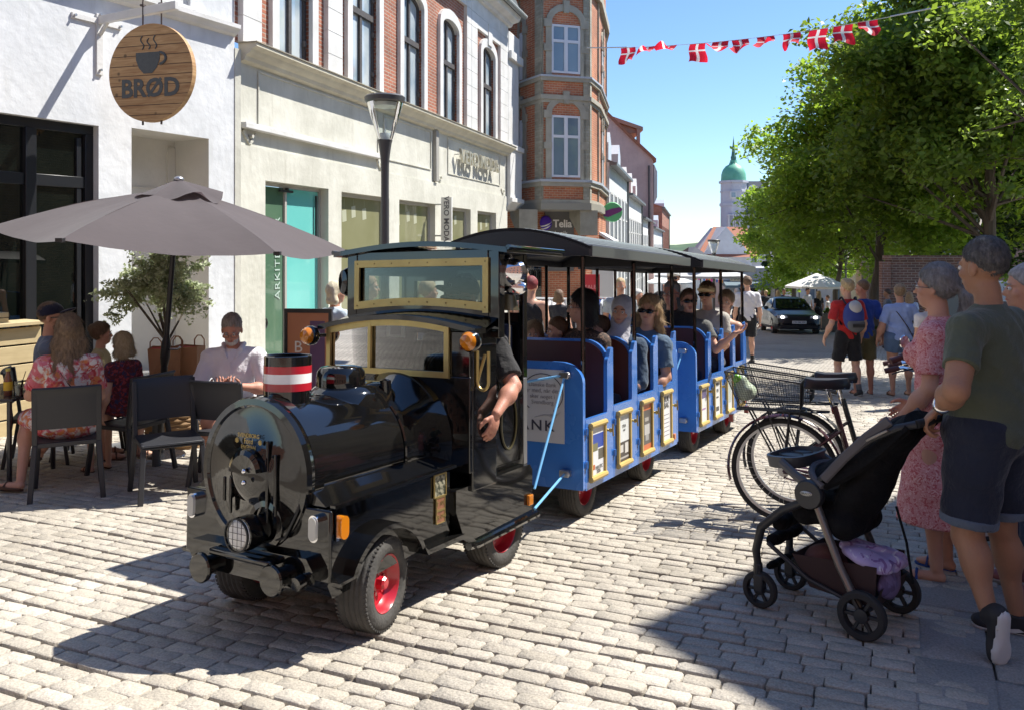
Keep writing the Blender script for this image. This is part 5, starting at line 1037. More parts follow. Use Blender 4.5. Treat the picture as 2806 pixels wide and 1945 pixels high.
# boiler
zb, rb = .735, .318
mb = MB(); mb.lathe([(rb,-.27),(rb,.45),(rb*1.02,.60),(rb*1.25,.72)], (CX,0,zb), 'y', 56); mb.lathe([(rb*1.0,-.28),(rb+.022,-.275),(rb+.022,-.22),(rb,-.215)], (CX,0,zb), 'y', 56); mb.lathe([(rb+.004,.38),(rb+.012,.385),(rb+.012,.42),(rb+.004,.425)], (CX,0,zb), 'y', 56); boiler = mb.build('boiler', M_black, lo)
mb = MB(); mb.lathe([(rb+.02,-.275),(rb+.026,-.30),(rb+.018,-.325),(rb-.01,-.328),(rb-.02,-.318),(rb*.45,-.330),(rb*.40,-.338),(rb*.36,-.345),(rb*.30,-.352),(0,-.356)], (CX,0,zb), 'y', 64); mb.build('smokebox_door', M_black, boiler, ang=25)
for s, l0, l1 in ((-.168,-.03,-.14),(-.126,-.03,-.19),(.11,.156,-.21),(.16,.10,-.17)):
    mb = MB(); mb.beam((CX+s,-.340,zb+l0),(CX+s,-.340,zb+l1),.014,.012,up=(0,1,0)); mb.build('door_strap', M_black, boiler, bevel=.003)
mb = MB(); mb.lathe([(.115,-.33),(.105,-.375),(.085,-.385),(.03,-.375),(0,-.37)], (CX+.0,0,zb+.005), 'y', 28, a0=.15, a1=math.pi-.05); mb.build('crescent_boss', M_black, boiler)
for z in (.02,-.03): mb = MB(); mb.ell((CX+.01,-.385,zb+z), (.012,.012,.012)); mb.build('chrome_knob', M_chrome, boiler)
M_gl = pm('gold_leaf_lettering', (.50,.36,.12), rough=.4, metal=.5)
for s, z, sz in (('SVENDBORG', .215, .027), ('Ford', .190, .034), ('ENGMAN', .163, .025)):
    text_obj(s, sz, .002, M_gl, boiler, 'lettering', face_my(CX-.01, -.345, zb+z-.045), sx=.9)
for s in (-1, 1):
    for k in range(5):
        t = k*math.pi/5; mb = MB(); c = (CX-.01+s*.075, -.345, zb+.145); mb.beam((c[0]-.012*math.cos(t), c[1], c[2]-.012*math.sin(t)), (c[0]+.012*math.cos(t), c[1], c[2]+.012*math.sin(t)), .003, .003, up=(0,1,0)); mb.build('star_ray', M_gl, boiler)
mb = MB(); mb.lathe([(.20,.30),(.21,.40),(.17,.47),(.12,.52),(.0,.54)], (CX,.0,0), 'z', 10); 
mb = MB(); mb.lathe([(rb-.02,.0),(.16,.0)], (0,0,0), 'z', 8)
hump = MB(); n = 26
prof = [(.36,-.13),(.34,-.02),(.30,.05),(.25,.085),(.19,.098),(.12,.10),(0,.10)]
hump.lathe([(r*.9, zb+rb-.065+z) for r, z in prof], (CX,.33,0), 'z', 40, sx=.72, sy=.95); hump.build('dome_base', M_black, boiler)
mb = MB(); mb.lathe([(.118,1.02),(.125,1.05),(.125,1.125),(.120,1.152),(.104,1.172),(.07,1.18),(0,1.182)], (CX,.25,0), 'z', 40); mb.build('steam_dome', M_black, boiler)
mb = MB(); mb.lathe([(.02,1.02),(.03,1.06),(.03,1.10),(0,1.11)], (CX+.17,.40,0), 'z', 12); mb.cyl((CX+.1,.38,1.06),(CX+.19,.42,1.06),.018,8); mb.build('whistle', M_black, boiler)
ch = MB(); ch.lathe([(.125,1.01),(.122,1.03),(.111,1.035),(.111,1.252),(.105,1.256),(.100,1.252),(.100,1.10),(0,1.10)], (CX,-.12,0), 'z', 48); cho = ch.build('chimney', M_black, boiler, ang=30)
for z0, z1, m in ((1.092,1.128,M_redp),(1.128,1.172,pm('white_gloss', (.78,.78,.78), rough=.2, coat=.6)),(1.172,1.208,M_redp)):
    mb = MB(); mb.lathe([(.1105,z0),(.1125,z0),(.1125,z1),(.1105,z1)], (CX,-.12,0), 'z', 48); mb.build('colour_band', m, cho)
# headlamp, lights, bumper
HX, HZ = -.405, .50
mb = MB(); mb.lathe([(.0,-.31),(.05,-.31),(.070,-.37),(.076,-.40),(.076,-.455),(.066,-.455)], (HX,0,HZ), 'y', 36); mb.lathe([(.105,-.30),(.105,-.335),(.08,-.34)], (HX+.03,0,HZ+.02), 'y', 30); hl = mb.build('headlamp', M_black, lo)
mb = MB(); mb.lathe([(.070,-.452),(.055,-.468),(0,-.474)], (HX,0,HZ), 'y', 32); mb.build('lens', M_lens, hl)
mb = MB()
for k in (-.04,-.014,.014,.04):
    hh = math.sqrt(.070**2-k*k); mb.beam((HX+k,-.478,HZ-hh),(HX+k,-.478,HZ+hh),.002,.002); mb.beam((HX-hh,-.480,HZ+k),(HX+hh,-.480,HZ+k),.002,.002)
mb.lathe([(.068,-.465),(.074,-.465),(.074,-.475),(.068,-.475)], (HX,0,HZ), 'y', 32); mb.build('grille', M_blackmetal, hl)
def stadium(mb, c, w, h, y0, y1, mi=0):
    P = [(c[0]+w/2*math.cos(t), c[1]+(h/2-w/2)+w/2*math.sin(t)) for t in np.linspace(0, math.pi, 9)]+[(c[0]+w/2*math.cos(t), c[1]-(h/2-w/2)+w/2*math.sin(t)) for t in np.linspace(math.pi, 2*math.pi, 9)]
    mb.prism(P, 'y', y0, y1, mi)
for x in (-.86,-.075):
    mb = MB(); stadium(mb, (x,.545), .056, .115, -.345, -.312); o = mb.build('side_light', M_chrome, lo, bevel=.004); mb = MB(); stadium(mb, (x,.545), .042, .098, -.353, -.343); mb.build('lens', pm('side_lens', (.40,.40,.38), rough=.15, coat=1.), o, bevel=.004)
mb = MB(); mb.box(-.66,-.27,-.41,-.36,.365,.395); mb.prism([(-.86,.36),(-.84,.40),(-.10,.42),(-.06,.37),(-.10,.30),(-.2,.28),(-.72,.28),(-.82,.30)], 'y', -.36, -.31); mb.build('bumper', M_black, lo, bevel=.01)
for x, z in ((-.69,.305),(-.235,.325)):
    mb = MB(); mb.lathe([(0,-.435),(.062,-.435),(.068,-.428),(.068,-.415),(.045,-.40),(.04,-.34),(0,-.34)], (x,0,z), 'y', 36); mb.build('buffer', M_black, lo, ang=30)
mb = MB(); mb.cyl((-.12,-.36,.325),(-.12,-.40,.32),.03,12); mb.build('tow_ball', M_black, lo)
mb = MB(); mb.tube([(CX+.30,-.30,.70),(CX+.29,-.335,.60),(CX+.22,-.335,.48),(CX+.08,-.33,.44)], .006, 6); mb.build('cable', M_blackmetal, lo)
# front mudguards
for s, x0, x1 in ((1,-.16,.035),(-1,-.98,-.80)):
    P = [(.05+.285*math.cos(t), .205+.285*math.sin(t)) for t in np.linspace(R_(155), R_(25), 20)]; Pi = [(.05+.262*math.cos(t), .205+.262*math.sin(t)) for t in np.linspace(R_(155), R_(25), 20)]
    mb = MB()
    for k in range(19): mb.prism([P[k],P[k+1],Pi[k+1],Pi[k]], 'x', x0, x1)
    mb.prism([P[0],(P[0][0]-.09,P[0][1]-.005),(P[0][0]-.09,P[0][1]-.02),Pi[0]], 'x', x0, x1); mb.build('mudguard', M_black, lo, ang=25)
# running board
for x0, x1 in ((-.12,.03),(-.97,-.82)):
    mb = MB(); mb.prism([(.31,.322),(.34,.30),(.66,.30),(.72,.275),(.78,.225),(.78,.205),(.70,.24),(.64,.275),(.34,.275)], 'x', x0, x1); mb.build('running_board', M_black, lo, ang=20)
# cowl (lower front window box)
Zc = lambda x: 1.345+.085*math.cos((x+.47)/.62*math.pi/2*.95)
ZU = lambda x: 1.455+.035*math.cos((x+.47)/.55*math.pi/2)
mb = MB()   # lower cowl front sheet built round the window opening
X0, X1 = -1.0, .03
mb.box(X0,X1,.70,.73,.60,1.105); mb.box(X0,-.985,.70,.73,1.105,1.36); mb.box(-.10,X1,.70,.73,1.105,1.345); mb.build('cowl_front', M_black, lo, bevel=.006)
xs = np.linspace(X0-.03, X1+.06, 22); P = [(x, Zc(x)) for x in xs]
mb = MB(); mb.prism(P+[(x, z-.028) for x, z in reversed(P)], 'y', .655, .76)
for i in range(len(xs)-1):   # roof of the cowl slopes up to the cab windscreen
    a, b = P[i], P[i+1]; xa = CX+(a[0]-CX)*.97; xb = CX+(b[0]-CX)*.97
    mb.raw([(a[0],.76,a[1]),(b[0],.76,b[1]),(xb,.97,ZU(b[0])-.02),(xa,.97,ZU(a[0])-.02),(a[0],.76,a[1]-.028),(b[0],.76,b[1]-.028),(xb,.97,ZU(b[0])-.05),(xa,.97,ZU(a[0])-.05)], [(0,1,2,3),(5,4,7,6)])
mb.build('cowl_hood', M_black, lo, ang=30)
mb = MB(); mb.box(X1-.03,X1,.73,.97,.50,1.34); mb.box(-.085,X1-.03,.93,.965,.50,1.32); mb.box(X0,X0+.03,.73,1.5,.50,1.34); mb.prism([(.60,.30),(.78,.30),(1.10,.50),(1.10,.60),(.60,.62)], 'x', -.95, -.10); mb.build('cowl_side', M_black, lo, bevel=.008)
# brass windscreen frames
wf0, wf1, wz0 = -.985, -.10, 1.095
mb = MB(); mb.box(wf0,wf1,.685,.70,wz0,wz0+.032); mb.box(wf0,wf0+.03,.684,.70,wz0+.032,Zc(wf0)-.03); mb.box(wf1-.032,wf1,.684,.70,wz0+.032,Zc(wf1)-.03); mb.box(-.665,-.645,.682,.70,wz0+.032,Zc(-.65)-.04)
xs2 = np.linspace(wf0, wf1, 16); P = [(x, Zc(x)-.028) for x in xs2]; mb.prism(P+[(x, z-.034) for x, z in reversed(P)], 'y', .6835, .70); lf = mb.build('lower_window_frame', M_brass, lo, smooth=False)
mb = MB(); P = [(x, Zc(x)-.05) for x in xs2]; mb.prism([(wf0+.02,wz0+.02)]+P+[(wf1-.02,wz0+.02)], 'y', .706, .710); mb.build('window_glass', M_glass, lf)
# cab
CZ = 1.70
mb = MB()
yl = .905
mb.box(-1.025,-.945,yl,yl+.06,1.38,1.79); mb.box(.012,.085,yl,yl+.06,1.30,1.79); mb.box(-.945,.012,yl,yl+.06,1.735,1.80)
P = [(x, ZU(x)-.005) for x in np.linspace(-.945, .012, 14)]; mb.prism(P+[(.012,1.32),(-.945,1.32)], 'y', yl, yl+.055); mb.build('cab_front', M_black, lo, bevel=.006)
P = [(x, ZU(x)) for x in np.linspace(-.955, .020, 16)]
mb = MB(); mb.prism([(x, z+.045-.012) for x, z in P]+[(x, z-.012) for x, z in reversed(P)], 'y', yl-.014, yl); mb.box(-.955,.020,yl-.0145,yl,1.705,1.748); mb.box(-.955,-.918,yl-.0142,yl,1.47,1.705); mb.box(-.018,.020,yl-.0142,yl,1.44,1.705); uf = mb.build('upper_window_frame', M_brass, lo, smooth=False)
for x in np.linspace(-.93,-.0,8): 
    mb = MB(); mb.ell((x,yl-.015,1.727), (.005,.003,.005), 6, 4); mb.build('rivet', pm('rivet', (.2,.15,.06), metal=.5), uf); mb = MB(); mb.ell((x,yl-.016,ZU(x)+.009), (.005,.003,.005), 6, 4); mb.build('rivet', pm('rivet', (.2,.15,.06)), uf)
mb = MB(); mb.box(-.94,.0,yl+.01,yl+.014,1.44,1.72); mb.build('window_glass', M_glass, uf)
# cab right side: front pillar, door, rear pillar; left side with window
def cabside(x0, x1, right):
    mb = MB(); mb.box(x0,x1,.965,1.05,.50,1.79); mb.box(x0,x1,1.41,1.46,.50,1.79); mb.box(x0,x1,1.05,1.41,1.66,1.79)
    if right: pass
    else: mb.box(x0,x1,1.05,1.41,.50,1.20)
    return mb.build('cab_side', M_black, lo, bevel=.006)
cabside(-.085,-.055,True); cabside(-1.0,-.97,False)
mb = MB(); mb.prism([(1.055,.51),(1.405,.51),(1.405,1.02),(1.36,1.035),(1.055,1.045)], 'x', -.080, -.056); dr = mb.build('cab_door', M_black, lo, bevel=.006)
mb = MB(); frame_bars(mb, -.048, 1.08, 1.38, .54, 1.0, .02, .010); mb.build('door_moulding', M_black, dr)
mb = MB(); mb.tube([(-.049,1.23+.085*math.cos(t),.80+.16*math.sin(t)) for t in np.linspace(0, 6.283, 30)[:-1]], .006, 5, closed=True); mb.build('oval_badge', pm('badge_dull_gold', (.06,.05,.02), rough=.4), dr)
mb = MB(); mb.box(-.085,-.054,1.412,1.455,.52,1.04); mb.build('polished_strip', M_steel, lo, bevel=.004)
mb = MB(); mb.box(-.97,-.086,1.42,1.455,.50,1.24); mb.box(-.97,-.90,1.42,1.455,1.24,1.79); mb.box(-.66,-.52,1.42,1.455,1.24,1.63); mb.box(-.52,-.086,1.42,1.455,1.24,1.43); mb.box(-.90,-.086,1.42,1.455,1.63,1.785); mb.build('cab_rear', M_black, lo)
P = [(x, 1.80+.05*math.cos((x+.47)/.64*math.pi/2)) for x in np.linspace(-1.10,.16,20)]
mb = MB(); mb.prism(P+[(x, z-.03) for x, z in reversed(P)], 'y', .86, 1.52); mb.build('cab_roof', M_black, lo, ang=30, bevel=.004)
mb = MB(); mb.tube([(.165,.86,1.80),(.165,1.52,1.80)], .014, 8); mb.tube([(-1.105,.86,1.80),(-1.105,1.52,1.80)], .014, 8); mb.build('rain_gutter', M_black, lo)
# rear skirt box
for x0, x1 in ((-.20,.012),(-.96,-.75)):
    mb = MB(); mb.prism([(.60,.53),(.60,.42),(.66,.30),(.74,.235),(1.40,.24),(1.40,.50),(1.37,.535)], 'x', x0, x1); mb.build('rear_skirt', M_black, lo, bevel=.015, seg=3)
    mb = MB(); mb.tube([(x1+.012 if x1 > -.5 else x0-.012, .70, .225),(x1+.012 if x1 > -.5 else x0-.012, .78, .215),(x1+.015 if x1 > -.5 else x0-.015, 1.43, .235)], .022, 8); mb.build('skirt_rail', M_black, lo)
mb = MB(); mb.box(-.95,-.15,.6,1.39,.28,.50); mb.build('floor', M_blackmetal, lo)
mb = MB(); mb.box(.012,.032,1.33,1.38,.30,.36); mb.build('side_marker', M_amber, lo, bevel=.004)
mb = MB(); stadium(mb, (.0,0), .05, .10, 0, .03); mb.V = [(.0+v[1]-.012+.008, -.255+v[0], .545+v[2]) for v in mb.V]; mb.build('side_indicator', M_amber, lo, bevel=.006)
mb = MB(); mb.box(-.012,.004,-.285,-.268,.49,.60); mb.build('indicator_bracket', M_chrome, lo)
# enamel plates
mb = MB(); mb.box(-.028,-.022+.0,.455,.555,.52,.63); pl = mb.build('data_plate', pm('dark_enamel', (.04,.045,.03), (.3,.28,.2), 60, .4, contrast=.08), lo)
mb = MB(); frame_bars(mb, -.018, .452, .558, .515, .632, .006, .008); mb.build('plate_edge', M_brass, pl)
for z in (.385,.452):
    mb = MB(); mb.box(-.028,-.021,.475,.545,z,z+.06); p2 = mb.build('number_plate', pm('copper_enamel', (.28,.12,.06), (.16,.07,.04), 30, .4), lo); mb = MB(); frame_bars(mb, -.019, .472, .548, z-.003, z+.063, .005, .008); mb.build('plate_edge', M_brass, p2)
    text_obj('T 101' if z > .4 else 'BR 040', .03, .001, M_brass, p2, 'lettering', face_x(-.0195, .51, z+.03))
# big amber indicators, brass loop, mirrors
for x in (-1.055,.085):
    mb = MB(); mb.lathe([(.050,.60),(.057,.61),(.057,.64),(.04,.665),(0,.67)], (x,0,1.30), 'y', 28); io = mb.build('indicator', M_black, lo); mb = MB(); mb.lathe([(.051,.61),(.048,.59),(.034,.572),(0,.564)], (x,0,1.30), 'y', 28); mb.build('amber_lens', M_amber, io)
    mb = MB(); mb.beam((x,.66,1.30),(CX+(x-CX)*.9,.72,1.30),.02,.02); mb.build('stalk', M_black, io)
mb = MB(); mb.tube([(.06+.03*0,.80,1.22)]+[(.06,.80+.0,1.22-.0)]+[(.04+.032+.035*math.cos(t),.76,1.08+.045*math.sin(t)) for t in np.linspace(math.pi, 2*math.pi, 10)]+[(.107,.76,1.24)], .009, 8); mb.tube([(.037,.76,1.24),(.037,.76,1.08)], .009, 8); mb.build('brass_loop', M_brass, lo)
mb = MB(); mb.lathe([(0,-.055),(.055,-.05),(.088,-.03),(.098,0),(.092,.006),(0,.004)], (0,0,0), 'y', 28, sx=.75)
mb.V = [(.095+v[0]*1.5, 1.0+v[1], 1.665+v[2]*.85) for v in mb.V]; mo = mb.build('door_mirror', M_chrome, lo)
mb = MB(); mb.tube([(.0,1.0,1.74),(.10,1.0,1.76),(.12,1.0,1.72),(.13,1.0,1.665)], .008, 8); mb.tube([(.12,1.0,1.65),(.08,1.0,1.60),(.04,.99,1.52),(.0,.98,1.42)], .006, 6); mb.build('mirror_arm', M_chrome, mo)
mb = MB(); mb.lathe([(0,-.035),(.05,-.03),(.075,-.012),(.08,0),(0,.0)], (0,0,0), 'y', 24); mb.V = [(.12+v[0], 1.01+v[1], 1.58+v[2]*.55) for v in mb.V]; mb.build('lower_mirror', M_chrome, mo)
mb = MB(); mb.lathe([(0,-.05),(.05,-.045),(.062,0),(0,.01)], (0,0,0), 'y', 20); mb.V = [(-1.09+v[0]*.7, .98+v[1], 1.62+v[2]*1.5) for v in mb.V]; mo = mb.build('door_mirror', M_black, lo)
mb = MB(); mb.tube([(-1.0,1.0,1.68),(-1.08,.97,1.66)], .008, 6); mb.build('mirror_arm', M_chrome, mo)
mb = MB(); mb.lathe([(.0,.0),(.022,0),(.030,-.03),(.062,-.15),(.058,-.15),(.02,-.03)], (-.02,1.18,1.60), 'z', 20); be = mb.build('bell', pm('old_bronze', (.16,.13,.08), rough=.35, metal=.8), lo); be.rotation_euler = (0,0,0)
mb = MB(); mb.tube([(-.02,1.18,1.45),(-.015,1.18,1.34),(-.02,1.18,1.10),(-.02,1.18,1.00)], .0045, 5); mb.ell((-.02,1.18,.99), (.012,.012,.018), 8, 6); mb.tube([(-.06,1.18,1.66),(-.02,1.18,1.61)], .008, 6); mb.build('bell_cord', pm('cord_pale', (.45,.38,.28)), be)
# dashboard, wheel, seat inside
mb = MB(); mb.box(-.92,-.08,.74,.86,.9,1.10); mb.build('dashboard', M_blackmetal, lo)
mb = MB(); mb.tube([(-.32+.15*math.cos(t),.98,1.08+.14*math.sin(t)) for t in np.linspace(0, 6.283, 24)[:-1]], .011, 6, closed=True); mb.cyl((-.32,.98,1.08),(-.32,.84,1.03),.015); mb.build('steering_wheel', M_blackmetal, lo)
mb = MB(); mb.box(-.66,-.12,1.34,1.40,.5,1.36); mb.box(-.62,-.12,1.05,1.34,.5,.62); mb.build('driver_seat', pm('seat_dark_blue', (.02,.03,.07), rough=.7), lo, bevel=.02)
mb = MB(); mb.box(-.55,-.42,.712,.716,1.30,1.39); so = mb.build('sticker', pm('sticker_white', (.7,.7,.68)), lo); mb = MB(); mb.box(-.52,-.45,.708,.7115,1.315,1.365); mb.build('sticker_print', pm('print_black', (.03,.03,.03)), so)

# ------------------------------------------------------------------ carriages
WG_M = tilt_frame(G(1614,1417), 28.3)
def bay_profile(y0, y1, z0, zt, zr, w=.105, last=False):    # door panel with a riser at its far end
    r = .05; P = [(y0, z0), (y1, z0)]
    P += [(y1, zr-.01), (y1-.02, zr), (y1-.05, zr-.01)] + [(y1-w+.02-.03*math.sin(t), zr-.07-.05*(1-math.cos(t))) for t in np.linspace(0, math.pi/2, 5)] + [(y1-w-.012, zr-.16), (y1-w-.012, zt+.03), (y1-w-.02, zt+.005), (y1-w-.04, zt), (y0, zt)]
    return P
def poster(parent, y0, y1, z0, z1, kind, x=.063):
    mb = MB(); t = .03
    mb.tube([(x+.012,y0,z1-.015),(x+.012,y1,z1-.015)], .021, 8); mb.tube([(x+.012,y0,z0+.015),(x+.012,y1,z0+.015)], .021, 8); mb.box(x,x+.020,y0,y0+.022,z0+.03,z1-.03); mb.box(x,x+.020,y1-.022,y1,z0+.03,z1-.03); f = mb.build('poster_frame', M_gold, parent)
    a0, a1, b0, b1 = y0+.022, y1-.022, z0+.033, z1-.033
    def patch(u0, u1, w0, w1, c, k):
        mb = MB(); mb.box(x+.001, x+.006+.0006*k, a0+(a1-a0)*u0, a0+(a1-a0)*u1, b0+(b1-b0)*w0, b0+(b1-b0)*w1); return mb.build('poster' if k == 0 else 'print', pm('print_%d_%d_%d' % tuple(int(t*99) for t in c), c, rough=.35), f, smooth=False)
    def tx(s, u, w, size, c=(.03,.03,.03)): text_obj(s, size, .001, pm('print_%d_%d_%d' % tuple(int(t*99) for t in c), c, rough=.35), f, 'lettering', face_x(x+.0085, a0+(a1-a0)*u, b0+(b1-b0)*w))
    if kind == 0: patch(0,1,0,1,(.70,.71,.74),0); patch(.05,.95,.55,.85,(.02,.06,.35),1); patch(.05,.5,.50,.66,(.18,.17,.08),2); patch(.55,.98,.30,.52,(.10,.09,.07),2); patch(.08,.28,.12,.22,(.5,.12,.03),2); tx('NAUTIC', .6, .14, .035); tx('2026', .55, .06, .035)
    elif kind == 1: patch(0,1,0,1,(.66,.68,.68),0); patch(0,1,0,.42,(.055,.045,.04),1); patch(.12,.42,.20,.36,(.55,.53,.5),2); patch(.58,.88,.16,.38,(.6,.58,.55),2); patch(.1,.9,.06,.10,(.4,.38,.36),2); tx('STILA', .5, .75, .03); tx('CAFE', .5, .66, .02)
    elif kind == 2: patch(0,1,0,1,(.09,.08,.075),0); patch(0,1,.86,1,(.55,.14,.05),1); patch(0,1,0,.12,(.55,.14,.05),1); patch(.25,.8,.33,.55,(.45,.44,.43),2); patch(.35,.7,.2,.33,(.3,.3,.3),2); patch(.3,.7,.62,.7,(.35,.33,.3),2)
    elif kind == 3: patch(0,1,0,1,(.72,.72,.74),0); tx('BUK', .5, .90, .07); tx('BAK', .5, .76, .07); [patch(.15,.85,.1+.09*i,.115+.09*i,(.2,.2,.25),1) for i in range(6)]
    elif kind == 4: patch(0,1,0,1,(.70,.71,.72),0); patch(.1,.9,.70,.95,(.12,.10,.22),1); patch(.2,.8,.35,.4,(.35,.2,.4),1)
    elif kind == 5: patch(0,1,0,1,(.72,.73,.72),0); tx('MAD', .5, .9, .05); tx('VIN', .5, .72, .05); patch(.25,.75,.12,.25,(.05,.05,.05),1); patch(.3,.7,.5,.55,(.05,.05,.05),1)
    else: patch(0,1,0,1,(.66,.68,.68),0); patch(.2,.8,.2,.8,(.45,.5,.48),1)
def carriage(u0, label, kinds, bank, name='train_carriage'):
    M = WG_M @ Matrix.Translation((0, u0, 0)); c = thing(name, label, 'train carriage', M, 'carriages pulled by the black engine')
    XR, XL = .06, -1.0; ys = [-.19, .325, .835, 1.345, 1.85]; zt = [.70,.735,.755,.78]; zr = [1.16,1.18,1.20,1.22]
    for i in range(4):
        for sd in (0, 1):
            P = bay_profile(ys[i]+.004, ys[i+1]-.004, .225, zt[i], zr[i]); mb = MB(); x0, x1 = ((XR-.028, XR) if sd == 0 else (XL, XL+.028)); mb.prism(P, 'x', x0, x1); d = mb.build('door', M_blue, c, ang=40, bevel=.006)
            if sd == 0:
                poster(d, ys[i]+.05, ys[i+1]-.19, .275, .665+.02*i, kinds[i]); mb = MB(); y = ys[i+1]-.135; mb.cyl((XR,y,.58),(XR+.045,y,.58),.009,8); mb.tube([(XR+.045,y,.625),(XR+.05,y,.54)], .006, 6); mb.ell((XR+.03,y,.58), (.012,.017,.017), 10, 6); mb.build('door_handle', M_brass, d)
                for z in (.40,.62): mb = MB(); mb.cyl((XR+.008,ys[i]+.0,z-.022),(XR+.008,ys[i]+.0,z+.022),.012,8); mb.box(XR-.001,XR+.006,ys[i]-.022,ys[i]+.022,z-.018,z+.018); mb.build('hinge', M_blue, d)
    # front panel, rounded top corners
    def panel(y0, y1, zt_, r, z0, mat, nm, xr=XR, xl=XL, flare=True):
        P = [(xr, z0)]+[(xr-r+r*math.cos(t), zt_-r*.8+r*.8*math.sin(t)) for t in np.linspace(0, math.pi/2, 9)]+[(xl+r-r*math.sin(t), zt_-r*.8+r*.8*math.cos(t)) for t in np.linspace(0, math.pi/2, 9)]+[(xl, z0)]
        mb = MB(); mb.prism(P, 'y', y0, y1); return mb.build(nm, mat, c, ang=30, bevel=.008)
    fp_ = panel(-.235, -.195, 1.085, .17, .235, M_blue, 'front_panel')
    panel(1.852, 1.88, 1.15, .17, .235, M_blue, 'rear_panel')
    for i, y in enumerate((.27,.78,1.29,1.80)):
        panel(y, y+.035, 1.215, .19, .45, M_blue, 'seat_back_board', XR-.03, XL+.03); panel(y-.012, y+.0, 1.195, .175, .45, M_maroon, 'seat_back', XR-.05, XL+.05)
        mb = MB(); mb.box(XL+.04,XR-.04,y-.24,y-.02,.54,.60); mb.build('bench', M_maroon, c, bevel=.02)
    mb = MB(); mb.box(XL+.02,XR-.03,-.19,1.85,.24,.27); mb.box(XL+.2,XR-.2,-.15,1.8,.16,.24); mb.build('floor', pm('floor_dark', (.02,.02,.022)), c)
    if bank:
        mb = MB(); mb.box(-.90,-.075,-.240,-.236,.535,1.03); sp = mb.build('advert_board', pm('advert_grey_white', (.50,.51,.54), (.46,.47,.50), 3, .4), fp_)
        tg = pm('advert_print_navy', (.035,.035,.06)); text_obj('BANK', .10, .002, tg, sp, 'lettering', face_my(-.325, -.2425, .645), sx=1.15, spacing=1.25, bold=.001)
        mb = MB(); mb.tube([(-.24+.155*math.cos(t),-.2415,.865+.135*math.sin(t)) for t in np.linspace(-1.0, 4.0, 40)], .003, 4); mb.build('speech_ring', tg, sp)
        for k, s in enumerate(('Danske Bank', 'er med, når der', 'sker noget i', 'Svendborg')): text_obj(s, .040, .001, pm('advert_print_grey', (.20,.20,.23)), sp, 'lettering', face_my(-.24, -.2420, .925-k*.040))
        mb = MB()
        for k in range(6): mb.tube([(-.30+.03*k,-.2415,.70+.008*k),(-.22+.02*k,-.2415,.725),(-.14+.008*k,-.2415,.70+.01*k)], .0022, 4)
        mb.build('hand_sketch', pm('advert_print_pale', (.36,.37,.40)), sp)
    else:
        mb = MB(); mb.box(-.245,-.19,-.2385,-.236,.90,.915); mb.box(-.245,-.235,-.2385,-.236,.86,.90); mb.build('painted_mark', pm('pale_paint', (.5,.55,.6)), fp_)
    for z, x in ((1.0,-.06),(.345,-.06)):
        mb = MB(); mb.cbox((x,-.262,z), (.07,.05,.045)); mb.cyl((x-.03,-.27,z),(x+.04,-.27,z),.016,8); mb.build('rod_bracket', M_steel, fp_, bevel=.005)
    # posts and roof
    for y in (-.17, .84, 1.82):
        for x in (.035, -.975): 
            mb = MB(); mb.tube([(x,y,.9),(x,y,1.80)], .017, 8); mb.build('roof_post', M_black, c)
    for y in (.33, 1.34): mb = MB(); mb.tube([(-.975,y,.9),(-.975,y,1.80)], .015, 8); mb.build('roof_post', M_black, c)
    a0, a1 = -1.12, .15; n = 20
    P = [(a0+(a1-a0)*k/n, 1.862+.145*math.sin(math.pi*k/n)**.9) for k in range(n+1)]
    mb = MB(); y0, y1 = -.30, 1.98
    mb.prism(P+[(x, z-.02) for x, z in reversed(P)], 'y', y0, y1); ro = mb.build('roof', pm('roof_black_canvas', (.010,.010,.012), rough=.55, spec=.25), c, ang=25)
    mb = MB(); mb.prism([(x, z-.021) for x, z in P]+[(a1,1.80),(a0,1.80)], 'y', y0+.002, y0+.02); mb.build('roof_end', M_blackmetal, ro, smooth=False)
    mb = MB(); mb.prism([(x, z-.021) for x, z in P]+[(a1,1.80),(a0,1.80)], 'y', y1-.02, y1-.002); mb.build('roof_end', M_blackmetal, ro, smooth=False)
    for x in (a1, a0): mb = MB(); mb.prism([(x-.012,1.795),(x+.012,1.795),(x+.014,1.868),(x-.014,1.868)], 'y', y0, y1); mb.build('roof_fascia', pm('fascia_grey_black', (.035,.035,.037), rough=.4, coat=.2), ro, bevel=.003)
    lm = pm('pale_metal_streak', (.45,.47,.52), rough=.25, metal=.6)  # pale lengthwise streaks on the roof, built as thin strips
    for k in range(11):
        t = .60+.035*k; x = a0+(a1-a0)*t; z = 1.862+.145*math.sin(math.pi*t)**.9; mb = MB(); mb.box(x-.005,x+.005,y0+.02,y1-.02,z-.005,z+.0025); mb.build('roof_streak', lm, ro)
    
    for y in (.04, 1.33):
        wheel(c, -.10, y, .20, .205, .13, 1); wheel(c, -.84, y, .20, .205, .13, -1); mb = MB(); mb.cyl((-.84,y,.2),(-.1,y,.2),.025,8); mb.build('axle', M_blackmetal, c)
    mb = MB(); mb.box(XR,XR+.02,1.72,1.76,.28,.33); mb.build('side_marker', pm('marker_orange', (.6,.2,.08), rough=.2), c, bevel=.004)
    return c
c1 = carriage(0, 'blue open carriage with a grey bank advert on its front, directly behind the engine', [0,1,2,3], True)
c2 = carriage(2.70, 'second blue open carriage at the tail of the train, without an advert on its front', [4,5,6,6], False)
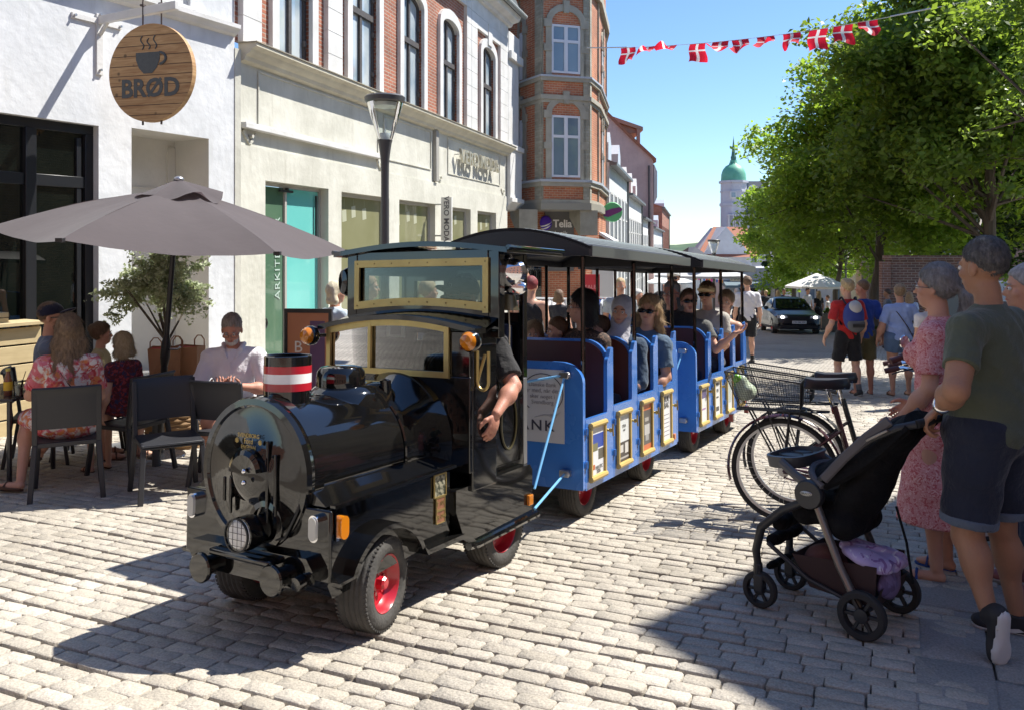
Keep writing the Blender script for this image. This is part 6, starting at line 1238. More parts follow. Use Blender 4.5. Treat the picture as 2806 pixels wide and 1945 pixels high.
# coupling rods between engine and first carriage
cr = thing('coupling_rods', 'thin light blue steel rods linking the black engine to the first carriage', 'rods', WG_M)
iw = WG_M.inverted(); L0 = iw @ (LOCO_M @ Vector((-.03, 1.50, .30))); L1 = iw @ (LOCO_M @ Vector((-.10, 1.50, .99)))
for a, b in (((-.06,-.27,.99), (L0.x,L0.y,.36)), ((-.06,-.27,.345), (L0.x,L0.y,.24)), ((-.06,-.27,1.0), (-.42,-.42,.93))):
    mb = MB(); mb.cyl(a, b, .0085, 8); mb.build('rod', M_lblue, cr)
cr2 = thing('coupling_rods', 'thin light blue steel rod hanging between the two blue carriages', 'rods', WG_M)
mb = MB(); mb.cyl((-.06,2.43,.99), (-.12,1.98,.45), .0085, 8); mb.build('rod', M_lblue, cr2)
mb = MB(); mb.box(-.55,-.40,1.85,2.5,.24,.28); mb.build('drawbar', M_blackmetal, cr2)
# ------------------------------------------------------------------ street furniture
M_lampgrey = pm('lamp_post_grey', (.055,.055,.06), rough=.45, coat=.2)
M_lampglass = glass_mat('lamp_glass', (.86,.90,.90))
def lamp(label, px, Y, hgt=4.35, name='street_lamp'):
    t = thing(name, label, 'street lamp', Matrix.Translation(XG(px, Y)), 'street lamps with conical glass heads')
    z = hgt; mb = MB(); mb.lathe([(.11,-.1),(.11,.5),(.065,.55),(.062,1.5),(.056,z-1.35),(.058,z-1.05),(.070,z-.90),(.094,z-.73),(.108,z-.68),(.0,z-.68)], (0,0,0), 'z', 24); mb.build('pole', M_lampgrey, t)
    mb = MB(); mb.lathe([(.095,z-.68),(.11,z-.66),(.252,z-.17),(.256,z-.12)], (0,0,0), 'z', 40); hd_ = mb.build('glass_cone', M_lampglass, t)
    mb = MB(); mb.lathe([(0,z-.04),(.26,z-.045),(.292,z-.07),(.285,z-.13),(.256,z-.15),(.24,z-.10),(0,z-.10)], (0,0,0), 'z', 40); mb.build('cap', M_lampgrey, t)
    mb = MB(); mb.lathe([(.09,z-.68),(.09,z-.63),(.075,z-.58),(0,z-.57)], (0,0,0), 'z', 24); mb.lathe([(.0,z-.58),(.014,z-.57),(.014,z-.38),(0,z-.37)], (0,0,0), 'z', 8); mb.lathe([(.20,z-.15),(.19,z-.20),(.0,z-.24)], (0,0,0), 'z', 24); mb.build('reflector', pm('reflector_white', (.55,.58,.58), rough=.2), hd_)
    return t
lamp('near street lamp standing in front of the cream shop wall', 1055, 12.0, 4.42)
lamp('street lamp with bird spikes seen above the tail of the train', 1956, 39, 4.1)
lamp('far lamp beside the smallest tree, above the parked car', 2190, 74, 4.4)
lamp('street lamp under the middle tree above the walker in red', 2318, 53, 4.3)
lamp('street lamp with its lantern above the head of the man in green', 2677, 30, 4.6)
# bunting
bt = thing('flag_bunting', 'cord with red and white cross flags strung across the street', 'bunting')
cA = D(1610,133,27.3); cB = D(2640,6,21.5)
def cord(t): p = cA.lerp(cB, t); p.z -= 4*t*(1-t)*.30; return p
mb = MB(); mb.tube([cord(t) for t in np.linspace(0,1,40)], .008, 5); mb.build('cord', pm('cord_white', (.6,.6,.6)), bt)
for t0, t1 in ((0,.13),(.84,.93)): mb = MB(); mb.tube([cord(t)+Vector((0,0,.012)) for t in np.linspace(t0,t1,6)], .02, 6); mb.build('end_rod', pm('rod_white', (.6,.6,.6)), bt)
def flagm(n, c):
    m, nt, b = _new(n); b.inputs['Base Color'].default_value = rgba(c); b.inputs['Roughness'].default_value = .8; tl = _n(nt, 'ShaderNodeBsdfTranslucent'); tl.inputs[0].default_value = rgba(c); mx = _n(nt, 'ShaderNodeMixShader'); mx.inputs[0].default_value = .5; nt.links.new(b.outputs[0], mx.inputs[1]); nt.links.new(tl.outputs[0], mx.inputs[2]); nt.links.new(mx.outputs[0], nt.nodes['Material Output'].inputs[0]); return m
M_fr = flagm('flag_red', (.75,.02,.05)); M_fw = flagm('flag_white', (.85,.85,.85))
for k, (fx, lift, tw_, sw_) in enumerate(((1412,25,.35,.25),(1455,68,-.3,.1),(1503,80,.2,0),(1569,6,.1,.08),(1622,62,.3,-.1),(1667,50,-.5,.3),(1722,60,.6,.4),(1778,40,-.6,.55),(1839,4,.05,-.05),(1897,22,.2,.3),(1953,48,.5,.6))):
    px = fx*KW; best = min(np.linspace(0,1,500), key=lambda t: abs(CX_+F_*cord(t).x/cord(t).y-px)); p = cord(best); dr_ = (cB-cA).normalized()
    side = Vector((dr_.y,-dr_.x,0)).normalized()*-1; mb = MB(); nx, nz2 = 12, 12; w, hh = .50, .58; V = []; n_ = 13
    lf = R_(lift)
    for j in range(n_):
        for i in range(n_):
            a = i/12-.5; b = j/12; ang = lf*(.4+.6*b)+.25*math.sin(5*a+k)*b; ox = dr_*(a*w+sw_*b*.16+.03*math.sin(b*6+k)); off = side*(-math.sin(ang)*hh*b+.05*math.sin(a*8+3*tw_+k)*b+tw_*a*b*.3); dz = Vector((0,0,-math.cos(ang)*hh*b)); V.append(p+ox+off+dz)
    F0 = []; 
    red = []; wh = []
    for j in range(12):
        for i in range(12):
            f = (j*13+i, j*13+i+1, (j+1)*13+i+1, (j+1)*13+i); (wh if i in (5,6) or j in (4,) else red).append(f)
    mb.V = [tuple(v) for v in V]; mb.F = red+wh; mb.M = [0]*len(red)+[1]*len(wh); mb.n = len(V); mb.build('flag', [M_fr, M_fw], bt, fix=False, ang=80)

# ------------------------------------------------------------------ café parasol
ub = Vector(XG(429, 7.58)); up = thing('parasol', 'big open grey-brown parasol with a black pole over the café tables', 'parasol', Matrix.Translation(ub))
uc = Vector((.20, 0, 2.50)); R = 1.52; zr = 2.03
ang0 = [R_(a) for a in (200, 260, 320, 380, 440, 500)]
cor = []
for a in ang0: x, y = R*math.cos(a), R*math.sin(a); cor.append(Vector((uc.x+x, uc.y+y, zr-.078*x+.02*y)))
M_can = pm('parasol_fabric', (.105,.087,.092), (.088,.073,.078), 2, .85, bump=.2, bscale=9, sheen=.2)
_nt = M_can.node_tree; _b = _nt.nodes['Principled BSDF']; _tl = _n(_nt, 'ShaderNodeBsdfTranslucent'); _tl.inputs[0].default_value = (.13,.10,.11,1); _mx = _n(_nt, 'ShaderNodeMixShader'); _mx.inputs[0].default_value = .3; _o = _nt.nodes['Material Output']; _nt.links.new(_b.outputs[0], _mx.inputs[1]); _nt.links.new(_tl.outputs[0], _mx.inputs[2]); _nt.links.new(_mx.outputs[0], _o.inputs[0])
mb = MB(); N = 14; Mr = 10
for k in range(6):
    a, b = cor[k], cor[(k+1) % 6]; V = []; 
    for i in range(N+1):
        t = i/N
        ea = uc.lerp(a, t)+Vector((0,0,.045*math.sin(math.pi*t))); eb = uc.lerp(b, t)+Vector((0,0,.045*math.sin(math.pi*t)))
        for j in range(Mr+1):
            s = j/Mr; p = ea.lerp(eb, s); sag = math.sin(math.pi*s)*t; p += Vector((0,0,-.06*sag)); c = uc.copy(); c.z = p.z; p = p+(c-p)*(.055*math.sin(math.pi*s)*t*t); p.z += .006*math.sin(s*19+k)*math.sin(t*9); V.append(p)
    F2 = [(i*(Mr+1)+j, i*(Mr+1)+j+1, (i+1)*(Mr+1)+j+1, (i+1)*(Mr+1)+j) for i in range(1, N) for j in range(Mr)]+[(0, (Mr+1)+j+1, (Mr+1)+j) for j in range(Mr)]
    mb.raw(V, F2)
cn = mb.build('canopy', M_can, up, fix=False, ang=22)
mb = MB()
for k in range(6):      # vent flap
    a0, a1 = ang0[k], ang0[k]+R_(60); V = []
    for i in range(4):
        r = .02+.12*i
        for j in range(7): t = a0+(a1-a0)*j/6; V.append(uc+Vector((r*math.cos(t), r*math.sin(t), .075-.045*i-.018*math.sin(math.pi*j/6)*i+.012*math.sin(t*5)*i)))
    mb.raw(V, [(i*7+j,i*7+j+1,(i+1)*7+j+1,(i+1)*7+j) for i in range(3) for j in range(6)])
mb.build('vent_flap', M_can, cn, fix=False)
mb = MB(); mb.ell(tuple(uc+Vector((0,0,.08))), (.045,.045,.03)); mb.build('finial', M_steel, up)
M_pole = pm('pole_black', (.012,.012,.014), rough=.35)
pz = lambda z: Vector((.20*z/2.56, 0, z))
mb = MB(); mb.tube([pz(0), pz(.95)], .030, 12); mb.tube([pz(.9), pz(.98), pz(1.10), pz(1.17)], [.030,.043,.040,.026], 12); mb.tube([pz(1.15), pz(2.55)], .024, 12); mb.build('pole', M_pole, up)
mb = MB(); mb.tube([pz(1.05), pz(1.05)+Vector((.11,0,.0)), pz(1.05)+Vector((.13,0,.02))], .010, 6); mb.build('crank_handle', M_steel, up)
for k in range(6): mb = MB(); mb.tube([uc+Vector((0,0,-.03)), uc.lerp(cor[k], .5)+Vector((0,0,.015)), cor[k]+Vector((0,0,-.012))], .009, 6); rb_ = mb.build('rib', M_pole, up); mb = MB(); mb.tube([pz(2.05), uc.lerp(cor[k], .52)+Vector((0,0,.01))], .007, 6); mb.build('strut', M_pole, rb_); mb = MB(); mb.cbox(tuple(cor[k]), (.05,.05,.03)); mb.build('corner_cap', M_pole, rb_)
mb = MB(); mb.tube([(0,0,-.03),(0,0,.5)], .038, 12, sq=1); mb.cyl((-.05,-.03,.16),(-.02,-.03,.16),.016,8); mb.cyl((-.05,-.03,.3),(-.02,-.03,.3),.016,8); mb.build('base_tube', pm('base_galvanised', (.10,.11,.12), rough=.6, metal=.3), up)

# ------------------------------------------------------------------ chairs and tables
M_chair = pm('chair_anthracite', (.022,.023,.028), rough=.5)
ch0 = thing('cafe_chair', 'black plastic café chair', 'chair')
def leg(p0, p1): mb = MB(); mb.beam(p0, p1, .030, .038); mb.build('leg', M_chair, ch0, bevel=.006)
def leg2(*pts):
    mb = MB()
    for a, b in zip(pts[:-1], pts[1:]): mb.beam(a, b, .030, .038)
    mb.build('leg', M_chair, ch0, bevel=.006)
for s in (-1, 1):
    leg2((s*.245,-.27,0), (s*.215,-.20,.43), (s*.215,-.255,.86)); leg((s*.235,.245,0), (s*.205,.19,.43))
mb = MB(); n = 10; V = []
for i in range(n+1):
    for j in range(n+1): x = -.215+.43*j/n; y = -.21+.43*i/n; V.append((x, y, .445-.018*math.sin(math.pi*i/n)*math.sin(math.pi*j/n)-.01*max(0,(i/n-.85))*8))
mb.raw(V+[(x,y,z-.014) for x,y,z in V], [(i*(n+1)+j,i*(n+1)+j+1,(i+1)*(n+1)+j+1,(i+1)*(n+1)+j) for i in range(n) for j in range(n)]+[((n+1)**2+i*(n+1)+j,(n+1)**2+(i+1)*(n+1)+j,(n+1)**2+(i+1)*(n+1)+j+1,(n+1)**2+i*(n+1)+j+1) for i in range(n) for j in range(n)]); mb.build('seat', M_chair, ch0)
mb = MB()
for s in (-1,1): mb.beam((s*.212,-.21,.425),(s*.212,.21,.425),.02,.035)
mb.beam((-.21,.2,.425),(.21,.2,.425),.02,.035); mb.beam((-.21,-.2,.425),(.21,-.2,.425),.02,.035); mb.build('seat_frame', M_chair, ch0, bevel=.004)
mb = MB(); V = []; m = 12
for i in range(9):
    z = .55+.31*i/8
    for j in range(m+1): x = -.225+.45*j/m; V.append((x, -.215-.055*(z-.45)/.41-.03*math.cos(x/.225*1.3)+.012+(.012 if i == 8 else 0)*-1, z))
mb.raw(V+[(x,y+.014,z) for x,y,z in V], [(i*(m+1)+j,i*(m+1)+j+1,(i+1)*(m+1)+j+1,(i+1)*(m+1)+j) for i in range(8) for j in range(m)]+[(9*(m+1)+i*(m+1)+j,9*(m+1)+(i+1)*(m+1)+j,9*(m+1)+(i+1)*(m+1)+j+1,9*(m+1)+i*(m+1)+j+1) for i in range(8) for j in range(m)]); mb.tube([V[8*(m+1)+j] for j in range(m+1)], .012, 6); mb.build('backrest', M_chair, ch0)
chairs = [((-3.46,6.54), -26.6, 'black café chair in front, under the woman in the floral dress'), ((-2.64,6.46), 149, 'empty black café chair facing the street'), ((-3.32,7.30), -68, 'black café chair seen from its side, under the blonde child'), ((-4.05,8.05), 78, 'black café chair under the girl with the bun'), ((-2.42,7.45), 200, 'black café chair under the man in the white shirt'), ((-2.30,6.95), 15, 'black chair back standing directly behind the chimney of the engine'), ((-4.35,7.75), 68, 'black café chair under the man in the navy cap')]
for i, ((x, y), hd_, lb) in enumerate(chairs):
    c = ch0 if i == 0 else copy_tree(ch0)
    c.matrix_world = Matrix.Translation((x, y, gz(x, y)+.004)) @ Matrix.Rotation(-R_(hd_), 4, 'Z'); tag(c, lb, 'chair', 'black café chairs')
M_tab = pm('table_black', (.02,.02,.024), rough=.25, coat=.3)
def table(label, x, y, r, square, top=M_tab, h=.735):
    t = thing('cafe_table', label, 'table', (x, y, gz(x, y)), 'café tables'); mb = MB()
    if square: mb.box(-r,r,-r,r,h-.02,h)
    else: mb.lathe([(0,h-.018),(r,h-.018),(r,h),(0,h)], (0,0,0), 'z', 40)
    mb.build('table_top', top, t, bevel=.004)
    for s in ((-1,-1),(1,-1),(1,1),(-1,1)) if square else ((0,0),):
        mb = MB(); mb.cyl((s[0]*(r-.06),s[1]*(r-.06),0),(s[0]*(r-.06),s[1]*(r-.06),h-.02),.02 if square else .026,10); mb.build('leg', M_tab, t)
    if not square: mb = MB(); mb.lathe([(0,.0),(.22,.0),(.21,.015),(.03,.03),(0,.03)], (0,0,0), 'z', 24); mb.build('foot', M_tab, t)
    return t
table('black square café table of the family at the left edge', -4.35, 7.05, .38, True)
table('small round café table with thin leg behind the girl', -3.92, 8.5, .32, False, pm('table_grey_top', (.30,.30,.31), rough=.2, coat=.5))
table('round café table carrying the paper bags by the olive tree', -3.36, 8.05, .27, False)
# bottle, glasses on the family table
def at_table(px, Y): p = D(px, 1000, Y); return Vector((p.x, p.y, gz(p.x, 7.05)+.737))
bo = thing('juice_bottle', 'small bottle with yellow label on the family table', 'bottle', at_table(22, 6.86)); mb = MB(); mb.lathe([(0,0),(.031,0),(.033,.01),(.033,.115),(.028,.135),(.015,.17),(.014,.20),(0,.20)], (0,0,0), 'z', 24); mb.build('bottle_body', pm('juice_brown', (.20,.07,.03), rough=.1, coat=1), bo)
mb = MB(); mb.lathe([(.0338,.04),(.0338,.11)], (0,0,0), 'z', 24); mb.build('label', pm('label_yellow', (.72,.45,.03)), bo); mb = MB(); mb.lathe([(0,.195),(.018,.195),(.018,.215),(0,.215)], (0,0,0), 'z', 16); mb.build('bottle_cap', pm('cap_yellow', (.6,.5,.1)), bo)
for lb, px, Y in (('drinking glass with straw next to the yellow-labelled bottle', 50, 6.80), ('glass jar drink held near the flowered dress', 128, 7.05)):
    g = thing('drinking_glass', lb, 'glass', at_table(px, Y), 'glasses on the café table'); mb = MB(); mb.lathe([(0,.0),(.030,.0),(.038,.13),(.036,.13),(.028,.01),(0,.01)], (0,0,0), 'z', 24); mb.build('glass_wall', glass_mat('tumbler', (.85,.88,.88)), g)
    mb = MB(); mb.lathe([(0,.012),(.028,.012),(.032,.08),(0,.08)], (0,0,0), 'z', 20); mb.build('drink', pm('drink_pale', (.3,.32,.30), rough=.1), g); mb = MB(); mb.tube([(.0,0,.02),(.05,.02,.2)], .003, 5); mb.build('straw', M_pole, g)
mb = MB(); mb.lathe([(0,0),(.10,0),(.12,.012),(0,.006)], (0,0,0), 'z', 28); pl_ = mb.build('plate', pm('plate_dark', (.05,.04,.035), rough=.3)); pl_.location = at_table(85, 6.95); tag(pl_, 'dark plate with food beside the drinking glass', 'plate')
# paper bags
M_kraft = pm('kraft_paper', (.36,.20,.11), (.30,.165,.09), 5, .8, bump=.25)
for i, (px, Y, w, lb) in enumerate(((455, 8.02, .26, 'brown paper bag with red inside standing behind the parasol pole'), (517, 8.12, .24, 'second brown paper bag leaning right of the red-lined bag'))):
    b_ = thing('paper_bag', lb, 'bag', Matrix.Translation((D(px,1000,Y).x, Y, gz(0,8.05)+.737)) @ Matrix.Rotation(R_(12-20*i), 4, 'Z'), 'paper shopping bags'); mb = MB()
    a, d_ = w/2, .07; V = [(-a,-d_,0),(a,-d_,0),(a,d_,0),(-a,d_,0),(-a-.02,-d_-.01,.30),(a+.015,-d_-.02,.31),(a+.01,d_+.01,.30),(-a-.01,d_+.02,.31),(0,-d_-.035,.30),(0,-d_+.01,.0)]
    mb.raw(V, [(0,9,8,4),(9,1,5,8),(1,2,6,5),(2,3,7,6),(3,0,4,7),(0,3,2,1)]); bo_ = mb.build('bag_body', M_kraft, b_, smooth=False, fix=False)
    mb = MB(); mb.raw([(x*.97,y*.9,z-.012) for x,y,z in V[4:8]], [(0,1,2,3)]); mb.build('red_lining', pm('lining_red', (.45,.03,.03)), b_)
    for s in (-1, 1): mb = MB(); mb.tube([(-.05+s*a*.6,s*d_,.30),(-.05+s*a*.6,s*d_,.36),(-.02+s*a*.6,s*d_,.40),(.02+s*a*.6,s*d_,.40),(.05+s*a*.6,s*d_,.36),(.05+s*a*.6,s*d_,.30)], .006, 6); mb.build('bag_handle', M_kraft, bo_)
# slatted wooden crates under the window
M_pine = pm('pale_pine', (.52,.42,.24), (.42,.33,.18), 5, .7, stretch=(1,1,5))
pk_ = thing('wooden_counter', 'pale slatted wooden counter below the black shop window', 'counter', MBR)
for k in range(6): mb = MB(); mb.box(.30,.33,-4.4,-1.38,.08+k*.20,.08+k*.20+.18); mb.build('slat', M_pine, pk_, bevel=.004)
for y in (-4.3,-3.2,-2.2,-1.46): mb = MB(); mb.box(.22,.298,y,y+.08,.0,1.28); mb.build('upright', M_pine, pk_)
mb = MB(); mb.box(.0,.40,-4.4,-1.36,1.285,1.325); mb.build('counter_top', M_pine, pk_, bevel=.004)
cr_ = thing('wooden_crate', 'small pale crate on top of the slatted counter', 'crate', MBR @ Matrix.Translation((.2,-2.15,1.327)))
for z in (0,.06): mb = MB(); mb.box(-.10,.10,0,.42,z,z+.05); mb.build('slat', M_pine, cr_)
gp = thing('reflection_plants', 'dark green potted plants added in place of foliage reflected in the shop window', 'potted plant', MBR @ Matrix.Translation((.14,-.95,0))); mb = MB(); mb.lathe([(0,0),(.12,0),(.15,.4),(.13,.4),(0,.36)], (0,0,0), 'z', 20); mb.build('pot', pm('pot_grey', (.06,.06,.06)), gp)  # plants added to stand for foliage reflected in the glass
P, L = crown_points((0,-.05,.85), (.16,.26,.42), 900, 20, 21, lump=.5); leaves('foliage', P, .07, leaf_mat('shrub_leaf', (.03,.055,.015), (.09,.13,.045), .3), gp, 9, 1.6, .1)
# poster board
pb = thing('poster_board', 'black-framed orange poster board standing behind the amber lamp of the engine', 'sign board', Matrix.Translation(XG(845, 8.3)) @ Matrix.Rotation(R_(-6), 4, 'Z')); mb = MB(); frame = MB()
for a in ((-.24,-.21,.05,1.40),(.21,.24,.05,1.40),(-.21,.21,1.36,1.40),(-.21,.21,.05,.10)): frame.box(a[0],a[1],-.02,.02,a[2],a[3])
frame.build('frame', M_blackmetal, pb); mb.box(-.21,.21,-.008,.008,.10,1.36); po = mb.build('poster', pm('poster_orange', (.50,.21,.10), (.42,.16,.08), 2.5, .4), pb)
text_obj('B', .16, .002, pm('poster_white', (.75,.72,.68)), po, 'lettering', face_my(-.10, -.011, 1.02)); mb = MB(); mb.box(.02,.17,-.0105,-.0085,.45,1.28); mb.build('poster_stripe', pm('poster_purple', (.12,.06,.14)), po)
# far parasols
def far_parasol(label, px, Y, r, ztop, c):
    t = thing('parasol', label, 'parasol', Matrix.Translation(XG(px, Y)), 'café parasols down the street'); mb = MB(); mb.lathe([(0,ztop),(r*.5,ztop-.32),(r,ztop-.62),(r,ztop-.72)], (0,0,0), 'z', 8); mb.build('canopy', pm('canvas_%d' % int(c[0]*100), c, rough=.8), t, fix=False, ang=15); mb = MB(); mb.cyl((0,0,0),(0,0,ztop),.03,8); mb.build('pole', M_pole, t)
far_parasol('white café parasol behind the parked dark car', 2238, 41, 1.55, 2.55, (.72,.71,.68))
far_parasol('pale grey parasol under the roof of the rear carriage', 1920, 40, 2.2, 3.05, (.42,.43,.46))
far_parasol('white parasol far down the left row', 1835, 60, 1.8, 3.0, (.6,.62,.63))
# clothes racks on the pavement behind the train
for k, (px, Y, lb) in enumerate(((1470, 16.5, 'white clothes rack with pale blouses behind the first carriage'), (1700, 18.5, 'white clothes rack with blue garments in front of the pale grey house'), (1545, 17.5, 'white clothes rack with dark garments beside the red poster'))):
    t = thing('clothes_rack', lb, 'clothes rack', Matrix.Translation(XG(px, Y)) @ Matrix.Rotation(R_(-20), 4, 'Z'), 'clothes racks outside the shop'); w = .6
    mb = MB(); mb.tube([(-w,0,0),(-w,0,1.45),(w,0,1.45),(w,0,0)], .018, 8); mb.tube([(-w,-.25,.02),(-w,.25,.02)], .018, 6); mb.tube([(w,-.25,.02),(w,.25,.02)], .018, 6); mb.build('rail', pm('rail_white', (.7,.7,.7)), t)
    cols = ((.65,.65,.68),(.55,.5,.48),(.6,.6,.62)) if k == 0 else (((.03,.12,.55),(.55,.58,.62),(.45,.42,.5)) if k == 1 else ((.04,.04,.05),(.10,.08,.08),(.3,.3,.32)))
    for i in range(11):
        x = -w+.09+i*.10; mb = MB(); c = cols[i % 3]; l = .75+.08*math.sin(i*2.3); mb.raw([(x,-.04,1.42),(x,-.20,1.34),(x+.02,-.22,1.36-l),(x-.01,.22,1.36-l),(x,.20,1.34),(x,.04,1.42),(x+.035,-.04,1.41),(x+.045,-.20,1.33),(x+.06,-.22,1.36-l),(x+.03,.22,1.36-l),(x+.045,.20,1.33),(x+.035,.04,1.41)], [(0,1,2,3,4,5),(11,10,9,8,7,6),(0,6,7,1),(1,7,8,2),(2,8,9,3),(3,9,10,4),(4,10,11,5)]); mb.build('garment', cloth('garment_%d%d' % (k, i % 3), c), t)
rp = thing('red_poster', 'red poster stand against the orange brick corner house', 'sign board', Matrix.Translation(XG(1618, 22.0))); mb = MB(); mb.box(-.24,.24,-.03,.03,1.35,2.05); mb.build('poster', pm('poster_red', (.50,.03,.04)), rp); mb = MB(); mb.cyl((0,0,0),(0,0,1.35),.02,8); mb.build('stand', M_steel, rp)
text_obj('SALE', .14, .004, pm('poster_pink', (.7,.35,.35)), rp, 'lettering', face_my(0,-.035,1.72))
bp_ = thing('blue_poster', 'blue and white notice on the wall beyond the clothes racks', 'sign board', Matrix.Translation(XG(1652, 24.0))); mb = MB(); mb.box(-.22,.22,-.03,.03,.95,1.4); mb.build('notice', pm('notice_blue', (.03,.16,.45)), bp_); mb = MB(); mb.box(-.3,.3,-.03,.02,1.45,2.3); mb.build('notice_white', pm('notice_pale', (.62,.62,.6)), bp_); mb = MB(); mb.cyl((0,.05,0),(0,.05,2.3),.02,8); mb.build('stand', M_steel, bp_)
# coloured bunting far away
fb = thing('flag_bunting', 'small multicoloured pennants above the far parasols', 'bunting'); pa, pb2 = D(1905,758,55), D(1982,768,55); mb = MB(); mb.tube([pa, pb2], .012, 4); mb.build('cord', pm('cord_white', (.6,.6,.6)), fb)
for i in range(11): p = pa.lerp(pb2, (i+.5)/11); mb = MB(); mb.raw([p+Vector((-.07,0,0)), p+Vector((.07,0,0)), p+Vector((.05,.01,-.22)), p+Vector((-.05,.01,-.22))], [(0,1,2,3)]); c = ((.7,.3,.05),(.65,.05,.3),(.7,.7,.7),(.05,.15,.5),(.6,.05,.05))[i % 5]; mb.build('pennant', pm('pennant_%d' % (i % 5), c), fb)
# planters by the far café
for k, (px, Y, lb) in enumerate(((2268, 36, 'grey wicker planter right of the parked car'), (2300, 34, 'low pale planter behind the walker in red'), (2385, 27, 'low wooden bench box behind the walker in blue'))):
    t = thing('planter', lb, 'planter', Matrix.Translation(XG(px, Y)), 'planters along the far café'); mb = MB(); mb.box(-.35,.35,-.25,.25,0,.7-.15*k); mb.build('box', pm('planter_grey', (.18,.16,.13), (.12,.11,.09), 30, .8, bump=.5), t, bevel=.02); P, L = crown_points((0,0,.75-.15*k), (.4,.3,.18), 500, 12, 30+k, lump=.5); leaves('foliage', P, .07, leaf_mat('shrub_leaf', (.05,.09,.02), (.14,.19,.06), .3), t, k)

# ------------------------------------------------------------------ parked dark saloon car
CRX, CRY = XG(2190, 31.8).x, 31.8
ca = thing('parked_car', 'dark blue saloon car with lit headlights facing the camera', 'car', Matrix.Translation((CRX, CRY, gz(0,CRY))) @ Matrix.Rotation(R_(-8), 4, 'Z') @ Matrix.Rotation(-SL, 4, 'X'))
M_car = pm('car_paint_dark', (.004,.006,.012), rough=.35, coat=.25)
def sect(y, pts): return [(x, y, z) for x, z in pts]
def loft(mb, secs, mi=0):
    n = len(secs[0]); V = [p for s in secs for p in s]; F = [(i*n+j, i*n+(j+1) % n, (i+1)*n+(j+1) % n, (i+1)*n+j) for i in range(len(secs)-1) for j in range(n)]; F += [tuple(range(n))[::-1], tuple(range((len(secs)-1)*n, len(secs)*n))]; mb.raw(V, F, mi)
def body(y, w, z0, zs, zt, wt):
    h = [(w*.93,z0),(w,z0+.12),(w*1.0,zs*.75),(w*.985,zs),(wt,zt),(wt*.5,zt+.02)]; return sect(y, h+[(-x, z) for x, z in reversed(h)])
mb = MB(); loft(mb, [body(-.02,.62,.30,.42,.58,.50), body(.06,.76,.20,.55,.66,.66), body(.25,.85,.18,.66,.74,.72), body(1.1,.88,.18,.78,.88,.74), body(1.35,.885,.18,.84,.93,.76), body(3.3,.885,.18,.90,.95,.76), body(3.5,.88,.18,.90,.98,.74), body(4.35,.86,.2,.88,.96,.70), body(4.5,.78,.3,.7,.85,.62)]); cb = mb.build('body', M_car, ca, ang=25)
mb = MB()
def roofs(y, zb, wb, zt, wt): return [(wb,y,zb),(wb*.97,y,zb+(zt-zb)*.5),(wt,y,zt-.05),(wt*.7,y,zt),(-wt*.7,y,zt),(-wt,y,zt-.05),(-wb*.97,y,zb+(zt-zb)*.5),(-wb,y,zb)]
loft(mb, [roofs(1.15,.90,.72,.93,.66), roofs(1.9,.92,.76,1.36,.56), roofs(2.4,.92,.77,1.42,.57), roofs(3.0,.93,.76,1.40,.56), roofs(3.7,.95,.72,1.0,.62)]); mb.build('roof', M_car, ca, ang=30)
mb = MB(); mb.raw([(-.66,1.18,.95),(.66,1.18,.95),(.56,1.85,1.335),(-.56,1.85,1.335)], [(0,1,2,3)]); mb.V = [(x, y-.02, z+.012) for x, y, z in mb.V]; mb.build('windscreen', pm('car_glass', (.01,.015,.015), rough=.05, spec=.6), ca)
for s in (-1, 1):
    mb = MB(); mb.raw([(s*.775,1.5,.98),(s*.775,3.3,.99),(s*.60,2.9,1.34),(s*.60,2.0,1.34)], [(0,1,2,3)]); mb.build('side_window', bpy.data.materials['car_glass'], ca)
    mb = MB(); mb.prism([(s*.42,.56),(s*.78,.60),(s*.80,.70),(s*.66,.735),(s*.42,.69)], 'y', -.0, .12); hl_ = mb.build('headlight', pm('headlamp_glass', (.5,.52,.55), rough=.05, coat=1), ca, smooth=False); mb = MB(); mb.ell((s*.60,-.01,.645), (.075,.03,.05)); 
    m_, nt_, b_ = _new('headlamp_glow'); b_.inputs['Base Color'].default_value = (1,1,.95,1); b_.inputs['Emission Color'].default_value = (1,.97,.9,1); b_.inputs['Emission Strength'].default_value = 3.; mb.build('lamp', m_, hl_)
    mb = MB(); mb.ell((s*.98,1.45,.98), (.10,.06,.07)); mb.build('wing_mirror', M_car, ca)
    for y in (.85, 3.55): wheel(ca, s*.78, y, .31, .31, .20, s)
mb = MB(); mb.box(-.40,.40,-.035,.02,.55,.68); gr = mb.build('grille', M_blackmetal, ca, bevel=.01); mb = MB(); mb.box(-.70,.70,-.03,.05,.24,.34); mb.build('air_intake', M_blackmetal, ca)
mb = MB(); mb.box(-.26,.26,-.065,-.045,.40,.51); npl = mb.build('number_plate', pm('plate_white', (.62,.62,.62)), ca, bevel=.004); text_obj('CH 58 230', .10, .003, pm('plate_black', (.02,.02,.02)), npl, 'lettering', face_my(0,-.068,.455))
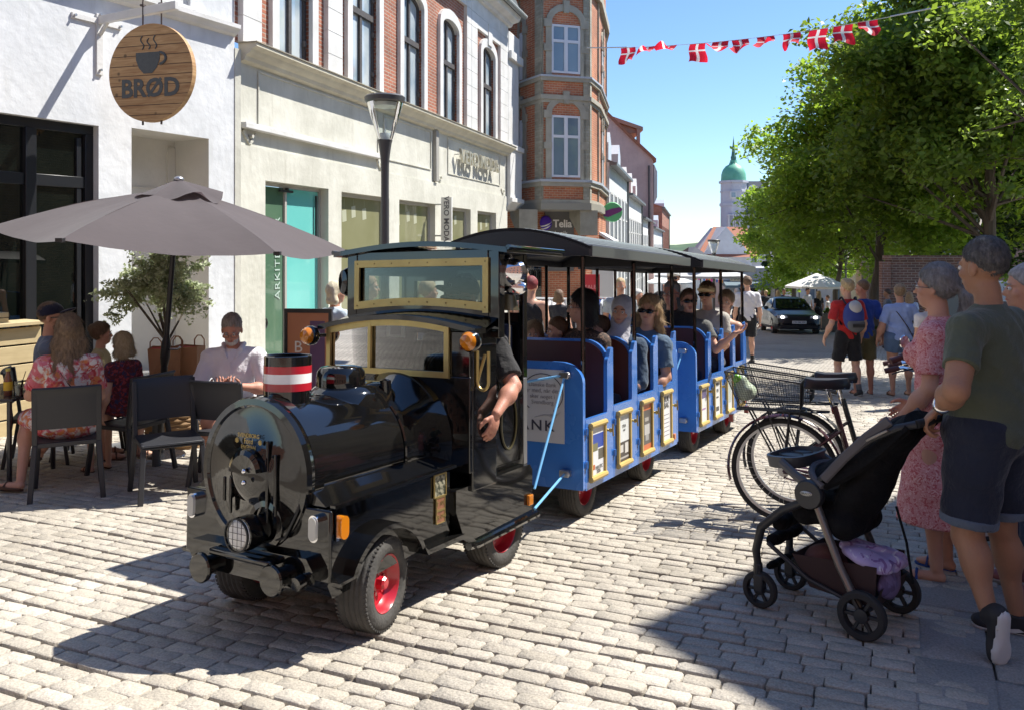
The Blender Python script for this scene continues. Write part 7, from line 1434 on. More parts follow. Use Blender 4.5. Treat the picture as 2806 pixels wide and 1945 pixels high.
# ------------------------------------------------------------------ bicycles (local y = direction of travel, x = its right)
M_bframe = pm('bike_maroon', (.045,.012,.018), rough=.25, coat=.6); M_alu2 = pm('rim_aluminium', (.55,.55,.56), rough=.3, metal=.7); M_tyre2 = pm('bike_tyre', (.02,.02,.02), rough=.8); M_saddle = pm('saddle_black', (.015,.015,.017), rough=.4, coat=.3)
def bike(label, M, frame, dark, basket=True, R=.35):
    t = thing('bicycle', label, 'bicycle', M, 'parked bicycles')
    def bwheel(y, nm='wheel'):
        w = bpy.data.objects.new(nm, None); COL.objects.link(w); w.parent = t; w.location = (0, y, R)
        mb = MB(); mb.tube([(0,(R-.018)*math.cos(a),(R-.018)*math.sin(a)) for a in np.linspace(0,2*math.pi,65)[:-1]], .019, 8, closed=True); mb.build('tyre', M_tyre2, w)
        mb = MB(); mb.lathe([(R-.034,-.012),(R-.052,-.010),(R-.052,.010),(R-.034,.012),(R-.034,-.012)], (0,0,0), 'x', 64); mb.build('rim', M_alu2, w)
        mb = MB(); mb.cyl((-.05,0,0),(.05,0,0),.024,12); mb.cyl((-.03,0,0),(-.024,0,0),.04,14); mb.cyl((.024,0,0),(.03,0,0),.04,14); mb.build('hub', M_alu2, w)
        mb = MB()
        for k in range(32):
            a = 2*math.pi*k/32; b = a+(.5 if k % 2 else -.5); s = 1 if k % 4 < 2 else -1; mb.tube([(s*.027,.036*math.cos(b),.036*math.sin(b)),(0,(R-.05)*math.cos(a),(R-.05)*math.sin(a))], .0011, 3, cap=False)
        mb.build('spokes', M_alu2, w)
        return w
    bwheel(0); bwheel(1.12)
    B = Vector((0,.46,.29)); S = Vector((0,.33,.80)); H = Vector((0,.92,.80)); H2 = Vector((0,.955,.66))
    mb = MB(); mb.tube([B, Vector((0,.36,.68)), S], .019, 10); mb.tube([B+Vector((0,.02,.03)), Vector((0,.70,.42)), H2], .024, 10); mb.tube([Vector((0,.40,.52)), Vector((0,.66,.55)), H], .017, 10); mb.tube([H2, H, Vector((0,.90,.88))], .020, 10)
    for s in (-1,1): mb.tube([(s*.02,.44,.29),(s*.06,.2,.33),(s*.062,0,R)], .012, 8); mb.tube([(s*.02,.37,.64),(s*.06,.05,.40),(s*.062,0,R)], .010, 8)
    fr = mb.build('frame', frame, t)
    mb = MB(); 
    for s in (-1,1): mb.tube([(0,.955,.65),(s*.055,.97,.60),(s*.058,1.12,R)], .013, 8)
    mb.build('fork', frame, t)
    mb = MB(); mb.tube([S+Vector((0,.0,-.05)), Vector((0,.285,.93))], .014, 10); mb.build('seat_post', M_chrome, t)
    mb = MB(); P = [(-.11,-.105),(-.10,-.085),(-.02,-.06),(.10,-.025),(.16,-.018),(.17,0),(.16,.018),(.10,.025),(-.02,.06),(-.10,.085),(-.11,.105)]; P = [(-.13,-.06),(-.125,-.095),(-.06,-.10),(.03,-.045),(.15,-.020),(.165,0),(.15,.020),(.03,.045),(-.06,.10),(-.125,.095),(-.13,.06)]
    n = len(P); V = [(x, .27+y, .945-.02*(abs(x)/.1)**2) for y, x in P]+[(x*.75, .27+y*.92, .985-.012*math.cos(y*12)) for y, x in P]+[(x*.9, .27+y*.95, .915) for y, x in P]; mb.raw(V, [(i,(i+1)%n,n+(i+1)%n,n+i) for i in range(n)]+[tuple(range(n,2*n))]+[(2*n+i,2*n+(i+1)%n,(i+1)%n,i) for i in range(n)]+[tuple(range(2*n,3*n))[::-1]]); sa = mb.build('saddle', M_saddle, t, ang=50)
    mb = MB()
    for s in (-1,1): mb.tube([(s*.022,.16,.91),(s*.02,.30,.90),(s*.02,.40,.925)], .0035, 5); mb.tube([(s*.05,.17,.915+.0*a) if a == 0 else (s*.05,.17+.02*math.cos(a*2),.915-.012*a) for a in range(4)], .006, 6)
    mb.build('saddle_spring', M_chrome, sa)
    def fender(y, a0, a1, nm='mudguard'):
        mb = MB(); rr = R+.028; V = []; m = 26
        for i in range(m+1):
            a = R_(a0)+(R_(a1)-R_(a0))*i/m
            for x, d in ((-.030,-.012),(-.018,.0),(0,.004),(.018,.0),(.030,-.012)): V.append((x, y+(rr+d)*math.cos(a), R+(rr+d)*math.sin(a)))
        mb.raw(V, [(i*5+j,i*5+j+1,(i+1)*5+j+1,(i+1)*5+j) for i in range(m) for j in range(4)]); o = mb.build(nm, dark, t)
        return o
    fender(0, 20, 195); fender(1.12, 15, 160)
    mb = MB(); z = .755
    for s in (-1,1): mb.tube([(s*.055,-.30,z),(s*.055,.18,z),(s*.03,.30,.76)], .006, 6); mb.tube([(s*.055,-.22,z),(s*.065,-.02,R+.03)], .0065, 6); mb.tube([(s*.055,.05,z),(s*.065,.0,R+.03)], .0065, 6); mb.tube([(s*.055,-.10,z),(s*.065,.02,R+.06)], .005, 6)
    for y in (-.30,-.15,0,.15): mb.tube([(-.055,y,z),(.055,y,z)], .006, 6)
    rk = mb.build('luggage_rack', M_blackmetal, t)
    mb = MB(); mb.box(-.03,.03,-.36,-.33,.66,.71); mb.build('tail_light', pm('reflector_red', (.25,.01,.01), rough=.15), t)
    if basket:
        mb = MB(); b0, t0 = (-.13,.13,-.27,.12,.775), (-.19,.19,-.36,.13,1.02)
        lo = [(b0[0],b0[2],b0[4]),(b0[1],b0[2],b0[4]),(b0[1],b0[3],b0[4]),(b0[0],b0[3],b0[4])]; hi = [(t0[0],t0[2],t0[4]),(t0[1],t0[2],t0[4]),(t0[1],t0[3],t0[4]-.06),(t0[0],t0[3],t0[4]-.06)]
        mb.tube([Vector(p) for p in hi], .006, 6, closed=True); mb.tube([Vector(p) for p in lo], .005, 6, closed=True)
        for i in range(4): mb.tube([lo[i], hi[i]], .004, 5)
        bk = mb.build('basket', M_blackmetal, t); mb = MB()
        for i in range(4):
            a, b, c, d = [Vector(p) for p in (lo[i], lo[(i+1) % 4], hi[(i+1) % 4], hi[i])]; n = 26 if i % 2 else 20
            for k in range(1, n): mb.tube([a.lerp(b, k/n), d.lerp(c, k/n)], .0011, 3, cap=False)
            for k in range(1, 15): mb.tube([a.lerp(d, k/15), b.lerp(c, k/15)], .0011, 3, cap=False)
        for k in range(1, 18): mb.tube([Vector(lo[0]).lerp(Vector(lo[3]), k/18), Vector(lo[1]).lerp(Vector(lo[2]), k/18)], .0012, 3, cap=False)
        mb.build('wire_mesh', M_blackmetal, bk)
    mb = MB(); mb.tube([(0,.90,.86),(0,.885,1.02)], .013, 8); mb.tube([(-.29,.66,1.07),(-.27,.74,1.09),(-.18,.86,1.06),(0,.885,1.03),(.18,.86,1.06),(.27,.74,1.09),(.29,.66,1.07)], .011, 8); hb = mb.build('handlebar', M_chrome, t)
    for s in (-1,1): mb = MB(); mb.tube([(s*.294,.64,1.068),(s*.278,.72,1.088)], .017, 10); mb.build('grip', pm('grip_brown', (.09,.035,.03), rough=.6), hb); mb = MB(); mb.tube([(s*.26,.80,1.085),(s*.285,.72,1.065),(s*.29,.68,1.05)], .005, 6); mb.build('brake_lever', M_blackmetal, hb)
    mb = MB(); mb.tube([(.05,.43,.31),(.12,.40,.30)], .012, 6); 
    mb.lathe([(.095,-.004),(.10,-.004),(.10,.004),(.095,.004)], (.055,.46,.29), 'x', 28); mb.build('chainring', M_steel, t)
    mb = MB(); mb.tube([(.08,.46,.29),(.085,.56,.16)], .010, 6); mb.cbox((.13,.56,.16), (.10,.07,.022)); mb.tube([(-.06,.46,.29),(-.065,.36,.42)], .010, 6); mb.cbox((-.11,.36,.42), (.10,.07,.022)); mb.build('pedals', M_blackmetal, t)
    mb = MB(); mb.tube([(.045,0,R+.04),(.048,.44,.37),(.05,.55,.33),(.048,.46,.22),(.045,0,R-.04)], .016, 6, sq=.35); mb.build('chain_guard', dark, t)
    return t
def bf(px, Y, hd): return tilt_frame(XG(px, Y), hd)
b1 = bike('maroon bicycle with wire rear basket nearest the stroller', bf(2151,5.7,113), M_bframe, M_bframe)
b2 = bike('dark bicycle with wire rear basket on the far side of the maroon bicycle', bf(2183,6.12,115), pm('bike_black', (.015,.018,.02), rough=.25, coat=.5), M_blackmetal)
b3 = bike('bicycle whose wheel shows behind the legs of the man in green', bf(2860,5.05,150), M_bframe, M_bframe, False)
mi = thing('bicycle_mirror', 'round rear-view mirror and brown grip on the handlebar beside the pink dress', 'mirror', Matrix.Translation(D(2478,938,5.0)))
mb = MB(); mb.lathe([(0,-.008),(.026,-.006),(.030,0),(0,.001)], (0,0,0), 'y', 24, sy=1.4); mb.build('mirror_glass', M_chrome, mi); mb = MB(); mb.tube([(.0,.012,0),(.06,.02,-.01),(.14,.03,-.02)], .006, 6); mb.build('mirror_stem', M_blackmetal, mi)
mb = MB(); a = D(2440,990,4.95)-D(2478,938,5.0); b = D(2530,955,5.0)-D(2478,938,5.0); mb.tube([a, b], .018, 10); mb.build('grip', pm('grip_brown', (.09,.035,.03), rough=.6), mi)
gb = thing('plastic_bag', 'crumpled green and clear plastic bag in the nearer wire basket', 'bag', b1.matrix_world @ Matrix.Translation((-.05,-.25,.80))); S = Sdf(.03); S.ell((0,0,.06),(.07,.07,.06)).ell((0,-.03,.13),(.05,.04,.05)); S.noise = .008; sdf_obj('bag_film', S, .012, pm('bag_clear', (.45,.52,.38), rough=.2), gb)
S = Sdf(.02); S.cone((-.05,-.07,.10),(.06,-.05,.17),.022,.022); S.noise = .005; sdf_obj('green_wrap', S, .009, pm('bag_green', (.22,.55,.05), rough=.3), gb)

# ------------------------------------------------------------------ stroller
ST = tilt_frame(Vector((1.75,3.90,-SL*3.9)), -46.7)
st = thing('stroller', 'black folding pushchair with a tray, basket and three visible wheels parked in the shade', 'stroller', ST)
M_fab = pm('stroller_fabric', (.004,.004,.005), (.007,.007,.008), 20, .9, bump=.3, bscale=60, spec=.2); M_plast = pm('stroller_plastic', (.018,.019,.022), rough=.45); M_tubeg = pm('stroller_tube_silver', (.22,.20,.18), rough=.35, metal=.6); M_greyf = pm('stroller_grey_trim', (.10,.095,.10), (.08,.075,.08), 12, .85)
def swheel(x, y, r, w):
    o = bpy.data.objects.new('wheel', None); COL.objects.link(o); o.parent = st; o.location = (x, y, r)
    mb = MB(); mb.lathe([(r*.72,-w/2),(r*.93,-w/2),(r,-w*.3),(r,w*.3),(r*.93,w/2),(r*.72,w/2),(r*.68,0),(r*.72,-w/2)], (0,0,0), 'x', 40); mb.build('tyre', M_tyre2, o)
    mb = MB(); mb.lathe([(r*.30,-w*.4),(r*.30,w*.4),(0,w*.45)], (0,0,0), 'x', 20); mb.lathe([(r*.30,w*.4),(r*.30,-w*.4),(0,-w*.45)], (0,0,0), 'x', 20)
    for k in range(6): a = k*math.pi/3; mb.beam((0,r*.25*math.cos(a),r*.25*math.sin(a)),(0,r*.74*math.cos(a),r*.74*math.sin(a)),w*.35,r*.17,up=(1,0,0))
    mb.build('hub', M_plast, o, bevel=.002); return o
for s in (-1, 1):
    swheel(s*.225, 0.035, .108, .045); swheel(s*.17, .555, .088, .04)
    mb = MB(); mb.tube([(s*.20,.26,.60),(s*.205,.14,.30),(s*.205,.05,.125)], .0165, 12, sq=1.5); mb.build('rear_strut', M_tubeg if s < 0 else M_plast, st)
    mb = MB(); mb.tube([(s*.20,.27,.58),(s*.20,.42,.50),(s*.195,.53,.40),(s*.185,.565,.28),(s*.175,.56,.20)], [.02,.02,.022,.02,.018], 12); mb.build('front_strut', M_plast, st)
    mb = MB(); mb.tube([(s*.175,.56,.22),(s*.17,.565,.16),(s*.17+.0,.55,.09)], [.022,.024,.016], 10); mb.cbox((s*.17,.555,.12),(.05,.05,.09)); mb.build('castor', M_plast, st, bevel=.008)
    mb = MB(); mb.lathe([(0,-.028),(.062,-.028),(.068,-.018),(.068,.018),(.062,.028),(0,.028)], (s*.215,.27,.605), 'x', 32); hu = mb.build('hinge_disc', M_plast, st)
    if s < 0:
        mb = MB(); mb.ell((-.245,.275,.612), (.004,.030,.012), 20, 8); lg = mb.build('emblem', pm('emblem_silver', (.4,.4,.38), rough=.3, metal=.5), hu); text_obj('GRACO', .014, .001, pm('print_dark', (.05,.05,.05)), lg, 'lettering', Matrix(((0,0,-1,-.2495),(-1,0,0,.275),(0,1,0,.612),(0,0,0,1))))
    mb = MB(); mb.tube([(s*.205,.24,.66),(s*.205,.10,.80),(s*.20,-.03,.90)], .015, 10); mb.build('upper_tube', M_plast, st)
    mb = MB(); mb.beam((s*.222,-.005,.888),(s*.222,-.10,.945),.012,.034,up=(1,0,0)); mb.build('silver_band', M_tubeg, st, bevel=.003)
    mb = MB(); mb.tube([(s*.20,-.02,.895),(s*.20,-.13,.955),(s*.17,-.20,.975)], .018, 10); mb.build('handle_arm', M_plast, st)
mb = MB(); mb.tube([(-.175,-.20,.975),(-.10,-.225,.982),(.10,-.225,.982),(.175,-.20,.975)], .019, 12); mb.build('handlebar', pm('foam_black', (.014,.014,.015), rough=.8), st)
mb = MB(); mb.beam((-.20,.03,.125),(.20,.03,.125),.03,.02); mb.build('rear_axle', M_plast, st); 
for s in (-1,1): mb = MB(); mb.tube([(s*.19,.05,.13),(s*.185,.30,.20),(s*.19,.50,.33)], .011, 8); mb.build('lower_rail', M_plast, st)
S = Sdf(.03)     # seat shell and backrest
S.cone((-.14,.33,.50),(.14,.33,.50),.06,.06); S.cone((-.14,.14,.47),(.14,.14,.47),.07,.07); S.ell((0,.24,.50),(.185,.15,.07)); S.ell((0,.09,.62),(.185,.10,.20), rot_to((0,.86,.5))); S.ell((0,-.0,.78),(.18,.075,.20), rot_to((0,.88,.5))); S.ell((0,-.085,.90),(.165,.07,.10), rot_to((0,.8,.6))); S.cone((-.14,.46,.42),(.14,.46,.42),.035,.035); S.cone((-.14,.50,.33),(.14,.50,.33),.03,.03); S.cone((-.14,.52,.20),(.14,.52,.20),.018,.018); S.noise = .003
sdf_obj('seat_shell', S, .009, M_fab, st)
mb = MB(); V = []        # canopy: folded-back hood following the backrest
nn, mm = 12, 14
for i in range(nn+1):
    t = i/nn; y = .20-.38*t; zc = .665+.31*t-.03*math.sin(math.pi*t)
    for j in range(mm+1): a = math.pi*j/mm; hgt = .055+.03*math.sin(math.pi*t); V.append((-.215*math.cos(a), y+.11*math.sin(a)*(1-.55*t), zc+hgt*math.sin(a)-.02))
V2 = [(x*.96, y-.006, z-.012) for x, y, z in V]; k0 = len(V)
F = [(i*(mm+1)+j,i*(mm+1)+j+1,(i+1)*(mm+1)+j+1,(i+1)*(mm+1)+j) for i in range(nn) for j in range(mm)]; mb.raw(V+V2, F+[tuple(k0+q for q in f[::-1]) for f in F]+[tuple(nn*(mm+1)+j for j in range(mm+1))]); hoodo = mb.build('hood', M_fab, st, fix=False, ang=60)
mb = MB(); mb.tube([(-.218*math.cos(a), .205+.115*math.sin(a), .65+.06*math.sin(a)) for a in np.linspace(0, math.pi, 16)], .016, 8); mb.build('hood_edge', M_greyf, hoodo)
for s in (-1,1): mb = MB(); mb.tube([(s*.218,.20,.685),(s*.218,.10,.80),(s*.215,.0,.90),(s*.21,-.10,.985)], .014, 8, sq=1.6); mb.build('hood_piping', M_greyf, hoodo)
# tray
mb = MB(); P = []
for a in np.linspace(0, 2*math.pi, 28, endpoint=False): P.append((.20*math.copysign(abs(math.cos(a))**.6, math.cos(a)), .43+.105*math.copysign(abs(math.sin(a))**.7, math.sin(a))))
def trz(y): return .735+(.43-y)*.05
V = [(x, y, trz(y)+.02) for x, y in P]; V += [(x*.92, .43+(y-.43)*.88, trz(y)+.022) for x, y in P]; V += [(x*.90, .43+(y-.43)*.85, trz(y)-.0) for x, y in P]; V += [(x*.94, .43+(y-.43)*.9, trz(y)-.035) for x, y in P]; n = 28
mb.raw(V, [(i,(i+1)%n,n+(i+1)%n,n+i) for i in range(n)]+[(n+i,n+(i+1)%n,2*n+(i+1)%n,2*n+i) for i in range(n)]+[(i,3*n+i,3*n+(i+1)%n,(i+1)%n) for i in range(n)]+[tuple(range(2*n,3*n)),tuple(range(3*n,4*n))[::-1]]); tr = mb.build('tray', pm('tray_grey', (.055,.06,.07), rough=.4), st)
for x, y, r in ((-.11,.46,.045),(.0,.46,.055),(.12,.45,.045)): mb = MB(); mb.lathe([(r,.0),(r*1.06,.004),(r*1.12,0)], (x,y,trz(y)+.003), 'z', 24); mb.lathe([(0,.002),(r,.002)], (x,y,trz(y)-.0), 'z', 24); mb.build('cup_holder', M_plast, tr)
for s in (-1,1): mb = MB(); mb.tube([(s*.20,.42,.735),(s*.208,.34,.68),(s*.21,.27,.64)], .018, 8, sq=1.3); mb.build('tray_arm', bpy.data.materials['tray_grey'], tr)
# basket with things in it
mb = MB(); V = [(-.17,.0,.13),(.17,.0,.13),(.17,.30,.16),(-.17,.30,.16),(-.18,-.02,.32),(.18,-.02,.32),(.18,.38,.30),(-.18,.38,.30)]; mb.raw(V, [(0,3,2,1),(1,2,6,5),(2,3,7,6),(3,0,4,7)]); mb.raw([V[0],V[1],(.18,-.03,.22),(-.18,-.03,.22)], [(0,1,2,3)]); mb.build('basket', pm('basket_mesh_fabric', (.035,.018,.018), rough=.9), st, fix=False, smooth=False)
sh = thing('cloth_bundle', 'lilac and white blanket stuffed in the basket of the stroller', 'blanket', ST); S = Sdf(.03); S.ell((-.06,.06,.33),(.12,.14,.035), rot_to((0,.9,.35))); S.ell((.02,.02,.31),(.13,.10,.04)); S.noise = .007; sdf_obj('blanket', S, .008, floral_mat('lilac_print', (.40,.33,.55), [(.62,.60,.68),(.20,.11,.28)], 16, .4), sh)
sh = thing('fabric_bag', 'violet soft bag hanging low at the back of the stroller basket', 'bag', ST); S = Sdf(.03); S.ell((-.02,-.015,.22),(.12,.035,.08)); S.noise = .004; sdf_obj('soft_bag', S, .008, floral_mat('violet_print', (.19,.15,.30), [(.12,.09,.20)], 14, .45), sh)
sh = thing('brown_bag', 'brown fabric bag in the front of the stroller basket', 'bag', ST); S = Sdf(.03); S.ell((-.06,.27,.25),(.11,.10,.09)); S.noise = .004; sdf_obj('soft_bag', S, .010, pm('brown_cloth', (.15,.06,.045), (.11,.045,.035), 14, .9), sh)
mb = MB(); mb.tube([(-.15,-.10,.60),(-.15,-.14,.45),(-.14,-.15,.34),(-.13,-.155,.27)], .006, 6); mb.build('loose_strap', M_fab, st)
# ------------------------------------------------------------------ people
def ikarm(side, H, Mroot, target, hand, palm, bend=(0,-.3,-1), pz=.93, chest=1., sw0=.190, lean=(0,0)):
    s = H/1.75; x = -1 if side == 'L' else 1; inv = Mroot.inverted(); t = np.array(inv @ Vector(target))/s; ly = R_(lean[1])
    sh = np.array((x*sw0*chest, -.01*math.cos(ly)+.445*math.sin(ly), pz+.445*math.cos(ly))); d = t-sh; L = np.linalg.norm(d); a, b = .285, .262; L2 = min(L, a+b-.005); u = d/L; c = (a*a-b*b+L2*L2)/(2*L2); hgt = math.sqrt(max(0, a*a-c*c)); bd = np.array(bend, float); bd -= u*(bd@u); bd /= np.linalg.norm(bd)
    return (tuple(u*c+bd*hgt), tuple(u*L2), hand, palm)
def rootM(loc, hd): return Matrix.Translation(Vector(loc)) @ Matrix.Rotation(-R_(hd), 4, 'Z')
H_dark = ((.035,.022,.015),(.07,.045,.03)); H_brown = ((.10,.055,.03),(.19,.11,.06)); H_blond = ((.34,.24,.12),(.52,.40,.22)); H_grey = ((.20,.19,.19),(.38,.37,.37)); H_white = ((.55,.53,.50),(.72,.70,.66)); H_red = ((.16,.015,.02),(.24,.03,.035)); H_dgrey = ((.030,.029,.030),(.13,.125,.125)); H_black = ((.008,.007,.008),(.016,.014,.016)); H_lbrown = ((.17,.11,.06),(.33,.23,.13))
# foreground: man in green pushing the stroller
loc = GW(2222,1440); loc.z = gz(0,loc.y); hd_ = -38; Mr = rootM(loc, hd_); tgt = ST @ Vector((-.115,-.235,.99)); tgtR = ST @ Vector((.10,-.24,1.0))
aL = ikarm('L', 1.77, Mr, tgt+Vector((.055,.0,.055)), (-.30,.45,-.62), (.15,-.45,-.85), (-1,-.55,-.2), chest=1.16)
aR = ikarm('R', 1.77, Mr, tgtR+Vector((.05,.0,.06)), (-.25,.75,-.55), (-.1,-.5,-.85), (1,-.1,-.6), chest=1.16)
p, I = person('broad man in dark green t-shirt and navy shorts, holding the stroller handle', loc, hd_, 1.78, 'stand', 'tan', .0065, 'crop', H_dgrey, 'tee', cloth('tee_dark_green', (.075,.088,.058), (.062,.074,.050)), 'shorts', cloth('denim_navy', (.005,.008,.022), (.009,.014,.032)), 'shoe', (.02,.02,.022),
    head=(14,-4,0), arms={'L': aL, 'R': aR}, legs={'L': ((-.03,.03,-.43),(-.08,-.08,-.715),(.05,.12,-1.0)), 'R': ((.03,.0,-.43),(.10,-.04,-.835),(-.35,1,0))}, fat=1.42, chest=1.20, hips=1.16, sleeve=.62, hem=-.075, curl=.95)
J = I['J']
for sd in 'lr':          # turned-up hems
    hp_, kn, *_ = J[sd]; e = hp_+(kn-hp_)*.86; u = unit(kn-hp_); C = Sdf(.01); C.cone(e-u*.035, e+u*.01, .119, .116, None, [(e+u*.006, u), (e-u*.034, -u)]); sdf_obj('shorts_cuff', C, .007, cloth('denim_cuff', (.10,.13,.18)), p)
hp_, kn, an, fd, up_, heel, ball, toe, Rf = J['r']
mb = MB(); x = Rf[:,0]*-1; pts = [heel+fd*a+up_*b+x*.0455 for a, b in ((-.01,-.004),(.03,-.017),(.07,-.014),(.12,.004))]; pts2 = [heel+fd*a+up_*b+x*.0455 for a, b in ((.12,.004),(.05,-.003),(.012,.006),(-.01,-.004))]; mb.raw([tuple(q) for q in pts+pts2[1:-1]], [tuple(range(6))]); mb.raw([tuple(q+x*.002) for q in pts+pts2[1:-1]], [tuple(range(6))]); mb.build('shoe_mark', flat('sole_white', (.55,.55,.54)), p, fix=False)
sh, el_, wr, hdv, pn = J['L']
fw = unit(el_-wr); mb = MB(); a_ = np.cross(fw, (0,0,1)); a_ = unit(a_); b2_ = np.cross(fw, a_); mb.tube([wr+fw*.045+(a_*math.cos(t)+b2_*math.sin(t))*.0345 for t in np.linspace(0, 6.283, 24)[:-1]], .008, 8, closed=True, sq=.4); wt = mb.build('watch', M_chrome, p); mb = MB(); mb.tube([wr+fw*.022+(a_*math.cos(t)+b2_*math.sin(t))*.033 for t in np.linspace(0, 6.283, 24)[:-1]], .004, 6, closed=True); mb.build('bracelet', pm('bracelet_dark', (.02,.018,.02), rough=.4), p)
# woman in the pink dress
M_pink = floral_mat('pink_floral', (.62,.27,.27), [(.50,.10,.11),(.72,.42,.40)], 42, .45, warp=.8)
p, I = person('woman in a long pink floral dress with a grey ponytail', (2.36,4.65,gz(0,4.65)), -50, 1.69, 'stand', 'light', .009, 'pony', ((.16,.15,.15),(.33,.32,.31)), 'gown', M_pink, None, None, 'sandal', (.02,.06,.22), hem=-.62, head=(0,0,0), fat=1.05, female=True, breast=1.1, sleeve=.75, arms={'L': ((-.05,.0,-.28),(-.04,.16,-.48),(0,.6,-.7),(1,0,0)), 'R': ((.06,.02,-.28),(.06,.2,-.45),(0,.8,-.6),(-1,0,0))}, hips=1.05, glasses='spec')
# grey-haired person at the right edge
p, I = person('person with white wavy hair at the right edge, mostly hidden by the man in green', (2.72,4.42,gz(0,4.42)), -75, 1.68, 'stand', 'light', .011, 'bob', H_grey, 'tee', cloth('tee_light', (.35,.36,.38)), 'trousers', cloth('jeans_blue', (.02,.04,.085), (.04,.07,.13)), 'shoe', (.30,.12,.12), female=True)
# walkers
p, I = person('boy in a red sports shirt and black shorts walking away with a blue rucksack', GW(1906,889), -4, 1.74, 'stand', 'kid', .012, 'spiky', H_blond, 'tee', cloth('tee_red', (.50,.02,.02)), 'shorts', cloth('shorts_black', (.010,.010,.013)), 'shoe', (.03,.03,.03), head=(-25,0,0), sleeve=.8, hips=1.0, legs={'L': ((-.03,.08,-.43),(-.05,.0,-.82),(-.1,1,0)), 'R': ((.03,-.02,-.43),(.05,-.10,-.81),(.1,1,-.3))}, socks=cloth('sock_grey', (.12,.12,.13)), arms={'L': ((-.09,-.05,-.27),(-.14,.08,-.50),(0,.4,-1),(1,0,0)), 'R': ((.06,-.03,-.28),(.07,.1,-.50),(0,.3,-1),(-1,0,0))})
M_boy = p.matrix_world.copy(); bkp = thing('rucksack', 'blue and grey rucksack on the back of the boy in red', 'backpack', M_boy)
S = Sdf(.03); S.ell((0,-.20,1.22),(.16,.11,.23)); S.ell((0,-.27,1.12),(.13,.06,.13)); sdf_obj('rucksack_body', S, .012, pm('rucksack_blue', (.025,.045,.22), rough=.7), bkp); S = Sdf(.02); S.ell((0,-.285,1.10),(.135,.07,.12)); S.cut((0,0,1.16),(0,0,1)); sdf_obj('front_pocket', S, .012, pm('rucksack_grey', (.10,.105,.115), rough=.7), bkp); S = Sdf(.02); S.ell((0,-.24,1.35),(.10,.085,.11)); sdf_obj('top_flap', S, .012, pm('rucksack_silver', (.42,.42,.42), rough=.35), bkp)
mb = MB(); mb.beam((-.09,-.362,1.09),(.09,-.362,1.09),.012,.05); mb.build('pocket_zip', M_blackmetal, bkp)
for s in (-1,1): mb = MB(); mb.tube([(s*.09,-.14,1.40),(s*.11,-.03,1.50),(s*.12,.10,1.40),(s*.13,.06,1.20),(s*.14,-.10,1.08)], .018, 6, sq=.4); mb.build('shoulder_strap', M_blackmetal, bkp)
p, I = person('man in a blue polo shirt and olive shorts walking beside the boy in red', GW(1941,885), 4, 1.74, 'stand', 'red', .013, 'crop', H_brown, 'tee', cloth('polo_blue', (.015,.055,.30)), 'shorts', cloth('shorts_olive', (.13,.11,.045), (.07,.065,.03)), 'sandal', (.10,.05,.03), head=(-55,0,0), fat=1.15, sleeve=.75, arms={'L': ((-.05,-.02,-.28),(-.07,.05,-.52),(0,.3,-1),(1,0,0)), 'R': ((.09,-.02,-.27),(.12,.05,-.50),(0,.2,-1),(-1,0,0))})
p, I = person('woman in a light blue t-shirt and denim shorts with a shoulder strap, walking away', GW(2024,889), 3, 1.67, 'stand', 'light', .013, 'bun', H_lbrown, 'tee', cloth('tee_sky_blue', (.36,.48,.80)), 'shortshorts', cloth('denim_mid', (.07,.13,.24), (.11,.18,.30)), 'sandal', (.14,.08,.05), fat=1.45, chest=1.12, hips=1.22, female=True, sleeve=.85, arms={'L': ((-.10,-.03,-.26),(-.15,.04,-.48),(-.1,.3,-1),(1,0,0)), 'R': ((.12,-.02,-.25),(.12,.12,-.42),(-.2,.6,-.7),(-1,0,0))}, legs={'L': ((-.0,.05,-.43),(-.01,-.02,-.82),(-.1,1,0)), 'R': ((.03,.02,-.43),(.06,.07,-.83),(.1,1,0))})
T_ = I['T']; mb = MB(); mb.tube([T_(-.14,-.03,.50), T_(-.08,-.145,.38), T_(.05,-.175,.18), T_(.16,-.14,.0)], .011, 6, sq=.4); mb.build('bag_strap', pm('strap_brown', (.05,.03,.03)), p)
p, I = person('tall man in a white t-shirt and black shorts walking away behind the last carriage', GW(1681,817), 2, 1.90, 'stand', 'kid', .014, 'spiky', H_brown, 'tee', cloth('tee_white', (.72,.71,.76)), 'shorts', cloth('shorts_black', (.010,.010,.013)), 'shoe', (.03,.03,.03), sleeve=.8, legs={'L': ((-.0,.1,-.42),(-.02,-.02,-.80),(0,1,-.4)), 'R': ((.0,.02,-.43),(.02,.03,-.83),(0,1,0))}, socks=cloth('sock_black', (.02,.02,.02)))
# people further off
def far(label, px, Y, hd, H, hair, hc, topm, bt, bm, skin='light', **k):
    return person(label, XG(px, Y), hd, H, 'stand', skin, .022, hair, hc, k.pop('top', 'tee'), topm, bt, bm, 'shoe', (.03,.03,.03), hands=False, **k)
far('man in a grey t-shirt and dark shorts walking away left of the parked car', 2081, 44.6, 5, 1.72, 'crop', H_white, cloth('g1', (.14,.16,.20)), 'shorts', cloth('g2', (.03,.03,.05)))
far('person in dark jeans and cap with a small black backpack near the parked car', 2099, 40, -5, 1.68, 'short', H_blond, cloth('g3', (.02,.025,.04)), 'trousers', cloth('g4', (.03,.05,.09)))
far('person with bare arms in a pink top walking further left of the parked car', 2090, 47, 0, 1.70, 'bob', H_brown, cloth('g5', (.45,.25,.22)), 'shortshorts', cloth('g6', (.03,.03,.04)), top='tank')
far('woman with long blonde hair just left of the parked car', 2132, 37, 0, 1.68, 'straight', H_blond, cloth('g7', (.10,.09,.09)), 'trousers', cloth('g8', (.02,.02,.03)), female=True)
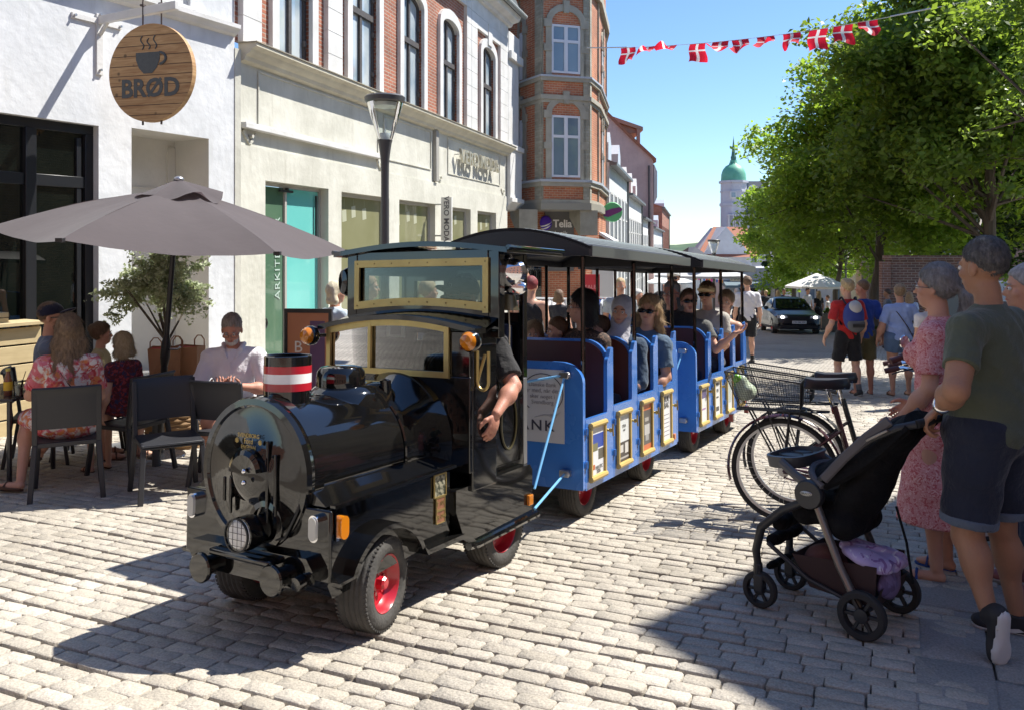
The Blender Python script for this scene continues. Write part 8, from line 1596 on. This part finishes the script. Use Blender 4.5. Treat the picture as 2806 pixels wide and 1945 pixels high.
far('man in a dark navy shirt facing the camera behind the parked car', 2148, 39, 180, 1.75, 'short', H_dark, cloth('g9', (.03,.04,.10)), 'trousers', cloth('g8', (.02,.02,.03)), skin='tan')
far('woman in a black dress with long fair hair right of the parked car', 2243, 35.5, -20, 1.64, 'straight', H_blond, cloth('g10', (.012,.012,.015)), None, None, top='dress', female=True)
far('person in a white blouse beside the far planter', 2268, 37, -60, 1.45, 'short', H_brown, cloth('g11', (.68,.66,.64)), 'trousers', cloth('g12', (.2,.2,.25)))
far('man in a white shirt under the white far parasol', 2213, 38.5, 150, 1.78, 'short', H_dark, cloth('g13', (.6,.62,.68)), 'trousers', cloth('g8', (.02,.02,.03)))
far('man in a dark grey t-shirt leaning at the left end of the brick wall', 2432, 24, -70, 1.66, 'short', H_dark, cloth('g14', (.09,.11,.14)), 'trousers', cloth('g15', (.05,.04,.04)), skin='tan')
far('woman in a pale blouse beyond the woman in light blue', 2492, 23, 20, 1.58, 'long', H_lbrown, cloth('g16', (.42,.50,.66)), 'trousers', cloth('g17', (.10,.09,.08)), female=True)
far('woman in white with a black bag in front of the woman in the pink dress', 2545, 11.5, -10, 1.55, 'bob', H_brown, cloth('g18', (.70,.68,.68)), 'trousers', cloth('g8', (.02,.02,.03)), female=True)
far('person in a dark green top at the end of the left house row', 2020, 30, 10, 1.72, 'bob', H_white, cloth('g19', (.02,.04,.03)), 'trousers', cloth('g8', (.02,.02,.03)))
# behind the train, on the pavement
p, I = person('woman with dark red short hair in a black sleeveless top behind the engine cab', XG(1456,11.6), 15, 1.76, 'stand', 'kid', .012, 'short', H_red, 'tank', cloth('tank_black', (.012,.012,.016)), 'trousers', cloth('jeans_dark', (.02,.025,.05)), 'shoe', chest=1.05, fat=1.1, female=True)
p, I = person('tall dark-haired man partly hidden behind the engine roof', XG(1430,12.6), 60, 1.92, 'stand', 'light', .016, 'short', H_dark, 'tee', cloth('tee_black', (.012,.012,.015)), 'trousers', cloth('jeans_dark', (.02,.025,.05)), 'shoe')
p, I = person('man in a light grey t-shirt facing the camera between the carriage posts', XG(1700,13.6), 185, 1.78, 'stand', 'light', .013, 'crop', H_blond, 'tee', cloth('tee_pale_grey', (.38,.42,.45)), 'trousers', cloth('beige', (.4,.35,.28)), 'shoe', fat=1.1)
p, I = person('white-haired person between the man in light grey and the laughing woman', XG(1748,14.6), 150, 1.60, 'stand', 'light', .016, 'bob', H_white, 'tee', cloth('tee_sand', (.45,.40,.32)), 'trousers', cloth('beige', (.4,.35,.28)), 'shoe')
p, I = person('bearded man in black with white cap and sunglasses behind the carriages', XG(1846,12.6), 200, 1.90, 'stand', 'light', .013, 'short', H_dark, 'tee', cloth('tee_black', (.012,.012,.015)), 'trousers', cloth('jeans_dark', (.02,.025,.05)), 'shoe', glasses='sun', cap=pm('cap_white', (.6,.6,.58)), beard=hair_mat('beard_brown', *H_brown), chest=1.1)
p, I = person('person with brown hair bending over the clothes racks', XG(1532,15.6), 30, 1.60, 'stand', 'light', .018, 'bob', H_brown, 'tee', cloth('g8', (.02,.02,.03)), 'trousers', cloth('jeans_dark', (.02,.025,.05)), 'shoe')
p, I = person('blonde short-haired woman walking left of the engine cab', XG(918,9.3), 40, 1.66, 'stand', 'light', .011, 'bob', ((.52,.44,.28),(.70,.64,.48)), 'tee', cloth('tee_pale_blue', (.5,.6,.68)), 'trousers', cloth('jeans_dark', (.02,.025,.05)), 'shoe', female=True, head=(20,0,0))
p, I = person('young man in a white top seen in profile through the upper windscreen', XG(1008,9.0), 72, 1.72, 'stand', 'kid', .010, 'short', ((.28,.15,.07),(.42,.25,.13)), 'tee', cloth('tee_white', (.72,.71,.76)), 'trousers', cloth('jeans_dark', (.02,.025,.05)), 'shoe', head=(8,0,0))
p, I = person('girl with light ponytail in profile seen through the upper windscreen', XG(1172,9.6), 68, 1.68, 'stand', 'kid', .010, 'pony', ((.34,.24,.13),(.5,.38,.22)), 'tank', cloth('top_navy', (.06,.08,.14)), 'trousers', cloth('jeans_dark', (.02,.025,.05)), 'shoe', female=True)
p, I = person('woman in a white frilled top with folded arm seen through the lower windscreen', XG(1000,7.6), 80, 1.45, 'stand', 'tan', .010, 'pony', H_dark, 'tank', cloth('frill_white', (.72,.62,.62)), 'trousers', cloth('jeans_dark', (.02,.025,.05)), 'shoe', female=True, glasses='sun', head=(20,0,0), arms={'R': ((.06,.02,-.27),(.02,.16,-.08),(-.2,.5,.8),(-1,0,0)), 'L': ((-.05,.02,-.28),(-.04,.2,-.40),(0,.8,-.4),(1,0,0))})

# ---- passengers: benches face the engine
def pas(label, u, v, ztop, H, skin, hair, hc, topc, turn=0, head=(0,0,0), **k):
    s = H/1.75; sc = 1.0; seat = (ztop-.94*s*(1.0 if H > 1.45 else 1.04))/s
    kn = {'L': ((-.05,.33,.02),(-.05,.32,-.26),(0,1,0)), 'R': ((.05,.33,.02),(.05,.32,-.26),(0,1,0))}
    pos = WG_M @ Vector((v, u, 0)); ar = k.pop('arms', {'L': ((-.04,.06,-.27),(.06,.22,-.36),(.3,.8,-.3),(0,0,-1)), 'R': ((.04,.06,-.27),(-.06,.22,-.36),(-.3,.8,-.3),(0,0,-1))})
    return person(label, pos, 28.3+180+turn, H, 'sit', skin, k.pop('res', .009), hair, hc, k.pop('top', 'tee'), topc, 'trousers', k.pop('botc', cloth('jeans_dark', (.02,.025,.05))), None, group=None, seat=seat, head=head, arms=ar, legs=kn, **k)
M_leop = floral_mat('brown_pattern', (.045,.028,.022), [(.17,.10,.07),(.02,.012,.01)], 55, .45)
pas('passenger with black hair and glasses in a brown patterned blouse, turned to the left', .60, -.30, 1.575, 1.74, 'light', 'bob', H_black, M_leop, turn=20, head=(38,0,0), female=True, glasses='spec', res=.0075, sleeve=.95, fat=1.2, chest=1.05, breast=1)
pas('child with long fair-brown hair looking over the seat back, nearest the engine', .58, -.72, 1.33, 1.15, 'kid', 'long', H_lbrown, cloth('kid_navy', (.02,.02,.05)), turn=-20)
pas('child with short brown hair next to the child nearest the engine', .60, -.52, 1.36, 1.18, 'kid', 'short', H_brown, cloth('kid_black', (.012,.012,.016)), turn=40)
pas('small child with brown hair left of the woman in the grey headscarf', 1.10, -.36, 1.36, 1.15, 'kid', 'short', H_brown, cloth('kid_black', (.012,.012,.016)), turn=60)
pas('passenger in a pale grey headscarf and dark blue jacket', 1.12, -.30, 1.545, 1.72, 'light', None, H_black, cloth('jacket_blue', (.020,.045,.085), (.03,.06,.11)), turn=-4, lean=(-11,0), scarf=cloth('scarf_grey', (.42,.42,.47)), female=True, sleeve=1.93, fat=1.25, res=.0075, arms={'L': ((-.04,.06,-.27),(.06,.22,-.36),(.3,.8,-.3),(0,0,-1)), 'R': ((.03,.03,-.27),(-.12,.12,-.42),(-.8,.4,-.3),(0,0,-1))})
pas('passenger with curly fair hair and sunglasses in a blue t-shirt', 1.63, -.27, 1.555, 1.74, 'light', 'wavy', ((.26,.15,.07),(.50,.34,.17)), cloth('tee_steel_blue', (.075,.13,.20)), turn=-4, lean=(-13,0), glasses='sun', female=True, res=.0075, sleeve=.7, fat=1.05, breast=1)
pas('passenger in the rear carriage, older man with glasses and grey hair', 3.34, -.46, 1.685, 1.80, 'red', 'crop', H_grey, cloth('tee_black', (.012,.012,.015)), turn=10, glasses='spec', fat=1.2)
pas('passenger in the rear carriage, laughing woman with sunglasses and raised hand', 3.36, -.28, 1.59, 1.74, 'light', 'short', H_brown, cloth('tee_grey_green', (.12,.125,.12)), turn=-10, head=(-15,8,0), glasses='sun', mouth=True, female=True, arms={'L': ((-.12,.10,-.22),(-.32,.26,-.03),(-.9,.2,.35),(0,.2,1)), 'R': ((.05,.05,-.27),(.0,.22,-.36),(-.3,.8,-.3),(0,0,-1))})
pas('passenger in a straw hat and sunglasses behind the laughing woman', 3.86, -.22, 1.675, 1.78, 'light', 'short', H_brown, cloth('top_beige', (.45,.42,.38)), cap=pm('straw_hat', (.50,.38,.20)), glasses='sun', female=True)
pas('passenger with a fair bun resting an arm outside the rear carriage', 4.34, -.26, 1.60, 1.72, 'kid', 'bun', H_lbrown, cloth('top_pale', (.52,.50,.45)), female=True, top='tank', lean=(-12,0), arms={'R': ((-.0,.05,-.29),(.0,.12,-.55),(.1,.2,-1),(1,0,0)), 'L': ((.16,.05,-.27),(.17,.10,-.50),(0,.2,-1),(-1,0,0))})
# driver
s = 1.78/1.75; seat = (1.66-.94*s)/s; pos = LOCO_M @ Vector((-.36,1.22,0))
p, I = person('engine driver in black with a black cap, one hand resting over the cab door', pos, 31+180, 1.78, 'sit', 'red', .0065, 'crop', H_grey, 'tee', cloth('tee_black', (.012,.012,.015)), 'trousers', cloth('trouser_black', (.012,.012,.015)), None, seat=seat, fat=1.08, chest=1.12, sleeve=.8, cap=pm('cap_black', (.010,.010,.012), rough=.9), glasses='sun', head=(8,0,0), curl=.45,
    arms={'L': ((-.165,.07,-.215),(-.19,.29,-.33),(.05,.35,-.9),(.9,-.2,.2)), 'R': ((.04,.12,-.26),(-.02,.3,-.3),(-.1,.9,.1),(0,0,-1))}, legs={'L': ((-.05,.3,.0),(-.05,.35,-.4),(0,1,0)), 'R': ((.05,.3,.0),(.05,.35,-.4),(0,1,0))})
Hd = I['Hd']; Rh = I['Rh']; text_obj('D', .035, .003, pm('badge_pale', (.4,.38,.3)), p, 'cap_badge', Matrix(((-Rh[0,0],Rh[0,2],Rh[0,1],Hd(0,.100,.075)[0]),(-Rh[1,0],Rh[1,2],Rh[1,1],Hd(0,.100,.075)[1]),(-Rh[2,0],Rh[2,2],Rh[2,1],Hd(0,.100,.075)[2]),(0,0,0,1))))
fp2 = pos

# ---- café guests
def sitp(label, xy, hd, ztop, H, **k):
    s = H/1.75; return person(label, (xy[0], xy[1], gz(*xy)), hd, H, 'sit', k.pop('skin', 'light'), k.pop('res', .0085), k.pop('hair', 'short'), k.pop('hc', H_brown), k.pop('topk', 'tee'), k.pop('topc'), k.pop('bt', 'shorts'), k.pop('botc', None), k.pop('shoes', 'sandal'), k.pop('shoec', (.10,.05,.03)), seat=(ztop-.94*s)/s, **k)
M_flow = floral_mat('dress_floral_bright', (.72,.68,.64), [(.62,.16,.20),(.66,.22,.08),(.50,.05,.06)], 11, .47, soft=.05, warp=.5)
p, I = sitp('woman with long wavy fair hair in a bright pink and orange floral dress', (-3.50,6.62), -24, 1.385, 1.74, skin='light', hair='halfup', hc=((.15,.095,.055),(.36,.25,.15)), topk='dress', topc=M_flow, bt=None, female=True, head=(-15,0,0), fat=1.15, hips=1.1, sleeve=.75,
     arms={'L': ((-.10,.12,-.24),(-.06,.30,-.10),(.1,.6,.6),(1,0,0)), 'R': ((.05,.10,-.27),(-.02,.28,-.28),(-.2,.9,0),(0,0,-1))}, legs={'L': ((-.22,.36,.0),(-.24,.10,-.43),(-.75,.55,0)), 'R': ((-.08,.42,.06),(-.32,.40,-.28),(-.5,.8,-.4))})
T_ = I['T']; mb = MB(); mb.tube([T_(-.10,-.02,.53), T_(-.04,-.115,.40), T_(.06,-.125,.24), T_(.16,-.10,.08)], .010, 6, sq=.4); mb.build('bag_strap', pm('strap_brown', (.05,.03,.03)), p)
sh, el_, wr, hdv, pn = I['J']['L']; mb = MB(); fw = unit(el_-wr); a_ = unit(np.cross(fw, (0,0,1))); b2_ = np.cross(fw, a_); mb.tube([wr+fw*.03+(a_*math.cos(t)+b2_*math.sin(t))*.036 for t in np.linspace(0, 6.283, 20)[:-1]], .011, 8, closed=True); mb.build('bracelet', pm('bracelet_white', (.7,.7,.68), rough=.3), p)
p, I = sitp('man in a navy cap and grey-blue polo shirt facing right at the left table', (-4.25,7.72), 62, 1.47, 1.84, skin='light', hair='crop', hc=H_brown, topc=cloth('polo_grey_blue', (.13,.17,.24), (.10,.13,.19)), botc=cloth('shorts_navy', (.02,.025,.05)), cap=cloth('cap_navy', (.006,.008,.035)), beard=hair_mat('beard_brown', *H_brown), glasses='sun', fat=1.1, chest=1.05, sleeve=.75, head=(14,0,0), arms={'R': ((.05,.12,-.25),(-.02,.34,-.22),(-.1,.9,0),(0,0,-1)), 'L': ((-.05,.10,-.26),(.02,.32,-.24),(.1,.9,0),(0,0,-1))})
p, I = sitp('girl with a brown hair bun and yellow top looking to the right', (-3.93,8.02), 70, 1.27, 1.42, skin='kid', hair='bun', hc=((.10,.06,.035),(.22,.14,.08)), topc=cloth('top_yellow', (.50,.42,.22)), botc=cloth('kid_shorts', (.3,.1,.1)), female=True)
p, I = sitp('blonde child in a dark red floral dress beside the woman in the floral dress', (-3.36,7.24), -62, 1.20, 1.24, skin='kid', hair='bob', hc=((.36,.27,.15),(.60,.50,.32)), topk='dress', topc=floral_mat('dark_red_floral', (.09,.012,.02), [(.30,.04,.05),(.03,.03,.09)], 26, .45), bt=None, female=True)
p, I = sitp('child in lilac patterned shorts sitting at the far left edge of the table', (-4.62,6.72), 25, 1.12, 1.25, skin='kid', hair='short', hc=H_blond, topc=cloth('kid_white', (.6,.6,.62)), botc=floral_mat('lilac_dots', (.62,.62,.70), [(.16,.10,.35),(.30,.22,.5)], 26, .45))
p, I = sitp('grey-bearded man in a white shirt and glasses looking down at his phone', (-2.45,7.42), 172, 1.405, 1.80, skin='red', hair='crop', hc=((.20,.16,.13),(.38,.35,.33)), topk='shirt', topc=cloth('shirt_white', (.80,.79,.84), (.72,.71,.76)), botc=cloth('shorts_pale_blue', (.36,.42,.52)), beard=hair_mat('beard_grey', (.4,.38,.36),(.6,.58,.55)), glasses='spec', fat=1.25, chest=1.04, sleeve=.92, lean=(0,7), head=(0,-24,0), res=.0065, curl=.9,
     arms={'L': ((-.09,.10,-.26),(.10,.30,-.20),(.55,.7,.2),(.3,.2,.9)), 'R': ((.09,.10,-.26),(-.10,.30,-.20),(-.55,.7,.2),(-.3,.2,.9))})
T_ = I['T']; mw = cloth('shirt_white', (.70,.68,.74)); C = Sdf(.012)
for x in (-1,1): C.chain([T_(x*.02,-.085,.545), T_(x*.085,-.03,.555), T_(x*.075,.06,.53), T_(x*.035,.115,.475)], [.014,.017,.018,.010])
sdf_obj('collar', C, .007, mw, p); mb = MB(); mb.tube([T_(0,.140,.44), T_(0,.150,.33), T_(0,.152,.20), T_(0,.150,.08)], .012, 6, sq=.5); mb.build('placket', mw, p)
wr = (I['J']['L'][2]+I['J']['R'][2])/2; ph = thing('mobile_phone', 'small black phone in the hands of the man in the white shirt', 'phone', p.matrix_world @ Matrix.Translation(Vector(wr+v3(0,.085,.035))) @ Matrix.Rotation(R_(25), 4, 'X')); mb = MB(); mb.box(-.075,.075,-.036,.036,-.004,.004); mb.build('phone_body', M_blackmetal, ph, bevel=.003)
